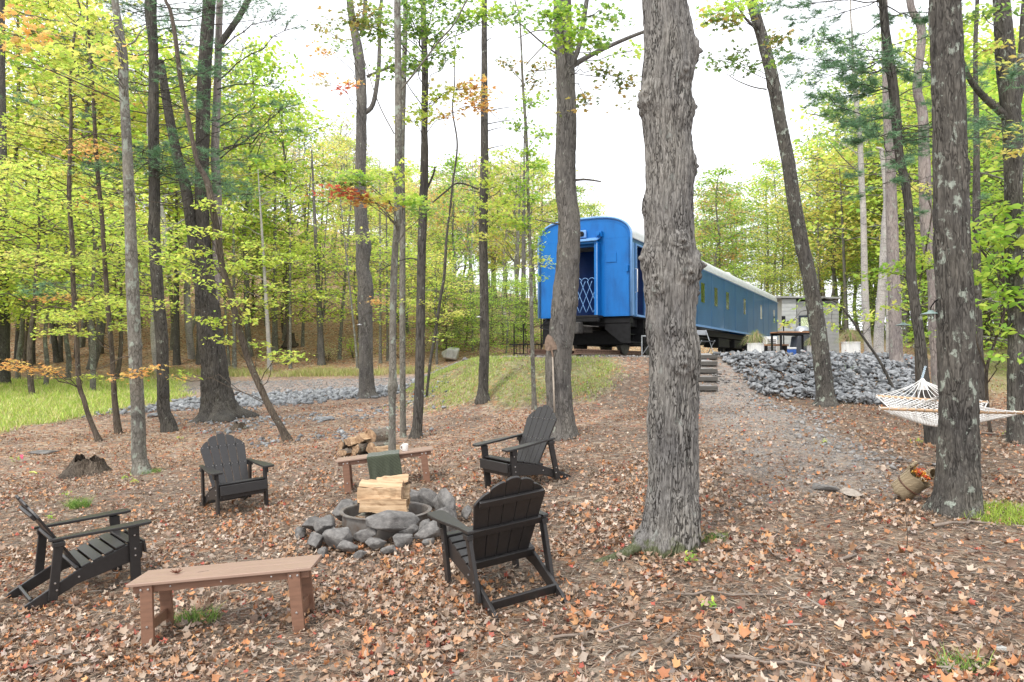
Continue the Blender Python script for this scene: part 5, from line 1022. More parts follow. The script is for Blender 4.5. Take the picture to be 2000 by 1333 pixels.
T21 = Tree('maple_tree', [(1751, 726, 30), (1750, 700, 25), (1748, 610, 24), (1745, 529, 23), (1741, 400, 21), (1738, 300, 18), (1733, 225, 16), (1730, 100, 14)], A['pink'], 'light grey trunk on the lawn between the hanging lamp and the leaning trunk', seg=20, ring=.08, Y=19.5)
T22 = Tree('maple_tree', [(1716, 706, 21), (1717, 642, 18), (1724, 545, 16), (1728, 450, 14), (1732, 380, 13), (1722, 300, 8)], A['pale'], 'pale trunk with a broken top behind the rock pile', seg=16, ring=.08, Y=22, up=.2)
T23 = Tree('maple_tree', [(1838, 760, 30), (1832, 700, 25), (1826, 642, 23), (1823, 545, 22), (1810, 450, 22), (1806, 337, 22), (1802, 225, 18), (1791, 169, 16), (1800, 64, 16), (1782, 22, 14), (1775, -10, 13)], A['pink'], 'rough pinkish grey trunk just left of the thick lichened trunk', seg=24, ring=.07, Y=15)
pines(T23, 14, 60, 420, 50, 140, (-1, 1), .9, 8, .1, .010)
T23b = Tree('birch_tree', [(1736, 690, 12), (1737, 560, 11), (1739, 450, 12), (1742, 360, 11), (1736, 250, 10), (1728, 130, 7)], A['pale'], 'pale birch trunk standing far behind the light grey trunk', seg=12, ring=.1, Y=34)
T25 = Tree('maple_tree', [(1995, 866, 56), (1990, 840, 40), (1987, 740, 34), (1987, 610, 32), (1980, 512, 30), (1979, 450, 30), (1979, 300, 34), (1975, 225, 34), (1964, 112, 35), (1956, 8, 30), (1954, -20, 30)], A['lich'], 'grey forked trunk at the right edge of the picture', seg=48, ring=.04, fur=.1)
T25.limb([(1975, 240), (1950, 215), (1922, 190), (1898, 161), (1881, 124), (1874, 100)], 16, 7, -.2); T25.limb([(1978, 230), (1995, 140), (2003, 30), (2008, -40)], 20, 16)
for a_ in [(1960, 80, 40, 16, 30, YE), (1980, 120, 36, 20, 30, YE), (1965, 270, 36, 20, 50, YE), (1985, 300, 30, 16, 30, YE), (1950, 20, 50, 20, 60, GR), (1900, 30, 30, 20, 40, GR), (1900, 90, 26, 16, 30, LG)]: T25.spray(*a_, size=.075, kind='oval', dy=-.6)
T26 = Tree('maple_tree', [(1915, 760, 20), (1912, 707, 17), (1908, 560, 15), (1907, 412, 14), (1907, 244, 10), (1905, 100, 8)], A['dark'], 'dark trunk seen behind the right edge of the thick lichened trunk', seg=18, ring=.08, Y=15.5)
T27 = Tree('dogwood_sapling', [(1935, 850, 7), (1930, 805, 6), (1927, 724, 6), (1945, 662, 5), (1962, 600, 5), (1950, 540, 4.5), (1925, 500, 4), (1902, 470, 3)], A['brown'], 'thin dogwood sapling with large green leaves behind the hammock bar', 'tree', seg=10, ring=.05, up=.2, fur=.04)
T27.limb([(1927, 724), (1915, 690), (1905, 655), (1902, 561), (1900, 520)], 4, 2.5); T27.limb([(1962, 600), (1985, 640), (2005, 680)], 4, 3); T27.limb([(1950, 560), (1975, 520), (2005, 480)], 4, 2); T27.limb([(1962, 600), (1958, 500), (1940, 440), (1955, 400)], 4, 2)
for a_ in [(1930, 470, 40, 18, 44, LG), (1980, 440, 36, 18, 44, LG), (1950, 520, 44, 16, 50, LG), (1990, 520, 34, 18, 40, LG), (1975, 570, 34, 16, 40, LG), (1920, 540, 30, 14, 30, LG), (1990, 600, 26, 14, 30, LG), (1985, 400, 30, 16, 30, LG), (1915, 600, 20, 12, 14, LG), (1960, 640, 30, 14, 24, LG), (1990, 470, 34, 16, 40, YG), (1900, 440, 20, 12, 18, LG), (1960, 690, 22, 10, 14, LG)]: T27.spray(*a_, size=.115, kind='oval', dy=-.8, tilt=.7, base=a_[1] + 60)
T28 = Tree('leaning_sapling', [(1747, 766, 7), (1738, 745, 6), (1717, 704, 5.5), (1690, 665, 5), (1675, 642, 5), (1655, 614, 4), (1635, 592, 3.5), (1610, 583, 3), (1590, 585, 2.5)], A['dark'], 'thin dark sapling arching left over the rock pile with yellow green leaves', 'tree', seg=8, ring=.05, up=0, fur=.03)
for a_ in [(1580, 590, 26, 14, 34, LG), (1600, 612, 24, 10, 24, YG), (1540, 634, 16, 12, 20, YG), (1528, 636, 8, 5, 6, YE), (1640, 600, 26, 12, 20, YG), (1690, 612, 24, 10, 20, YG), (1720, 622, 20, 8, 16, YG), (1625, 640, 20, 12, 16, YG)]: T28.spray(*a_, size=.09, kind='oval', frm=(1620, 590) if a_[0] < 1650 else (1685, 655), tilt=.7)
T29 = Tree('maple_sapling', [(1790, 720, 4), (1788, 640, 4), (1795, 560, 4), (1810, 480, 3), (1820, 420, 3)], A['brown'], 'slender sapling with bright leaves in front of the pinkish grey trunk', 'tree', seg=8, ring=.06, up=0, Y=12.)
for a_ in [(1760, 520, 50, 12, 50, LG), (1800, 505, 44, 14, 50, YG), (1720, 530, 34, 10, 30, LG), (1810, 470, 36, 14, 40, LG), (1770, 560, 30, 10, 22, YG), (1740, 600, 24, 10, 22, YG), (1820, 520, 20, 12, 26, LG), (1785, 655, 16, 8, 14, LG), (1810, 355, 10, 10, 8, YE), (1808, 372, 12, 6, 8, YE)]: T29.spray(*a_, size=.10, kind='maple', tilt=.6)
for t_ in (T21, T22, T23, T23b, T25, T26, T27, T28, T29): t_.done()
# slim trunks standing along the foot of the hill
SL = [(33, 716, 10, 520, 'dark'), (63, 712, 9, 560, 'dark'), (48, 722, 6, 600, 'brown'), (118, 708, 8, 590, 'dark'), (345, 714, 12, 555, 'dark'), (390, 712, 12, 540, 'dark'), (458, 723, 8, 520, 'smooth'), (447, 716, 5, 560, 'smooth'), (527, 727, 9, 450, 'pale'), (537, 686, 11, 480, 'smooth'), (567, 721, 6, 470, 'smooth'), (591, 677, 6, 480, 'smooth'), (628, 713, 13, 480, 'grey'), (620, 700, 4, 520, 'smooth'),
      (663, 702, 7, 560, 'smooth'), (698, 722, 5, 560, 'smooth'), (743, 711, 6, 560, 'smooth'), (757, 706, 5, 540, 'smooth'), (913, 655, 5, 470, 'pale'), (1022, 662, 11, 500, 'grey'), (1008, 655, 6, 520, 'smooth'), (147, 700, 5, 560, 'brown'), (200, 690, 5, 560, 'brown'), (1655, 690, 8, 560, 'grey'), (1600, 690, 4, 560, 'smooth')]
desc = ['dark', 'dark', 'brown', 'dark', 'dark', 'dark', 'pale grey', 'thin grey', 'whitish birch like', 'grey', 'thin grey', 'thin grey', 'thick rough grey', 'very thin grey']
for k, (px, py, w_, _, mt) in enumerate(SL):
    Y_ = hit(px, py).y; lean_ = rng.normal(0, 10)
    if k == 2: lean_ = 20
    pts = [(px, py, w_ * 1.3), (px + lean_ * .1, py - 40, w_), (px + lean_ * .5, py - 140, w_ * .8), (px + lean_, py - 260, w_ * .55), (px + lean_ * 1.6, py - 360 - 60 * rng.uniform(), w_ * .2)]
    dsc = {'dark': 'dark', 'brown': 'thin brown', 'smooth': 'slim grey', 'pale': 'slim whitish', 'grey': 'rough grey'}[mt]
    t_ = Tree('forest_tree', pts, A[mt], dsc + ' trunk at the foot of the wooded hill', seg=10, ring=.3, Y=Y_, up=0, fur=.05, group='trees along the foot of the hill')
    wide = 90 if px < 1000 else 50
    for q in range(9 if px < 1000 else 5):
        t_.spray(px + rng.normal(0, wide * .6), rng.uniform(330, 590) if px < 700 else rng.uniform(360, 590), rng.uniform(24, 50), rng.uniform(5, 11), 44, YG if rng.uniform() < .7 else YE, size=.17, kind='quad', tilt=.5, dy=rng.uniform(-2, 3))
    t_.done()
Xl = ['dark trunk leaning right at the foot of the hill, left of the curved sapling']
T30 = Tree('leaning_tree', [(112, 708, 14), (108, 680, 11), (100, 620, 10), (93, 570, 9), (88, 520, 8), (84, 440, 6)], A['dark'], Xl[0], seg=10, ring=.2, up=2); T30.done()

# ---------------------------------------------------------------- the forest behind, each tree a copy of one of a few kinds
def proto(kind, h, lo, cr, pal, n, ls, bk, seed, nb=24, lean=0., flat=.35, stiff=.35, prof=None):
    s = np.random.default_rng(seed); global rng; keep = rng; rng = s
    n = int(n * .92); ls = ls * .78; root = empty(kind, (0, 0, 0)); x = np.cumsum(s.normal(0, .012 * h, 8)) + np.linspace(0, lean * h, 8); y = np.cumsum(s.normal(0, .012 * h, 8)); z = np.linspace(-.3, h * .97, 8); x -= x[0]; y -= y[0]
    r0 = .0085 * h + .03; rad = np.linspace(1, .12, 8) ** .9 * r0; t = Tubes(7); c = crspline(np.c_[x, y, z, rad], 22); t.add(c[:, :3], c[:, 3]); L = Leaves('quad')
    for i in range(nb):
        u = (i + s.uniform(0, 1)) / nb; zz = lo + (h * .95 - lo) * u; j = int(np.argmin(abs(c[:, 2] - zz))); p = c[j, :3]; az = i * 2.4 + s.normal(0, .5); pr = (math.sin(math.pi * min(1, (u + .18) / 1.18)) ** .7) if prof is None else prof(u)
        ln = cr * pr * s.uniform(.65, 1.15) + .25; e = p + np.array([math.cos(az) * ln, math.sin(az) * ln, ln * s.normal(stiff, .15)]); bl = wig(p, e, 6, .04, .05); t.add(bl, np.linspace(max(.02, c[j, 3] * .4), .012, 6))
        m = max(2, int(n / nb / 16))
        for q in range(m):
            tt = s.uniform(.35, 1.05); b0 = bl[min(5, int(tt * 5.4))]; o_ = s.normal(0, 1, 3) * np.array([.30, .30, .14]) * ln * .75; e2 = b0 + o_; t.add(wig(b0, e2, 3, .03), [.012, .009, .006])
            L.add(e2 + s.normal(0, 1, (16, 3)) * np.array([1, 1, flat]) * (.12 * cr + .12), ls, pal, .55)
    link('trunk', t.mesh('trunk'), BK[bk], root); link('crown', L.mesh('crown'), LEAF, root); rng = keep
    KIDS[root] = list(root.children); 
    return root, h
fin = lambda u: (1 - u) ** .8 + .1
KINDS_ = {
 'yel': [proto('forest_tree', 15, 5.0, 3.2, p_, 4200, .27, b_, 10 + i) for i, (p_, b_) in enumerate([(YG, 'smooth'), (YE, 'grey'), ([*YG, *LG], 'smooth'), ([*YE, *YG], 'pale'), ([*DULL, *YG], 'smooth')])],
 'or': [proto('forest_tree', 14, 5.5, 3.0, p_, 3600, .27, b_, 30 + i) for i, (p_, b_) in enumerate([([*OR, *YE], 'smooth'), ([*DULL, *OR], 'grey')])],
 'gr': [proto('forest_tree', 15, 3.5, 3.2, p_, 4400, .27, b_, 40 + i) for i, (p_, b_) in enumerate([(GR, 'grey'), ([*GR, *LG], 'smooth'), ([*LG, *YG], 'pale'), ([*GR, *YE], 'smooth')])],
 'un': [proto('understory_tree', 7, 2.3, 2.2, p_, 3000, .16, b_, 50 + i, nb=26, flat=.22, stiff=.15) for i, (p_, b_) in enumerate([(YG, 'smooth'), (YG, 'brown'), ([*YG, *YE], 'smooth'), ([*YG, *LG], 'smooth'), (YE, 'smooth')])],
 'ug': [proto('understory_tree', 7, .5, 2.4, p_, 3600, .15, b_, 60 + i, nb=30, flat=.2, stiff=.05) for i, (p_, b_) in enumerate([(LG, 'smooth'), ([*GR, *LG], 'brown'), (LG, 'brown')])],
 'pn': [proto('conifer_tree', 16, 3.0, 2.8, PN, 6500, .16, 'dark', 70, nb=40, flat=.3, stiff=.0, prof=fin), proto('conifer_tree', 15, 4.0, 2.6, [*PN, GR[1]], 5600, .17, 'dark', 71, nb=36, flat=.3, stiff=.05, prof=fin)],
 'bare': [proto('forest_tree', 14, 5, 3.4, DULL, 700, .22, 'smooth', 80, nb=36, stiff=.8)],
}
used = set(); placed = []
def put(kind, X_, Y_, h, lab, cat, grp):
    r0, h0 = KINDS_[kind][int(rng.integers(0, len(KINDS_[kind])))]
    if r0 in used: r = copy_tree(r0)
    else: r = r0; used.add(r0)
    s = h / h0; r.location = (X_, Y_, g1(X_, Y_) - .05); r.scale = (s * rng.uniform(.9, 1.25), s * rng.uniform(.9, 1.25), s); r.rotation_euler = (rng.normal(0, .02), rng.normal(0, .02), rng.uniform(0, 6.28)); tag(r, lab, cat, grp); placed.append((X_, Y_)); return r
SKY_PX = [-400, 0, 300, 420, 520, 600, 680, 740, 850, 960, 1050, 1120, 1180, 1230, 1300, 1370, 1400, 1450, 1510, 1560, 1620, 1700, 1800, 2000, 2400]
SKY_Y = [-120, -20, 90, 160, 205, 200, 215, 290, 325, 190, 150, 340, 420, 440, 430, 380, 300, 265, 260, 300, 200, 60, -40, -200, -200]
def free(X_, Y_, d):
    return all((a - X_) ** 2 + (b_ - Y_) ** 2 > d * d for a, b_ in placed)
def forest(n, px0, px1, Y0, Y1, kinds, lab, grp, dmin, hmin, hmax, cat='tree', top=None, clear=None):
    c = 0
    for _ in range(n * 30):
        if c >= n: break
        px = rng.uniform(px0, px1); Y_ = math.sqrt(rng.uniform(Y0 ** 2, Y1 ** 2)); X_ = (px - CX) / F * Y_
        if not free(X_, Y_, dmin) or float(sdist(X_, Y_)) < 2.2 or (clear and clear(X_, Y_)): continue
        zt = HZ + (705 - (np.interp(px, SKY_PX, SKY_Y) if top is None else top(px))) * Y_ / F; h = (zt - g1(X_, Y_)) * rng.uniform(.72, 1.02)
        if h < hmin: continue
        ks, ws = zip(*kinds); kd = ks[int(rng.choice(len(ks), p=np.array(ws) / sum(ws)))]
        put(kd, X_, Y_, min(h, hmax * rng.uniform(.8, 1.05)), lab(kd), cat, grp); c += 1
    return c
nm = {'yel': 'yellow green', 'or': 'orange and yellow', 'gr': 'green', 'pn': 'dark green conifer', 'bare': 'nearly bare', 'un': 'yellow green', 'ug': 'fresh green'}
def LB(txt): return lambda k: (nm[k] + (' tree ' if k != 'pn' else ' ') + txt)
n1 = forest(56, -150, 760, 44, 100, [('yel', 6), ('or', 1.6), ('bare', 2.5), ('gr', .7), ('pn', .5)], LB('among the crowd on the hillside left of the railway car'), 'trees covering the left hillside', 2.6, 5, 19)
n2 = forest(40, 740, 1130, 48, 100, [('yel', 4), ('gr', 2), ('or', 2), ('bare', 1)], LB('on the low hill straight behind the slim trunks'), 'trees on the hill in the middle', 2.8, 4, 15)
n3 = forest(30, 1120, 1620, 66, 110, [('yel', 2), ('gr', 5), ('or', .3), ('pn', .8)], LB('rising behind the roof of the railway car'), 'trees behind the railway car', 3.2, 4, 19)
n4 = forest(56, 1600, 2150, 38, 90, [('yel', 3), ('gr', 7), ('or', .25), ('pn', 1.8), ('un', 1)], LB('beyond the lawn to the right of the rock pile'), 'trees beyond the lawn', 2.6, 6, 24)
n11 = forest(10, -60, 560, 37, 46, [('yel', 5), ('gr', 1)], LB('among the crowd at the foot of the left hill'), 'trees covering the left hillside', 2.6, 9, 24, top=lambda px: np.interp(px, [0, 300, 480, 600], [-220, -120, 20, 160]))
n5 = forest(38, -150, 860, 39.5, 62, [('un', 7), ('ug', 1)], LB('in the undergrowth at the foot of the hill'), 'small trees under the taller ones', 1.9, 3, 7.5, top=lambda px: 380)
n6 = forest(12, 835, 1060, 40, 48, [('ug', 7)], LB('with layered boughs left of the railway car'), 'fresh green young trees left of the railway car', 1.4, 2, 5.5, top=lambda px: 500)
n7 = forest(34, 1600, 2120, 44, 64, [('un', 2), ('ug', 5)], LB('filling the gap below the tall trees right'), 'small trees beyond the lawn', 1.8, 3, 8, top=lambda px: 420)
n8 = forest(16, -260, 250, 24, 38, [('un', 1), ('yel', .4)], LB('between the grass strip and the left edge'), 'small trees at the left edge', 2.0, 3, 9, top=lambda px: 120, clear=lambda X_, Y_: X_ > -13 or Y_ < 34 and X_ > -16)
n9 = forest(14, 1990, 2400, 24, 36, [('gr', 1), ('ug', 1)], LB('close to the right edge of the picture'), 'trees by the right edge', 2.4, 4, 12)
n10 = forest(14, 1380, 1640, 52, 66, [('ug', 2), ('un', 2)], LB('low behind the far end of the railway car'), 'low trees behind the car end', 2.2, 3, 7, top=lambda px: 420, clear=lambda X_, Y_: abs(X_ / Y_ * F + 1000 - 1560) < 60 and Y_ < 54)
print('forest', n1, n2, n3, n4, n5, n6, n7, n8, n9, n10)
for k in KINDS_.values():
    for r, h in k:
        if r not in used:
            for c in KIDS[r]: bpy.data.objects.remove(c)
            bpy.data.objects.remove(r)
# low bushes along the bank
def bush(px, py, rad, n, pal, lab, ls=.09):
    h = hit(px, py); r = empty('bush', h, 0, lab, 'bush', 'bushes on the bank behind the track'); t = Tubes(4); L_ = Leaves('quad')
    for i in range(14):
        a = rng.uniform(0, 6.28); e = np.array([math.cos(a) * rad * rng.uniform(.2, 1), math.sin(a) * rad * .6, rad * rng.uniform(.3, 1.0)]); t.add(wig((0, 0, -.05), e, 5, .05, .1), np.linspace(.012, .004, 5)); L_.add(e + rng.normal(0, .16 * rad, (n // 14, 3)), ls, pal, .7)
    link('branches', t.mesh('branches'), BK['brown'], r); link('crown', L_.mesh('crown'), LEAF, r)
for k, (px, py) in enumerate([(930, 668), (965, 672), (1005, 676), (900, 662), (1075, 668), (870, 672), (1040, 672), (820, 690), (780, 700), (640, 706), (690, 700), (985, 660)]):
    bush(px, py, rng.uniform(.7, 1.3), 420, [YG, DULL, LG, DULL][k % 4], ['yellow green', 'dry tan', 'fresh green', 'straw coloured'][k % 4] + ' low bush on the bank behind the track')
# ---------------------------------------------------------------- adirondack chairs
CH = simple('charcoal_lumber', (.024, .022, .0215), .42, nscale=30, namt=.12, bump=.12, stretch=(1, 1, 1), spec=.5, bdist=.003)
BOLT = simple('bolt_steel', (.6, .6, .6), .3, .9, bump=0)
def make_chair():
    r = empty('adirondack_chair', (0, 0, 0)); ch = []
    def pt(name, mb, **k): o = mb.build(name, CH, r, bevel=.005, **k); ch.append(o); return o
    bo = MB()
    # side rails from the front down to the ground at the back; y forward
    side = [(.40, .24), (.41, .375), (.30, .385), (-.10, .26), (-.52, .05), (-.56, 0), (-.42, 0), (-.10, .145)]
    for s_ in (-1, 1):
        m = MB(); m.prism(side, Matrix(((0, 0, 1, s_ * .262), (1, 0, 0, 0), (0, 1, 0, 0), (0, 0, 0, 1))), .026); pt('side_rail', m)
        m = MB(); m.box((s_ * .292, .335, .265), (.03, .085, .53)); pt('front_leg', m)
        m = MB(); m.bar((s_ * .292, -.30, .06), (s_ * .298, -.235, .545), .03, .07, up=(0, 1, 0)); pt('rear_post', m)
        arm = [(-.055, .47), (.045, .47), (.07, .44), (.072, .30), (.055, .12), (.02, -.12), (.012, -.30), (-.035, -.31), (-.045, -.1), (-.06, .1), (-.07, .42)]
        m = MB(); m.prism([(s_ * x, y) for x, y in arm], Matrix.Translation((s_ * .31, 0, .545 + .012)), .024); pt('armrest', m)
        m = MB(); m.box((s_ * .318, .33, .505), (.022, .07, .075)); pt('arm_bracket', m)
        m = MB(); m.box((s_ * .30, -.24, .515), (.05, .09, .04)); pt('arm_bracket', m)
        for (y, z) in ((.335, .34), (.335, .28), (.335, .46), (-.28, .20), (-.27, .14), (-.44, .05), (-.1, .2)):
            bo.lathe([(0, 0), (.008, 0), (.008, .005), (0, .006)], 8, (s_ * (.308 if y != -.1 and y != -.44 else .276), y, z), M=Matrix.Rotation(R(90 * s_), 3, 'Y'))
        for (y, z) in ((.36, .3), (-.2, .235)): bo.box((s_ * .27, y, z), (.02, .01, .01))
    # seat slats along the curved top of the rails
    tops = [(.405, .392), (.318, .394), (.228, .372), (.138, .343), (.048, .312), (-.042, .282)]
    for i, (y, z) in enumerate(tops[1:]):
        an = math.atan2(tops[i][1] - z, tops[i][0] - y); m = MB(); m.box((0, y, z + .004), (.56, .078, .02), (an, 0, 0)); pt('seat_slat', m)
    m = MB(); m.box((0, .424, .335), (.56, .022, .115), (.1, 0, 0)); pt('front_apron', m)
    m = MB(); m.box((0, .39, .25), (.50, .02, .05)); pt('front_stretcher', m)
    # reclined back: fanned slats with rounded tops
    rec = R(31); B0 = Vector((0, -.055, .235)); ux = Vector((0, -math.sin(rec), math.cos(rec)))
    def BM(s_off, th): # matrix from (x along width, y along slat) to chair space
        n = Vector((0, math.cos(rec), math.sin(rec))); M = Matrix.Identity(4)
        M.col[0][:3] = (1, 0, 0); M.col[1][:3] = ux; M.col[2][:3] = n; M.translation = B0 + n * s_off; return M
    wt, wb, gap = .108, .084, .005
    lens = [.70, .79, .825, .79, .70]
    for k in range(5):
        cb_ = (k - 2) * (wb + gap); ct = (k - 2) * (wt + gap); Ls = lens[k]
        e0 = {0: -.055, 1: -.024, 2: 0, 3: .024, 4: .055}[k]; n = 8; pts = [(cb_ - wb / 2, 0), (cb_ + wb / 2, 0)]
        xr, xl = ct + wt / 2, ct - wt / 2
        for q in range(n + 1):
            a = math.pi * q / n; x = ct + wt / 2 * math.cos(a); hh_ = .024 * math.sin(a) + e0 * 1.0 * (-(x - ct) / (wt / 2)) * (.9 if k != 2 else 0); pts.append((x, Ls + hh_ - .045))
        m = MB(); m.prism(pts, BM(0, 0), .02); pt('back_slat', m)
        for yy in (.36, .62, Ls * 0 + .02 + .0):
            for dx in (-.03, .03):
                c = BM(.0115, 0) @ Vector((cb_ + (ct - cb_) * yy / Ls + dx, yy, 0)); bo.box(c, (.009, .009, .009))
    for yy, wd, hh_ in ((.625, .50, .055), (.36, .58, .06), (.035, .54, .075)):
        m = MB(); c = BM(-.024, 0) @ Vector((0, yy, 0)); m.box(c, (wd, .026, hh_), (rec, 0, 0)); pt('back_rail', m)
    m = MB(); m.box((0, -.435, .07), (.50, .024, .07), (.35, 0, 0)); pt('rear_stretcher', m)
    o = bo.build('bolts', BOLT, r); o['kind'] = 'stuff'; ch.append(o)
    KIDS[r] = ch; return r
def ground_rz(px, py): h = hit(px, py); return h
# x, y of the chair origin, facing angle
c0 = make_chair()
def place_chair(r, x, y, face, lab):
    rz = math.atan2(face[1], face[0]) - math.pi / 2
    c, s = math.cos(rz), math.sin(rz)
    fz = g1(x - s * .335, y + c * .335); bz = g1(x + s * .5, y - c * .5); lz = g1(x - c * .29, y - s * .29); rz_ = g1(x + c * .29, y + s * .29)
    r.location = (x, y, (fz * .5 + bz * .35) / .85 - .008); r.rotation_mode = 'XYZ'
    pitch = math.atan2(fz - bz, .835); roll = -math.atan2(rz_ - lz, .58)
    r.rotation_euler = (Matrix.Rotation(rz, 3, 'Z') @ Matrix.Rotation(pitch, 3, 'X') @ Matrix.Rotation(roll * .9, 3, 'Y')).to_euler()
    tag(r, lab, 'chair', 'charcoal adirondack chairs around the fire pit')
place_chair(c0, *CHAIR[0])
for a_ in CHAIR[1:]: place_chair(copy_tree(c0), *a_)
# ---------------------------------------------------------------- benches
BR = simple('brown_lumber', (.20, .105, .066), .5, nscale=14, namt=.14, bump=.15, stretch=(.4, 3, 3), bdist=.003); BRT = simple('brown_lumber_top', (.31, .21, .16), .42, nscale=10, namt=.10, bump=.15, stretch=(.3, 4, 4), bdist=.003)
def make_bench(Lb=1.28):
    r = empty('bench', (0, 0, 0)); ch = []
    def pt(n, m, mat=BR): o = m.build(n, mat, r, bevel=.004); ch.append(o)
    for s_ in (-1, 1): m = MB(); m.box((0, s_ * .088, .435), (Lb, .171, .022)); pt('seat_plank', m, BRT)
    for s_ in (-1, 1): m = MB(); m.box((0, s_ * .125, .395), (Lb - .06, .024, .055)); pt('apron', m)
    for x in (-1, 1):
        m = MB(); m.box((x * (Lb / 2 - .16), 0, .395), (.022, .22, .05)); pt('end_rail', m)
        for y in (-1, 1):
            m = MB(); m.bar((x * (Lb / 2 - .12), y * .155, 0), (x * (Lb / 2 - .13), y * .145, .422), .085, .03, up=(0, 1, 0)); pt('leg', m)
        m = MB(); m.box((x * (Lb / 2 - .122), 0, .13), (.024, .28, .07)); pt('stretcher', m)
    m = MB()
    for x in (-1, 1):
        for y in (-1, 1):
            for dx, z in ((-.025, .398), (.025, .398), (0, .14)): m.lathe([(0, 0), (.008, 0), (.008, .005), (0, .006)], 8, (x * (Lb / 2 - .125) + dx, y * .168, z), M=Matrix.Rotation(R(-90 * y), 3, 'X'))
    for x in np.linspace(-.35, .35, 3): m.lathe([(0, 0), (.006, 0), (.006, .004), (0, .005)], 8, (x, -.138, .398), M=Matrix.Rotation(R(90), 3, 'X'))
    o = m.build('bolts', BOLT, r); o['kind'] = 'stuff'; ch.append(o); KIDS[r] = ch; return r
def place_bench(r, x, y, rz, lab):
    c, s = math.cos(rz), math.sin(rz); a, b_ = g1(x - c * .5, y - s * .5), g1(x + c * .5, y + s * .5)
    r.location = (x, y, (a + b_) / 2 - .006); r.rotation_euler = (Matrix.Rotation(rz, 3, 'Z') @ Matrix.Rotation(-math.atan2(b_ - a, 1.0), 3, 'Y')).to_euler(); tag(r, lab, 'bench', 'brown benches by the fire pit')
b0 = make_bench(); place_bench(b0, *BENCH[0], 'brown bench in the foreground with a dried seed stalk on top'); b1 = copy_tree(b0); place_bench(b1, *BENCH[1], 'brown bench behind the fire pit with a green blanket and mug')
bpy.context.view_layer.update()
def onb(b_, x, y, z): return b_.matrix_world @ Vector((x, y, z))
# seed stalk on the near bench
m = MB()
for k in range(16): a = rng.uniform(0, 6.28); e = Vector((math.cos(a) * rng.uniform(.01, .06), math.sin(a) * .03, rng.uniform(.004, .035))); m.tube([(0, 0, .004), e * .6, e], [.002, .004, .001], 4)
m.tube([(0, 0, .004), (.02, .01, .05), (.03, .015, .07)], .0015, 4)
q = onb(b0, -.36, .0, .447); tag(m.build('seed_stalk', simple('dried_stalk', (.16, .06, .035), .8), loc=q), 'small reddish dried seed stalk lying on the near bench', 'seed stalk')
m = MB(); m.tube([(0, 0, .003), (.12, .03, .004), (.24, .02, .004)], .0012, 4); tag(m.build('twig', STICK, loc=onb(b0, -.2, -.03, .447), rot=(0, 0, .3)), 'thin straight twig lying on the near bench', 'twig')
# blanket
nu, nv = 40, 60; Vb = []; wB = .42
for j in range(nv + 1):
    s_ = j / nv * 1.12
    for i in range(nu + 1):
        x = (i / nu - .5) * wB; fold = .010 * math.sin(x * 40 + s_ * 3) + .006 * math.sin(x * 71 + 1)
        if s_ < .30: y, z = -.19 + 0 + (0), .0; y = .185; z = .447 - (.30 - s_); y += .012 + fold * (1 - s_ / .3)
        elif s_ < .72: y = .185 - (s_ - .30) / .42 * .40 + 0; z = .4545 + .003 * math.sin(x * 30) + .004 * math.sin(s_ * 60) * (abs(y) < .16)
        else: d_ = s_ - .72; y = -.215 - .008 + fold * min(1, d_ * 5) - .02 * d_; z = .447 - d_ * 1.02
        if s_ >= .72 and d_ < .02: z = .4535 - d_ * .5
        Vb.append((x + (s_ - .72) * .06 * (s_ > .72), y, z))
Qb = [(j * (nu + 1) + i, j * (nu + 1) + i + 1, (j + 1) * (nu + 1) + i + 1, (j + 1) * (nu + 1) + i) for j in range(nv) for i in range(nu)]
mt, nt, b = newmat('green_blanket'); v = mapping(nt, (1, .3, 1)); wv = nd(nt, 'ShaderNodeTexWave', {'Vector': mapping(nt, (1, 1, 1)), 'Scale': 14., 'Distortion': .6}, bands_direction='DIAGONAL'); nz_ = nd(nt, 'ShaderNodeTexNoise', {'Scale': 60., 'Detail': 4})
rr_ = ramp(nt, nz_.outputs[0], [(.3, (.03, .038, .022)), (.7, (.068, .08, .05))]); nt.links.new(rr_.outputs[0], b.inputs['Base Color']); b.inputs['Roughness'].default_value = .95; b.inputs['Sheen Weight'].default_value = .3
bp = nd(nt, 'ShaderNodeBump', {'Height': wv.outputs[0], 'Strength': .5, 'Distance': .006}); nt.links.new(bp.outputs[0], b.inputs['Normal'])
o = link('blanket', np_mesh('blanket', np.array(Vb), np.array(Qb), smooth=True), mt); o.matrix_world = b1.matrix_world @ Matrix.Translation((-.02, 0, 0)); tag(o, 'dark green quilted blanket draped over the bench behind the fire pit', 'blanket')
sm = o.modifiers.new('thickness', 'SOLIDIFY'); sm.thickness = .007; sm.offset = 1
CER = simple('white_ceramic', (.80, .80, .78), .25, nscale=5, namt=.03, bump=0, coat=.3)
mg = empty('mug', onb(b1, .27, -.02, .4465), .3, 'white mug standing on the far bench right of the blanket', 'mug')
m = MB(); m.lathe([(0, .0), (.032, 0), (.038, .006), (.042, .09), (.042, .095), (.038, .095), (.036, .01), (0, .008)], 28); m.build('cup', CER, mg, smooth=True)
m = MB(); m.tube([(-.040 - .026 * math.sin(a), 0, .048 + .028 * math.cos(a)) for a in np.linspace(0.1, math.pi - .1, 12)], .005, 8); m.build('handle', CER, mg, smooth=True)
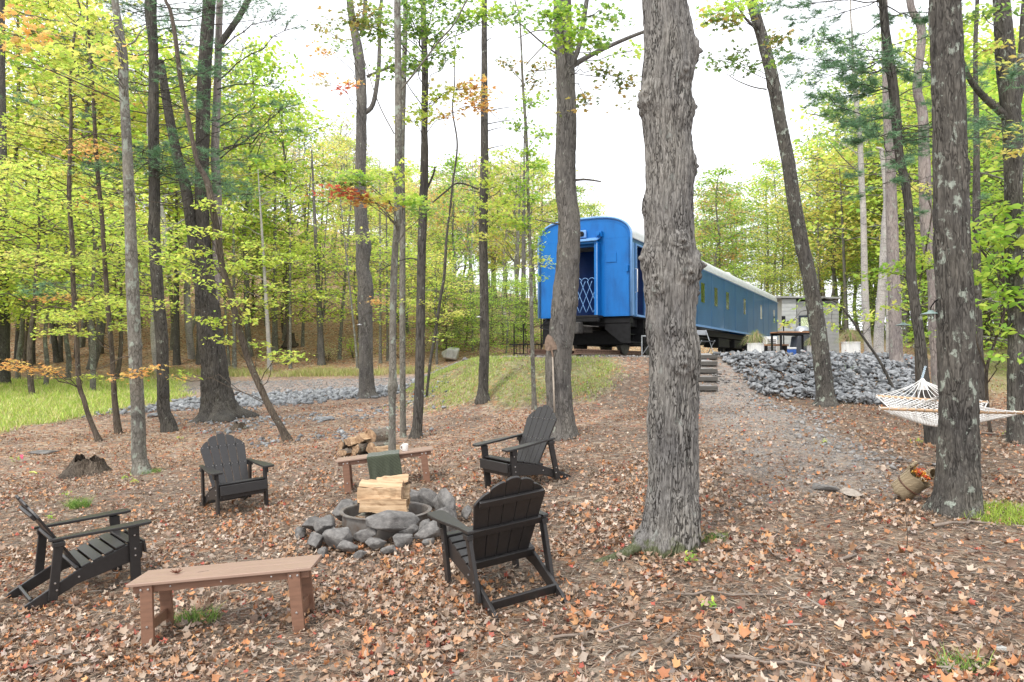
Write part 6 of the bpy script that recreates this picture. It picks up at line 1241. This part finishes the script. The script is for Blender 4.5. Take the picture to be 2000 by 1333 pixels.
# ---------------------------------------------------------------- firewood
mt, nt, b = newmat('split_wood'); v = mapping(nt, (.35, 4, 4)); n_ = nd(nt, 'ShaderNodeTexNoise', {'Vector': v, 'Scale': 9., 'Detail': 7, 'Roughness': .6}); rr_ = ramp(nt, n_.outputs[0], [(.3, (.24, .14, .07)), (.48, (.46, .31, .18)), (.72, (.60, .44, .28))]); nt.links.new(rr_.outputs[0], b.inputs['Base Color']); b.inputs['Roughness'].default_value = .75
bp = nd(nt, 'ShaderNodeBump', {'Height': n_.outputs[0], 'Strength': .8, 'Distance': .01}); nt.links.new(bp.outputs[0], b.inputs['Normal']); SPL = mt
mt, nt, b = newmat('log_end'); v = mapping(nt); g_ = nd(nt, 'ShaderNodeTexNoise', {'Vector': mapping(nt, (1, 1, 1)), 'Scale': 22., 'Detail': 5}); rr_ = ramp(nt, g_.outputs[0], [(.3, (.16, .10, .055)), (.55, (.34, .22, .13)), (.75, (.55, .40, .25))]); nt.links.new(rr_.outputs[0], b.inputs['Base Color']); b.inputs['Roughness'].default_value = .85; ENDM = mt
def bark_log_mat(): return bark('bark_log', (.05, .04, .032), (.15, .125, .10), (.32, .28, .24), 30, .5, .5, bstr=.6, bdist=.008)
BLG = bark('bark_log', (.05, .04, .032), (.15, .125, .10), (.32, .28, .24), 30, .8, .5, bstr=.6, bdist=.008)
def logm(L_, r, a0, a1, seed, flat=1.):
    """a split log along x: bark on the arc a0..a1, riven faces to the heart"""
    q = np.random.default_rng(seed); n = 10; full = (a1 - a0) > 6.2; sec = []
    arc = [(math.cos(t) * r * q.uniform(.94, 1.05), math.sin(t) * r * flat * q.uniform(.94, 1.05)) for t in np.linspace(a0, a1, n + (3 if full else 0), endpoint=not full)]
    inner = [] if full else [(arc[-1][0] * .55 + q.normal(0, .05) * r, arc[-1][1] * .55 + q.normal(0, .05) * r), (q.normal(0, .06) * r, q.normal(0, .06) * r), (arc[0][0] * .5 + q.normal(0, .05) * r, arc[0][1] * .5 + q.normal(0, .05) * r)]
    sec = arc + inner; k = len(sec); cy = sum(s_[0] for s_ in sec) / k; cz = sum(s_[1] for s_ in sec) / k; ns = 9; vs = []
    for i in range(ns):
        x = (i / (ns - 1) - .5) * L_
        for j, (y, z) in enumerate(sec): w_ = .045 * r; vs.append((x + (q.normal(0, .006) if i in (0, ns - 1) else 0), y - cy + q.normal(0, w_), z - cz + q.normal(0, w_)))
    m = MB(); fs = []; mi = []
    for i in range(ns - 1):
        for j in range(k): m.add([], []); m.f.append((i * k + j, i * k + (j + 1) % k, (i + 1) * k + (j + 1) % k, (i + 1) * k + j)); m.m.append(1 if (j < len(arc) - 1 or full) else 0)
    m.v = vs; m.f += [tuple(range(k)), tuple(range((ns - 1) * k, ns * k))]; m.m += [2, 2]
    return m
def log(loc, rz, ry, rx, L_, r, a0, a1, seed, lab, grp, flat=1.):
    o = logm(L_, r, a0, a1, seed, flat).build('log', [SPL, BLG, ENDM], loc=loc); o.rotation_euler = (Matrix.Rotation(rz, 3, 'Z') @ Matrix.Rotation(ry, 3, 'Y') @ Matrix.Rotation(rx, 3, 'X')).to_euler(); tag(o, lab, 'log', grp)
wp = hit(705, 893); zw = wp.z; G_ = 'split firewood heaped behind the bench'
wx, wy = wp.x, wp.y + .28
RZ = R(62)
def wl_(dx, dy, dz): return (wx + dx, wy + dy, g1(wx + dx, wy + dy) + dz)
log(wl_(-.24, 0, .08), RZ, 0, .3, .42, .13, R(20), R(130), 1, 'small split log at the left bottom of the woodpile', G_)
log(wl_(-.02, .02, .085), RZ, 0, 2.6, .44, .15, R(10), R(140), 2, 'split log with dark riven end at the bottom of the woodpile', G_)
log(wl_(.24, .1, .10), RZ + .05, .0, .2, .48, .105, R(0), R(360), 3, 'round log with bark, largest of the woodpile', G_)
log(wl_(-.16, .12, .21), RZ, .0, 3.4, .44, .14, R(30), R(150), 4, 'split log resting on the left bottom logs', G_)
log(wl_(.03, .14, .26), RZ + .05, -.05, 3.4, .50, .16, R(20), R(125), 5, 'pale long split log on top of the woodpile', G_)
log(wl_(.21, .22, .28), RZ, .0, .6, .48, .13, R(0), R(360), 6, 'grey barked log on top right of the woodpile', G_)
log(wl_(.40, -.08, .07), RZ - .35, -.0, 4.2, .46, .12, R(20), R(120), 7, 'pale split log lying loose right of the woodpile', G_)
log(wl_(-.33, .12, .17), RZ + .2, .0, 1.9, .4, .11, R(20), R(150), 8, 'short split log leaning at the left of the woodpile', G_)
log(wl_(-.12, .3, .10), RZ, .0, .9, .4, .14, R(20), R(150), 9, 'split log hidden at the back of the woodpile', G_)
# ---------------------------------------------------------------- fire pit
fx, fy = FIRE; fz = g1(fx, fy)
pit = empty('fire_pit', (fx, fy, fz), 0, 'round fire pit of grey fieldstones around a rusty steel ring', 'fire pit')
RING = simple('ring_steel', (.17, .155, .14), .6, .3, nscale=7, namt=.35, bump=.3, c2=(.12, .08, .055))
m = MB(); m.lathe([(.445, 0), (.445, .20), (.475, .202), (.475, .210), (.435, .212), (.43, .20), (.43, 0)], 48); m.build('fire_ring', RING, pit)
m = MB(); m.lathe([(.43, .03), (.25, .05), (0, .06)], 24); m.build('ash_bed', simple('ash', (.10, .09, .085), .95, nscale=30, bump=.8), pit)
q_ = np.random.default_rng(5)
def pst(a, r, z, s, sd_, sc_=(1, 1, 1), rz=None):
    x, y = r * math.cos(a), r * math.sin(a); zz = g1(fx + x, fy + y) - fz
    me = hull(900 + sd_, 18, .72); me.materials.append(PITROCK); o = link('stone', me, None, pit, (x, y, zz + z + .02), (q_.normal(0, .2), q_.normal(0, .2), rz if rz is not None else q_.uniform(0, 6.28))); o.scale = (s * (1.18 if sd_ < 9 else 1.12) * sc_[0], s * 1.12 * sc_[1], s * 1.3 * sc_[2])
big = [(-125, .64, .10, .36, (1.1, .8, .8)), (-75, .57, .20, .42, (1.15, .75, .62)), (-18, .66, .12, .34, (1.1, .8, .75)), (-42, .62, .06, .24, (1, .9, .9)), (-160, .62, .16, .36, (1, .8, .8)), (172, .74, .08, .34, (1.1, .8, .7)), (-48, .78, .08, .30, (1.0, .9, .8)), (8, .62, .18, .40, (1.2, .7, .7)), (-100, .60, .12, .24, (1, .8, .8)), (-110, .74, .06, .24, (1.1, .8, .7)), (-88, .72, .06, .22, (1, .8, .8)), (-68, .74, .05, .24, (1, .8, .8)), (-60, .60, .10, .22, (1, .8, .8)),
       (-140, .78, .07, .26, (1, .8, .7)), (30, .64, .14, .34, (1, .8, .8)), (52, .62, .14, .32, (1, .8, .8)), (75, .60, .15, .34, (1.1, .8, .7)), (100, .60, .15, .32, (1, .8, .8)), (124, .60, .15, .34, (1.1, .8, .7)), (148, .61, .15, .32, (1, .8, .8)), (-30, .82, .05, .22, (1, .8, .8)), (0, .84, .06, .22, (1, .8, .8)), (-178, .88, .05, .22, (1.2, .8, .7)), (-8, .60, .06, .28, (1, .8, .8)), (-150, .58, .05, .3, (1, .8, .8)), (60, .84, .06, .2, (1, .8, .8)), (-95, .9, .03, .13, (1, .8, .8)), (-55, .92, .03, .14, (1, .8, .7)), (-78, .86, .03, .15, (1.2, .8, .7)), (-122, .86, .03, .15, (1, .8, .8))]
for k, (a, r_, z, s_, sc_) in enumerate(big): pst(R(a), r_, z, s_, k, sc_, rz=R(a + 90) + q_.normal(0, .3))
G2 = 'split logs stacked in the fire pit'
def fl(dx, dy, dz, rz, ry, rx, L_, r, a0, a1, sd_, lab, flat=1.): log((fx + dx, fy + dy, fz + dz), rz, ry, rx, L_, r, a0, a1, sd_, lab, G2, flat)
fl(-.17, -.02, .15, R(80), .0, .5, .42, .10, R(20), R(150), 21, 'charred split log lying front to back on the left in the fire ring'); fl(.15, -.02, .15, R(98), .0, 2.8, .42, .11, R(10), R(160), 22, 'dark split log lying front to back on the right in the fire ring')
fl(-.01, -.0, .13, R(5), 0, .2, .5, .09, R(20), R(120), 26, 'half burnt log at the bottom of the fire ring')
fl(-.0, -.14, .275, R(3), .0, 4.4, .47, .12, R(10), R(95), 23, 'lowest front split log of the pale stack in the fire pit'); fl(-.04, -.06, .36, R(-2), .0, 4.1, .45, .16, R(20), R(120), 24, 'broad pale split log in the middle of the stack in the fire pit')
fl(-.04, -.0, .45, R(-3), .02, 3.8, .44, .10, R(10), R(110), 25, 'flat split log on top of the stack in the fire pit'); fl(.0, .12, .33, R(4), .0, 5.2, .45, .14, R(0), R(120), 27, 'split log at the back of the stack in the fire pit'); fl(.05, .10, .49, R(8), -.08, 4.0, .32, .09, R(0), R(120), 28, 'short tilted piece topping the stack in the fire pit')
# ---------------------------------------------------------------- hammock between two trees
ROPE = simple('white_rope', (.82, .81, .78), .8, nscale=60, namt=.08, bump=.2); BARW = simple('spreader_wood', (.52, .34, .20), .5, nscale=12, stretch=(.3, 3, 3), namt=.2)
B1a, B1b = at(1712, 774, 9.15), at(1925, 786, 9.15 + .0); B2a, B2b = at(1718, 798, 7.75), at(1987, 806, 7.6)
B1b = B1a + (B1b - B1a).normalized() * 1.42; 
B2b = B2a + (B2b - B2a).normalized() * 1.46
ap1 = at(1800, 742, 10.0); q, r_ = T20.on(716); an1 = T20.b + Vector(q) + Vector((0, -r_, 0)); ap2 = Vector((T24.b.x + .0, T24.b.y + .24, B2a.z + .16)); 
hmk = empty('hammock', ((B1a + B2b) / 2).xyz * 1.0, 0, 'white rope hammock with wooden spreader bars hung between two trees', 'hammock'); hl = hmk.location.copy()
for a, b_ in ((B1a, B1b), (B2a, B2b)): m = MB(); m.tube([a - hl, a - hl + (b_ - a) * .5 + Vector((0, 0, -.012)), b_ - hl], .018, 8); m.build('spreader_bar', BARW, hmk, smooth=True)
def grp_cords(a, b_, ap, name):
    t = Tubes(4); t2 = 16
    for k in range(t2 + 1):
        p = a.lerp(b_, k / t2) - hl; e = ap - hl + Vector((rng.normal(0, .01), 0, rng.normal(0, .01))); t.add(wig(p, e, 4, .002, -.015), .0045)
        if 0 < k < t2: o_ = a.lerp(b_, min(1, max(0, k / t2 + .05))) - hl
    link(name, t.mesh(name), ROPE, hmk)
grp_cords(B1a, B1b, ap1, 'suspension_cords'); grp_cords(B2a, B2b, ap2, 'suspension_cords')
t = Tubes(4); nw, nl = 18, 34
def bed(u, v_):
    a = B1a.lerp(B1b, u).lerp(B2a.lerp(B2b, u), v_); w_ = .5 + (u - .5) * (1 - .28 * math.sin(math.pi * v_)); a = B1a.lerp(B1b, w_).lerp(B2a.lerp(B2b, w_), v_)
    a = a - hl; a.z -= .26 * math.sin(math.pi * v_) * (.55 + .45 * math.sin(math.pi * u)) ; return tuple(a)
for d in range(-nl, nw + nl, 1):
    for s_ in (1, -1):
        pts = []
        for i in range(nl + 1):
            u = (d + s_ * i * .8) / nw if s_ > 0 else (d + .0 - i * .8 + nl * .0) / nw + 0
            if 0 <= u <= 1: pts.append(bed(u, i / nl))
        if len(pts) > 1: t.add(np.array(pts), .0042)
for u in (0, 1): t.add(np.array([bed(u, i / nl) for i in range(nl + 1)]), .008)
link('net', t.mesh('net'), ROPE, hmk)
for bar, s_ in (((B1a, B1b), 1), ((B2a, B2b), -1)):
    t = Tubes(4)
    for k in range(17):
        p = bar[0].lerp(bar[1], k / 16) - hl; t.add([p + Vector((0, .0, .022)), p + Vector((.0, .028 * s_, 0)), p + Vector((0, 0, -.022)), p + Vector((0, -.028 * s_, 0)), p + Vector((0, 0, .022))], .004)
    link('bar_loops', t.mesh('bar_loops'), ROPE, hmk)
m = MB(); m.lathe([(.012, 0), (.05, -.06), (.07, -.16)], 10); o = m.build('cord_wrap', ROPE, hmk, smooth=True); o.location = ap1 - hl + Vector((0, -.03, .02))
m = MB(); d = an1 - ap1; nlk = max(3, int(d.length / .035))
CHN = simple('blue_white_chain', (.45, .55, .62), .4, nscale=30)
for k in range(nlk):
    c = ap1 - hl + d * (k + .5) / nlk; ax = d.normalized(); sx = Vector((1, 0, 0)) if k % 2 else Vector((0, 1, 0)); sx = (sx - ax * sx.dot(ax)).normalized()
    m.tube([c + ax * .024 * math.cos(a) + sx * .013 * math.sin(a) for a in np.linspace(0, 2 * math.pi, 11)], .0045, 5, cap=False)
m.build('chain', CHN, hmk, smooth=True)

# ---------------------------------------------------------------- basket leaning on the hammock tree
mt, nt, b = newmat('straw'); v = mapping(nt, (1, 1, 1)); wv = nd(nt, 'ShaderNodeTexWave', {'Vector': v, 'Scale': 26., 'Distortion': 3., 'Detail': 3.}, bands_direction='Z'); rr_ = ramp(nt, wv.outputs[0], [(.1, (.16, .11, .06)), (.5, (.38, .29, .17)), (.9, (.55, .45, .30))]); nt.links.new(rr_.outputs[0], b.inputs['Base Color']); b.inputs['Roughness'].default_value = .9
bp = nd(nt, 'ShaderNodeBump', {'Height': wv.outputs[0], 'Strength': .9, 'Distance': .01}); nt.links.new(bp.outputs[0], b.inputs['Normal']); STRAW = mt
hb = hit(1765, 982); bk_ = empty('straw_basket', (hb.x + .02, hb.y, hb.z), 0, 'rolled straw basket with orange flowers leaning on the hammock tree root', 'basket')
Mx = Vector((.50, -.50, .74)).to_track_quat('Z', 'Y').to_matrix() @ Matrix.Rotation(R(180), 3, 'Z')
def bl(v_): return Mx @ (Vector(v_) * .88) + Vector((-.02, .08, .07))
n = 48; prof = [(0, -.0), (.10, .0), (.125, .03), (.13, .12), (.135, .24), (.145, .30), (.15, .31), (.135, .30), (.12, .2), (.10, .05), (0, .04)]
m = MB(); m.lathe([(r_ * (1 + .0), z) for r_, z in prof], n); vs = []
for v_ in m.v:
    a = math.atan2(v_[1], v_[0]); wob = 1 + .03 * math.sin(a * 24) + .03 * math.sin(a * 3 + v_[2] * 9); vs.append(tuple(bl((v_[0] * wob, v_[1] * wob, v_[2] + .012 * math.sin(a * 5)))))
m.v = vs; m.build('body', STRAW, bk_, smooth=True)
m = MB(); m.tube([bl((.137 * math.cos(a), .137 * math.sin(a), .15)) for a in np.linspace(0, 2 * math.pi, 25)], .008, 6, cap=False); m.build('strap', simple('leather', (.10, .045, .025), .6), bk_, smooth=True)
m = MB(); m.tube([bl((.02 + .05 * math.cos(a), -.12 + .0, .34 + .05 * math.sin(a))) for a in np.linspace(0, 2 * math.pi, 17)], .02, 8, cap=False); m.build('rolled_rim', STRAW, bk_, smooth=True)
m = MB(); c = Vector((.27, .02, .27)); m.lathe([(.05, -.1), (.055, .04), (.05, .06), (.038, .04), (.035, -.06)], 18, tuple(c), M=Matrix.Rotation(R(75), 3, 'X')); m.build('rolled_tube', STRAW, bk_, smooth=True)
fl_c = bl((0, 0, .30)) + bk_.location
t = Tubes(4); rr = rng; LF = Leaves('oval'); hd = []
for k in range(70):
    a = rr.uniform(0, 6.28); q = rr.uniform(0, .085) ; e = bl((q * math.cos(a), q * math.sin(a), .31 + rr.uniform(-.01, .05))) + bk_.location - fl_c; t.add([tuple(bl((0, 0, .2)) + bk_.location - fl_c), tuple(e)], .0015); hd.append(tuple(e))
fw = empty('flower_bunch', fl_c, 0, 'bunch of red, orange and cream dried flowers inside the straw basket', 'flowers'); link('stems', t.mesh('stems'), simple('dry_stem', (.25, .24, .12), .8), fw)
cols = [[(.62, .07, .03), (.7, .12, .04)], [(.75, .33, .05), (.78, .48, .07)], [(.72, .60, .42), (.6, .48, .34)]]
for cc in range(3):
    LF = Leaves('oval')
    for h_ in hd[cc::3]: LF.add(np.array(h_) + rng.normal(0, .010, (26, 3)), .020, cols[cc], 1.2)
    link('blossoms', LF.mesh('blossoms'), LITTER, fw)
# ---------------------------------------------------------------- shovel leaning on its tree
ST = simple('rusted_blade', (.20, .14, .10), .55, .3, nscale=16, namt=.3, bump=.2); HND = simple('worn_handle', (.36, .31, .25), .7, nscale=20, stretch=(3, 3, .3))
Ys = T16.Y - .24; top = at(1078, 655, Ys + .1); bot = at(1083, 806, Ys - .12); bot.z = at(1083, 806, Ys - .12).z
sh = empty('shovel', bot, 0, 'long handled shovel leaning blade up against the tree left of the railway car', 'shovel')
v_ = top - bot; m = MB(); k_ = v_.length; m.tube([(0, 0, 0), tuple(v_ * .35), tuple(v_ * .72), tuple(v_ * .82 + Vector((-.01, -.0, 0)))], [.013, .015, .014, .014], 10); m.build('handle', HND, sh, smooth=True)
m = MB(); bl_ = [(-.055, -.03), (.10, -.03), (.105, .01), (.085, .10), (.045, .20), (-.005, .245), (-.05, .20), (-.095, .10), (-.10, 0.0)]
vs = []; N_ = len(bl_); mm_ = []
Ml = Matrix.Translation(v_ * .82 + Vector((-.02, -.01, .0))) @ Matrix.Rotation(R(-6), 4, 'X') @ Matrix.Rotation(R(-12), 4, 'Y') @ Matrix(((1, 0, 0, 0), (0, 0, 1, 0), (0, 1, 0, 0), (0, 0, 0, 1)))
V2 = []; 
for th_ in (0, .003):
    V2.append(Ml @ Vector((0, .08, -.045 + th_)))
    for x, y in bl_: V2.append(Ml @ Vector((x, y, -.045 + th_ + 3.2 * x * x)))
f_ = [(0, i + 1, (i + 1) % N_ + 1) for i in range(N_)] + [(N_ + 1, N_ + 2 + (i + 1) % N_, N_ + 2 + i) for i in range(N_)] + [(i + 1, (i + 1) % N_ + 1, (i + 1) % N_ + N_ + 2, i + N_ + 2) for i in range(N_)]
m.add(V2, f_); m.tube([Ml @ Vector((0, -.14, 0)), Ml @ Vector((0, 0, -.02)), Ml @ Vector((0, .09, -.04))], [.018, .016, .006], 8); m.build('blade', ST, sh)
# ---------------------------------------------------------------- hanging lamps
LGN = simple('lamp_green', (.20, .28, .26), .4, nscale=6, namt=.1); LWH = simple('lamp_grey', (.5, .52, .52), .4, nscale=6, namt=.08)
m_, nt, b = newmat('lamp_glass'); b.inputs['Base Color'].default_value = (.8, .85, .8, 1); b.inputs['Roughness'].default_value = .1; b.inputs['Transmission Weight'].default_value = .8; LGL = m_
def lamp(px, py, Y_, s, lab, mat=LGN, hang=None, glass=True):
    c = at(px, py, Y_); r = empty('hanging_lamp', c, 0, lab, 'lamp', 'hooded lamps hung on the trees')
    m = MB(); m.lathe([(.015, .075), (.05, .07), (.055, .045), (.16, .012), (.185, 0), (.18, -.004), (.05, .03), (0, .035)], 28); o = m.build('shade', mat, r, smooth=True); o.scale = (s,) * 3
    if glass:
        m = MB(); m.lathe([(.05, .03), (.055, -.08), (.045, -.1), (0, -.1)], 16); o = m.build('globe', LGL, r, smooth=True); o.scale = (s,) * 3
        m = MB()
        for k in range(6): a = k * math.pi / 3; m.tube([(.05 * math.cos(a), .05 * math.sin(a), .03), (.068 * math.cos(a), .068 * math.sin(a), -.03), (.05 * math.cos(a), .05 * math.sin(a), -.105)], .003, 4)
        o = m.build('cage', STEEL, r); o.scale = (s,) * 3
    m = MB(); h_ = Vector(hang) - c if hang is not None else Vector((0, 0, .25)); m.tube([(0, 0, .07 * s), (0, 0, .13 * s), tuple(h_ * .5 + Vector((0, 0, .10 * s))), tuple(h_)], .006, 6); m.build('hook', BLK, r, smooth=True)
q, r_ = T24.on(596); lamp(1818, 614, T24.Y + .1, .50, 'green hooded lamp hanging left of the thick lichened trunk', hang=T24.b + Vector(q) + Vector((-r_ * .9, 0, .06)))
q, r_ = T21.on(622); lamp(1764, 636, 12.5, .72, 'smaller looking green hooded lamp right of the light grey trunk', hang=T20.b + Vector(T20.on(618)[0]) + Vector((-.02, .0, 0)))
q, r_ = T9.on(622); lamp(702, 635, T9.Y - .35, .50, 'pale hooded lamp on the lumpy grey trunk beside the track', LWH, T9.b + Vector(q) + Vector((0, -r_ * .8, .05)), False)
q, r_ = T14.on(612); lamp(935, 620, T14.Y - .2, .40, 'pale hooded lamp on the straight dark trunk on the bank', LWH, T14.b + Vector(q) + Vector((0, -r_ * .8, .04)), False)
# ---------------------------------------------------------------- stumps and small markers
def stump(px, py, wpx, hpx, lab, seed):
    h = hit(px, py); k = pxm(h.y); r_ = wpx * k / 2; H_ = hpx * k
    P = [(0, 0, -.05), (0, 0, 0), (r_ * .05, 0, H_ * .5), (r_ * .1, 0, H_ * .9)]
    me = trunk_mesh('stump', P, [r_ * 1.05, r_, r_ * .72, r_ * .6], 80, .012, .2, .3, .5, seed, ffreq=30.)
    v = np.empty(len(me.vertices) * 3); me.vertices.foreach_get('co', v); v = v.reshape(-1, 3); a = np.arctan2(v[:, 1], v[:, 0]); jag = .55 + .75 * vn(np.cos(a) * 2.2 + seed, np.sin(a) * 2.2) + .2 * vn(np.cos(a) * 9, np.sin(a) * 9); v[:, 2] = np.where(v[:, 2] > H_ * .2, H_ * .2 + (v[:, 2] - H_ * .2) * jag, v[:, 2])
    me.vertices.foreach_set('co', v.ravel()); me.update()
    r = empty('tree_stump', h, 0, lab, 'stump'); link('bark', me, BK['brown'], r); m = MB(); m.lathe([(r_ * .62, H_ * .35), (r_ * .4, H_ * .42), (0, H_ * .3)], 20, (r_ * .08, 0, 0)); m.build('heartwood', simple('rotten_wood', (.09, .06, .045), .95, nscale=14, bump=.9), r)
    if wpx > 80:
        for k_, (ax, ln) in enumerate([(-.15, 1.5), (3.4, 1.25), (-1.2, 1.1), (-2.2, 1.2)]):
            t = Tubes(8); t.add(np.array([(math.cos(ax) * r_ * .5, math.sin(ax) * r_ * .5, H_ * .3), (math.cos(ax) * r_ * .95, math.sin(ax) * r_ * .95, H_ * .12), (math.cos(ax) * r_ * ln, math.sin(ax) * r_ * ln, -.02)]), [r_ * .22, r_ * .17, r_ * .06]); link('root', t.mesh('root'), BK['brown'], r)
stump(170, 925, 72, 31, 'low rotten broken stump left of the pale trunk', 3); stump(466, 838, 26, 14, 'small broken stump behind the far chair', 6); stump(566, 678, 24, 26, 'dark stump on the leafy slope beyond the track', 9)
t = empty('marker_flag', hit(39, 903), 0, 'small pink survey flag in the leaves at far left', 'flag'); m = MB(); m.tube([(0, 0, 0), (0, 0, .13)], .002, 5); m.build('wire', STEEL, t); m = MB(); m.box((.03, 0, .11), (.06, .003, .05)); m.box((.035, .004, .075), (.035, .003, .04), (0, .4, 0)); m.build('flag', simple('pink_plastic', (.75, .12, .22), .5, bump=0), t)
h = hit(66, 926); m = MB(); m.tube([(-.07, 0, .025), (0, .01, .03), (.07, -.03, .012)], .014, 8); tag(m.build('yellow_stick', simple('yellow_green_stick', (.50, .52, .12), .6), loc=h), 'short bright yellow green stick in the leaves at far left', 'stick')
# small seedlings
def seedling(px, py, hgt, n, pal, lab, sz=.035):
    h = hit(px, py); r = empty('seedling', h, 0, lab, 'plant', 'seedlings among the fallen leaves'); t = Tubes(4); L_ = Leaves('oval')
    for k in range(n):
        e = np.array([rng.normal(0, hgt * .5), rng.normal(0, hgt * .5), hgt * rng.uniform(.4, 1)]); t.add([(0, 0, 0), tuple(e * .6), tuple(e)], [.0025, .002, .001]); L_.add(e + rng.normal(0, .012, (4, 3)), sz, pal, .5)
    link('stem', t.mesh('stem'), STICK, r); link('leaves', L_.mesh('leaves'), LEAF, r)
for a_ in [(100, 1015, .06, 6, LG, 'green seedling behind the left chair back'), (352, 862, .10, 7, YG, 'yellow green seedling left of the small stump'), (246, 940, .10, 7, LG, 'green seedling left of the pale trunk foot'), (264, 945, .07, 6, YG, 'yellow green seedling at the pale trunk foot'), (1355, 1105, .09, 6, LG, 'green seedling in front of the large maple'), (1790, 870, .10, 7, YG, 'yellow green seedling under the hammock'),
           (1612, 870, .08, 5, YG, 'small seedling on the bare slope below the rocks'), (1390, 1190, .05, 5, LG, 'tiny green seedling near the bottom below the large maple'), (30, 905, .12, 7, LG, 'green seedling beside the pink flag'), (130, 975, .09, 6, LG, 'seedling behind the left chair'), (1980, 860, .12, 7, YG, 'seedling at the foot of the right edge tree')]: seedling(*a_)
h = hit(1771, 1075); m = MB(); m.tube([(0, 0, 0), (.01, 0, .12), (-.005, 0, .24), (.02, 0, .36)], [.004, .003, .002, .001], 5); m.tube([(-.005, 0, .22), (-.03, 0, .3)], .0012, 4); m.tube([(.01, 0, .13), (.04, 0, .2)], .0012, 4); tag(m.build('bare_seedling', BK['brown'], loc=h), 'bare upright twig standing in the litter below the basket', 'twig')

# ---------------------------------------------------------------- each far tree gets words that find it
LM = [(-9999, 'beyond the left edge of the picture'), (0, 'left of the thin saplings'), (130, 'between the two thin saplings'), (225, 'beside the pale lichened trunk'), (285, 'beside the dark pine trunk'), (340, 'beside the broad forked trunk'), (450, 'right of the broad forked trunk'), (560, 'well left of the lumpy trunk'), (640, 'just left of the lumpy trunk'), (720, 'between lumpy trunk and slim cluster'), (790, 'right of the slim cluster'), (870, 'left of the trunk on the bank'), (950, 'right of the trunk on the bank'), (1045, 'behind the car end'), (1130, 'above the car end'), (1260, 'behind the knobbly maple'), (1360, 'just right of the knobbly maple'), (1440, 'above the middle of the car'), (1520, 'above the far car end'), (1600, 'right of the leaning trunk'), (1690, 'beside the slim pale trunk'), (1760, 'beside the slender pine'), (1830, 'behind the thick lichened trunk'), (1900, 'right of the thick lichened trunk'), (1970, 'at the right edge'), (2060, 'beyond the right edge of the picture')]
ORD = ['nearest', 'second nearest', 'third nearest', 'fourth nearest', 'fifth nearest', 'sixth nearest', 'seventh nearest', 'eighth nearest', 'ninth nearest', 'tenth nearest', 'eleventh nearest', 'twelfth nearest']
bk = {}
for o in col.objects:
    if o.parent is None and o.get('group') and o.get('category') in ('tree', 'bush') and (o.name.startswith(('forest_tree', 'understory', 'conifer', 'bush'))):
        px = o.location.x / max(1, o.location.y) * F + CX; z_ = [t for a, t in LM if px >= a][-1]; lb = o['label']
        for w_ in (' among the crowd', ' filling the gap', ' in the undergrowth', ' at the foot', ' on the low hill', ' rising behind', ' beyond the lawn', ' with layered', ' between the grass', ' close to', ' low behind', ' on the bank'):
            if w_ in lb: lb = lb.split(w_)[0]
        where = {'trees covering the left hillside': 'hillside ', 'small trees under the taller ones': 'small ', 'trees behind the railway car': 'far ', 'fresh green young trees left of the railway car': 'young ', 'small trees beyond the lawn': 'low ', 'trees along the foot of the hill': '', 'low trees behind the car end': 'low ', 'small trees at the left edge': 'close ', 'trees by the right edge': 'close '}.get(o['group'], '')
        bk.setdefault(((where + lb).strip(), z_), []).append(o)
for (lb, z_), os_ in bk.items():
    os_.sort(key=lambda o: o.location.y)
    for i, o in enumerate(os_):
        o['label'] = (lb + ' ' + z_) if len(os_) == 1 else (ORD[min(i, 11)] + ' ' + lb + ' ' + z_)
